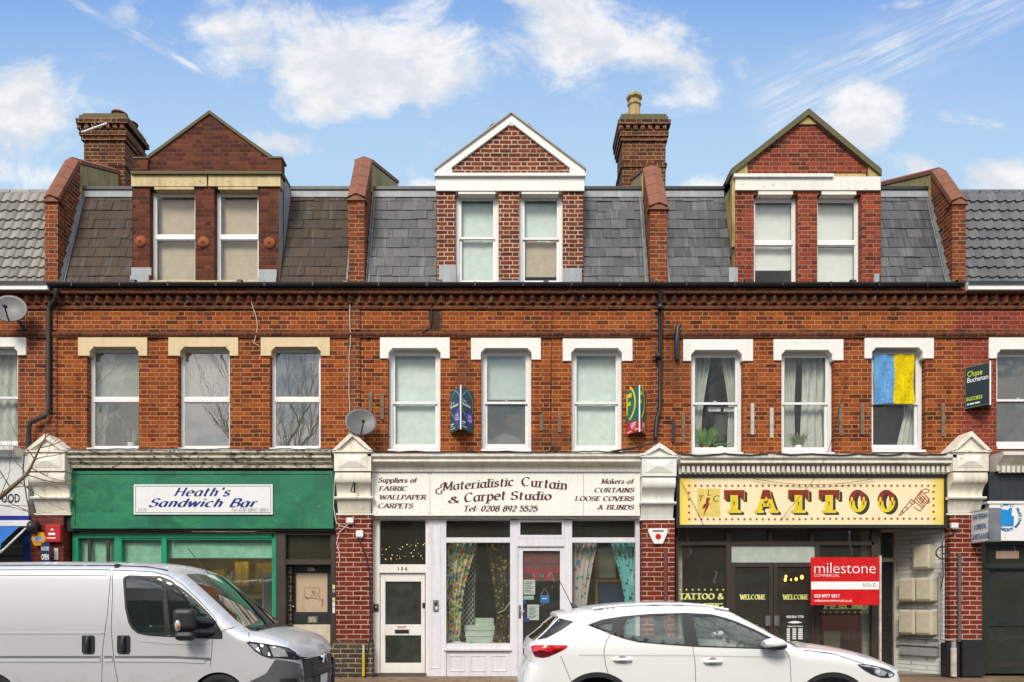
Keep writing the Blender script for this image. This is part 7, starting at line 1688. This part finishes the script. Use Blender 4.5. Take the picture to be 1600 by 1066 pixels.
# ---------------------------------------------------------------- blue awning of the food shop
T = thing('awning',P(-100,845,-1.0),'bright blue fabric awning over the shuttered food shop','awning')
bluefab = plain('royal blue awning cloth',(.008,.13,.48),.7)
MB().add([P(-420,823,-.31),P(30,823,-.31),P(2,849,-1.0),P(-420,849,-1.0)],[(0,1,2,3)]).add([P(2,849,-1.0),P(-420,849,-1.0),P(-420,862,-1.0),P(0,862,-1.0)],[(0,1,2,3)]).build('cloth', bluefab, T)
MB().tube([P(40,826,-.3),P(3,861,-1.0)],.018,8).build('arm', m['upvc'], T); MB().tube([P(2,862,-1.0),P(-420,862,-1.0)],.03,8).build('front_bar', m['upvc'], T)
T = thing('motor_cover',P(52,830,-.3),'dark motor cover at the end of the blue awning','awning motor'); MB().lathe(P(46,824,-.32),[(.001,-.0),(.10,0),(.13,.03),(.13,.14),(.001,.16)],16,'x').build('housing', m['black_iron'], T)
# ---------------------------------------------------------------- bare trees
bark = plain('tree bark',(.17,.125,.08),.9,var=.4); bark2 = plain('dark twig bark',(.09,.06,.04),.9,var=.4)
def twig(mb, p, d, l, r, depth, rnd, spread=.6, up=.05):
    pts = [Vector(p)]; dd = Vector(d).normalized(); n_ = 5; rr = [r]
    for i in range(n_):
        dd = (dd+Vector((rnd.uniform(-.16,.16),rnd.uniform(-.16,.16),rnd.uniform(-.14,.14)+up))).normalized(); pts.append(pts[-1]+dd*l/n_); rr.append(r*(1-.55*(i+1)/n_))
    mb.tube(pts, rr, 6 if r > .02 else 4, cap=False)
    if depth:
        for i in range(2 if depth < 3 else 3):
            q = rnd.randint(1, n_); a = rnd.uniform(0, 2*math.pi); o = Vector((math.cos(a),math.sin(a)*.8,rnd.uniform(-.2,.7)))
            twig(mb, pts[q], (dd+o*spread).normalized(), l*rnd.uniform(.55,.8), rr[q]*.62, depth-1, rnd, spread, up)
        twig(mb, pts[-1], dd, l*.75, rr[-1]*.95, depth-1, rnd, spread, up)
YT = -2.3
tr = thing('street_tree',(X(-165,YT),YT,0),'bare street tree reaching a forked branch in from the left edge','tree')
rnd = random.Random(11); base = Vector((X(-165,YT),YT,0)); mb = MB()
tp = [base, base+Vector((.02,0,.8)), base+Vector((.0,.05,1.8)), base+Vector((-.08,.02,3.0)), base+Vector((-.05,0,4.2))]
mb.tube(tp,[.20,.16,.14,.125,.10],14); mb.build('trunk', bark, tr)
for (h_, dx_, dy_, dz_, l_) in ((3.6,-1,.3,.9,2.2),(4.2,-.3,-.5,1.2,2.0),(4.2,-.7,.3,1.2,2.2),(2.9,-1,-.4,.8,1.8)):
    mb = MB(); twig(mb, base+Vector((-.06,0,h_)), (dx_,dy_,dz_), l_, .075, 3, rnd); mb.build('crown', bark2, tr)
mb = MB()
br = [base+Vector((-.03,0,2.35)), Vector(P(-90,800,YT)), Vector(P(-40,795,YT)), Vector(P(0,777,YT)), Vector(P(17,763,YT)), Vector(P(41,742,YT)), Vector(P(48,731,YT)), Vector(P(54,718,YT)), Vector(P(62,700,YT)), Vector(P(71,684,YT))]
mb.tube(br,[.07,.055,.048,.042,.036,.028,.022,.018,.014,.010],10); mb.tube([br[-1],Vector(P(86,671,YT)),Vector(P(103,661,YT))],[.009,.007,.004],6); mb.tube([br[-1],Vector(P(71,664,YT)),Vector(P(76,645,YT))],[.009,.007,.004],6)
for i,(px,py,dx_,dz_,l_) in enumerate(((0,777,1,-.5,.5),(17,763,-.5,.9,.55),(17,763,.9,.1,.5),(41,742,.9,-.15,.6),(41,742,-.7,.8,.5),(54,718,1,.15,.55),(54,718,-.5,.8,.4),(0,777,.5,1,.6),(-20,786,1,-.35,.6),(30,752,.8,-.6,.5),(-30,790,.6,.8,.7),(48,731,.9,-.5,.45),(62,700,.8,.25,.4))):
    twig(mb, P(px,py,YT), (dx_,rnd.uniform(-.2,.2),dz_), l_, .010, 2, rnd, .55, .02)
mb.build('branch', bark, tr)

# ---------------------------------------------------------------- the far side of the street, seen in the glass
opp = thing('terrace_house',(0,-33,0),'brown brick terrace across the road seen only as reflections in the windows','house')
hs = []
for i in range(-7,8):
    hs.append((i*5.2-1.0,i*5.2+1.0,4.6,6.6))
mb = MB(); mb.wall(-40,40,3.4,8.6,-33,hs,rev=.2); mb.f = [f[::-1] for f in mb.f]; mb.build('wall', brick('far brown brick',[(.06,.03,.02),(.12,.06,.04),(.16,.08,.05)],(.16,.12,.09)), opp)
mb = MB(); mb.poly([(-40,-33,8.6),(40,-33,8.6),(40,-37,11.4),(-40,-37,11.4)]); mb.build('roof', m['slateC'], opp)
for i in range(-7,8): MB().box(i*5.2-1,i*5.2+1,-33.3,-33.2,4.6,6.6).build('window', m['grey_plastic'], opp)
for i in range(-7,8): MB().box(i*5.2-2.5,i*5.2+2.5,-33,-32.9,2.7,3.4).build('fascia_board', (m['cornice'],m['brown_frame'],m['greyplastic'])[i%3], opp)
MB().box(-40,40,-33.4,-33.2,0,2.7).build('shop_window', m['dark_plaster'], opp)
for X0, sd, h0, lb in ((-11.5,21,5.0,'tall bare tree across the road reflected in the sandwich bar windows'),(8.5,33,4.6,'tall bare tree across the road reflected in the tattoo shop windows')):
    ot = thing('street_tree',(X0,-22,0),lb,'tree'); rnd = random.Random(sd); b_ = Vector((X0,-22,0))
    MB().tube([b_,b_+Vector((.05,0,1.6)),b_+Vector((0,.05,h0)),b_+Vector((.1,0,h0+2)),b_+Vector((.05,.1,h0+4))],[.26,.2,.18,.15,.10],12).build('trunk', bark, ot)
    mb = MB()
    for j in range(11):
        a = 2.4*j; twig(mb, b_+Vector((.03,0,h0+.2+.36*j)), (math.cos(a),math.sin(a)*.7,.85), 3.6, .085, 4, rnd, .55, .07)
    mb.build('crown', bark2, ot)
# ---------------------------------------------------------------- ground, light, sky, camera
def pave_mat(name, c0, c1, joint, sx, sy):
    n = NT(name); p = n.pos()
    b = n.n('ShaderNodeTexBrick'); n.put(b.inputs['Vector'], p); b.offset = .5
    b.inputs['Color1'].default_value = (*c0,1); b.inputs['Color2'].default_value = (*c1,1); b.inputs['Mortar'].default_value = (*joint,1)
    b.inputs['Scale'].default_value = 1.0; b.inputs['Brick Width'].default_value = sx; b.inputs['Row Height'].default_value = sy; b.inputs['Mortar Size'].default_value = .008
    c = n.mix(n.M('MULTIPLY', n.smooth(n.noise(p, 2.5, 6, .65), .4, .7), .55), b.outputs[0], tuple(x*.45 for x in c0))
    w = n.smooth(n.noise(p, 1.1, 4), .45, .65)
    n.pbsdf(c, n.M('SUBTRACT', .75, n.M('MULTIPLY', w, .4)), 0, n.bump(n.noise(p, 40, 5), .2, .005), .5); return n.mat
def asphalt():
    n = NT('asphalt'); p = n.pos()
    c = n.mix(n.smooth(n.noise(p, 90, 4, .7), .35, .7), (.032,.032,.034), (.075,.073,.07))
    c = n.mix(n.M('MULTIPLY', n.smooth(n.noise(p, .7, 5), .4, .7), .4), c, (.03,.03,.032))
    n.pbsdf(c, .8, 0, n.bump(n.noise(p, 120, 3), .3, .006), .4); return n.mat
struct(MB().poly([(-400,-400,-.135),(400,-400,-.135),(400,400,-.135),(-400,400,-.135)]).build('ground', plain('earth',(.10,.09,.07),.95), origin=(0,0,-.135)))
struct(MB().poly([(-120,-14.2,-.125),(120,-14.2,-.125),(120,-3.05,-.125),(-120,-3.05,-.125)]).build('road', asphalt(), origin=(0,-8,-.125)))
struct(MB().box(-120,120,-2.9,9,-.13,0).build('pavement', pave_mat('brown paving',(.20,.125,.07),(.27,.18,.11),(.08,.055,.035),.42,.42), origin=(0,0,0)))
struct(MB().box(-120,120,-3.05,-2.903,-.13,.003).build('kerb', pave_mat('granite kerb',(.24,.23,.22),(.30,.29,.27),(.1,.1,.1),.9,5.0), origin=(0,-3,0)))
mb = MB()
for y in (-3.3,-3.45): mb.poly([(-120,y,-.121),(120,y,-.121),(120,y+.06,-.121),(-120,y+.06,-.121)])
struct(mb.build('road_marking', paint('worn yellow line',(.55,.38,.03),(.1,.1,.1),.5), origin=(0,-3.4,-.121)))
struct(MB().box(-120,120,-20,-14.2,-.13,0).build('pavement', pave_mat('grey paving',(.22,.21,.19),(.27,.26,.24),(.09,.09,.09),.6,.45), origin=(0,-17,0)))
SUN_EL, SUN_AZ = R(41), R(18)                             # sun behind the camera, a little to the left
ld = bpy.data.lights.new('sun', 'SUN'); ld.energy = 3.0; ld.angle = R(20); ld.color = (1.0,.92,.79)
sun = bpy.data.objects.new('sun', ld); COL.objects.link(sun)
dirv = Vector((-math.sin(SUN_AZ)*math.cos(SUN_EL), -math.cos(SUN_AZ)*math.cos(SUN_EL), math.sin(SUN_EL)))
sun.location = dirv*40; sun.rotation_euler = dirv.to_track_quat('Z','Y').to_euler()
W = bpy.data.worlds.new('World'); SC.world = W; W.use_nodes = True
t = W.node_tree; t.nodes.clear()
class WN(NT):
    def __init__(s, tree): s.t = tree
w = WN(t)
out = w.n('ShaderNodeOutputWorld'); bg = w.n('ShaderNodeBackground'); t.links.new(bg.outputs[0], out.inputs[0])
sky = w.n('ShaderNodeTexSky'); sky.sky_type = 'NISHITA'; sky.sun_disc = False; sky.sun_elevation = SUN_EL; sky.sun_rotation = R(180)+SUN_AZ; sky.altitude = 50; sky.air_density = 1.0; sky.dust_density = .6; sky.ozone_density = 2.0
d = w.n('ShaderNodeTexCoord').outputs['Generated']
dx, dy, dz = w.xyz(d)
ay = w.M('MAXIMUM', w.M('ABSOLUTE', dy), .12)
u = w.M('ADD', w.M('MULTIPLY', w.M('DIVIDE', dx, ay), F), 800.0)     # sky direction in the same units as the measurements
v = w.M('SUBTRACT', HY, w.M('MULTIPLY', w.M('DIVIDE', dz, ay), F))
blobs = [(180,20,160,45,.45),(560,40,240,70,.6),(700,120,70,60,.45),(960,110,120,50,.5),(350,120,60,60,.55),(600,150,90,50,.6),(250,70,70,40,.45),(840,30,60,40,.7),(20,260,80,40,.7),(1500,250,50,30,.5),(1150,95,40,30,.4),(520,95,210,95,1),(420,40,130,60,.9),(640,70,120,90,.8),(500,165,90,45,.75),(900,45,130,75,1),(1010,70,110,60,1),(1080,140,70,35,.55),(35,190,85,85,1),(60,275,60,40,.7),(440,222,60,24,.9),(1360,180,62,60,1),(1340,215,50,30,.7),(1440,205,30,22,.5),(1430,260,60,26,.95),(1560,275,80,42,.95),(1100,292,70,22,.8),(730,95,26,22,.6),(1420,10,110,16,.5),(200,40,120,60,.35),(490,292,25,9,.7),(670,288,30,9,.6)]
field = None
for bx, by, rx, ry, a in blobs:
    ex = w.M('DIVIDE', w.M('SUBTRACT', u, bx), rx*1.15); ey = w.M('DIVIDE', w.M('SUBTRACT', v, by), ry*1.15)
    q = w.M('MULTIPLY', w.M('EXPONENT', w.M('MULTIPLY', w.M('ADD', w.M('MULTIPLY', ex, ex), w.M('MULTIPLY', ey, ey)), -1.0)), a)
    field = q if field is None else w.M('MAXIMUM', field, q)
pv = w.comb(w.M('MULTIPLY', u, .0052), w.M('MULTIPLY', v, .0074), 3.7)
n1 = w.noise(pv, 1.25, 10, .66, .3)
n2 = w.noise(pv, 2.3, 6, .6)
back = w.M('MULTIPLY', w.M('LESS_THAN', dy, 0.0), .62)                 # unseen broken cloud behind the camera, cover raised for whiter light
low = w.smooth(v, 500.0, 330.0)
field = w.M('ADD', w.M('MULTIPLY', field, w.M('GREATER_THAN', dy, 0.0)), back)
cl = w.smooth(w.M('ADD', field, w.M('MULTIPLY', w.M('SUBTRACT', n1, .5), 2.1)), .30, .86)
def streak(x0,y0,x1,y1,wd,a,nz):
    L = math.hypot(x1-x0,y1-y0); cx, sx = (x1-x0)/L, (y1-y0)/L
    pu, pw = w.M('SUBTRACT', u, x0), w.M('SUBTRACT', v, y0)
    al = w.M('DIVIDE', w.M('ADD', w.M('MULTIPLY', pu, cx), w.M('MULTIPLY', pw, sx)), L)
    ac = w.M('DIVIDE', w.M('SUBTRACT', w.M('MULTIPLY', pw, cx), w.M('MULTIPLY', pu, sx)), wd)
    e = w.M('EXPONENT', w.M('MULTIPLY', w.M('MULTIPLY', ac, ac), -1.0))
    nn = w.smooth(w.noise(w.comb(w.M('MULTIPLY', al, 2.2), w.M('MULTIPLY', ac, nz), 1.0), 1.6, 7, .65), .30, .72)
    en = w.M('MULTIPLY', w.smooth(al, -.05, .12), w.smooth(al, 1.08, .85))
    return w.M('MULTIPLY', w.M('MULTIPLY', w.M('MULTIPLY', e, en), nn), a)
for s_ in ((1170,185,1610,-20,42,.75,2.6),(1230,110,1500,10,30,.35,2.0),(100,-5,316,112,5.0,1.25,.3),(1465,180,1570,198,7,.8,1.0)):
    cl = w.M('MAXIMUM', cl, streak(*s_))
haze = w.smooth(v, 60.0, 420.0)
skyc = w.n('ShaderNodeHueSaturation'); skyc.inputs['Saturation'].default_value = 1.12; skyc.inputs['Value'].default_value = SKYV if 'SKYV' in globals() else 1.0
t.links.new(sky.outputs[0], skyc.inputs['Color'])
base = w.mix(haze, skyc.outputs[0], (5.6,7.4,9.6), 'MIX')
grad = w.mix(w.smooth(v, -200.0, 330.0), (1.5,3.6,8.7), (5.4,7.6,9.9))
base = w.mix(.88, skyc.outputs[0], grad)
cc = w.mix(w.smooth(n2, .35, .62), (9.8,9.75,9.7), (7.6,7.9,8.4))
cc = w.mix(w.M('LESS_THAN', dy, 0.0), cc, (18.0,17.4,16.4))        # unseen cloud behind the camera, brightened for soft fill light
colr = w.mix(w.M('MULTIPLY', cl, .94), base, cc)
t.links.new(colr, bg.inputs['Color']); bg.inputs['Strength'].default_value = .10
cam = bpy.data.cameras.new('camera'); cam.sensor_width = 36; cam.lens = 36*F/1600; cam.shift_y = (HY-533)/1600; cam.clip_start = .1; cam.clip_end = 2000
co = bpy.data.objects.new('camera', cam); COL.objects.link(co); co.location = (0,-D,EYE); co.rotation_euler = (R(90),0,0)
SC.camera = co
SC.view_settings.view_transform = 'Standard'; SC.view_settings.look = 'None'; SC.view_settings.exposure = 0
SC.cycles.max_bounces = 8; SC.cycles.transparent_max_bounces = 16; SC.cycles.glossy_bounces = 4
SC.cycles.use_denoising = True; SC.cycles.caustics_reflective = False; SC.cycles.caustics_refractive = False
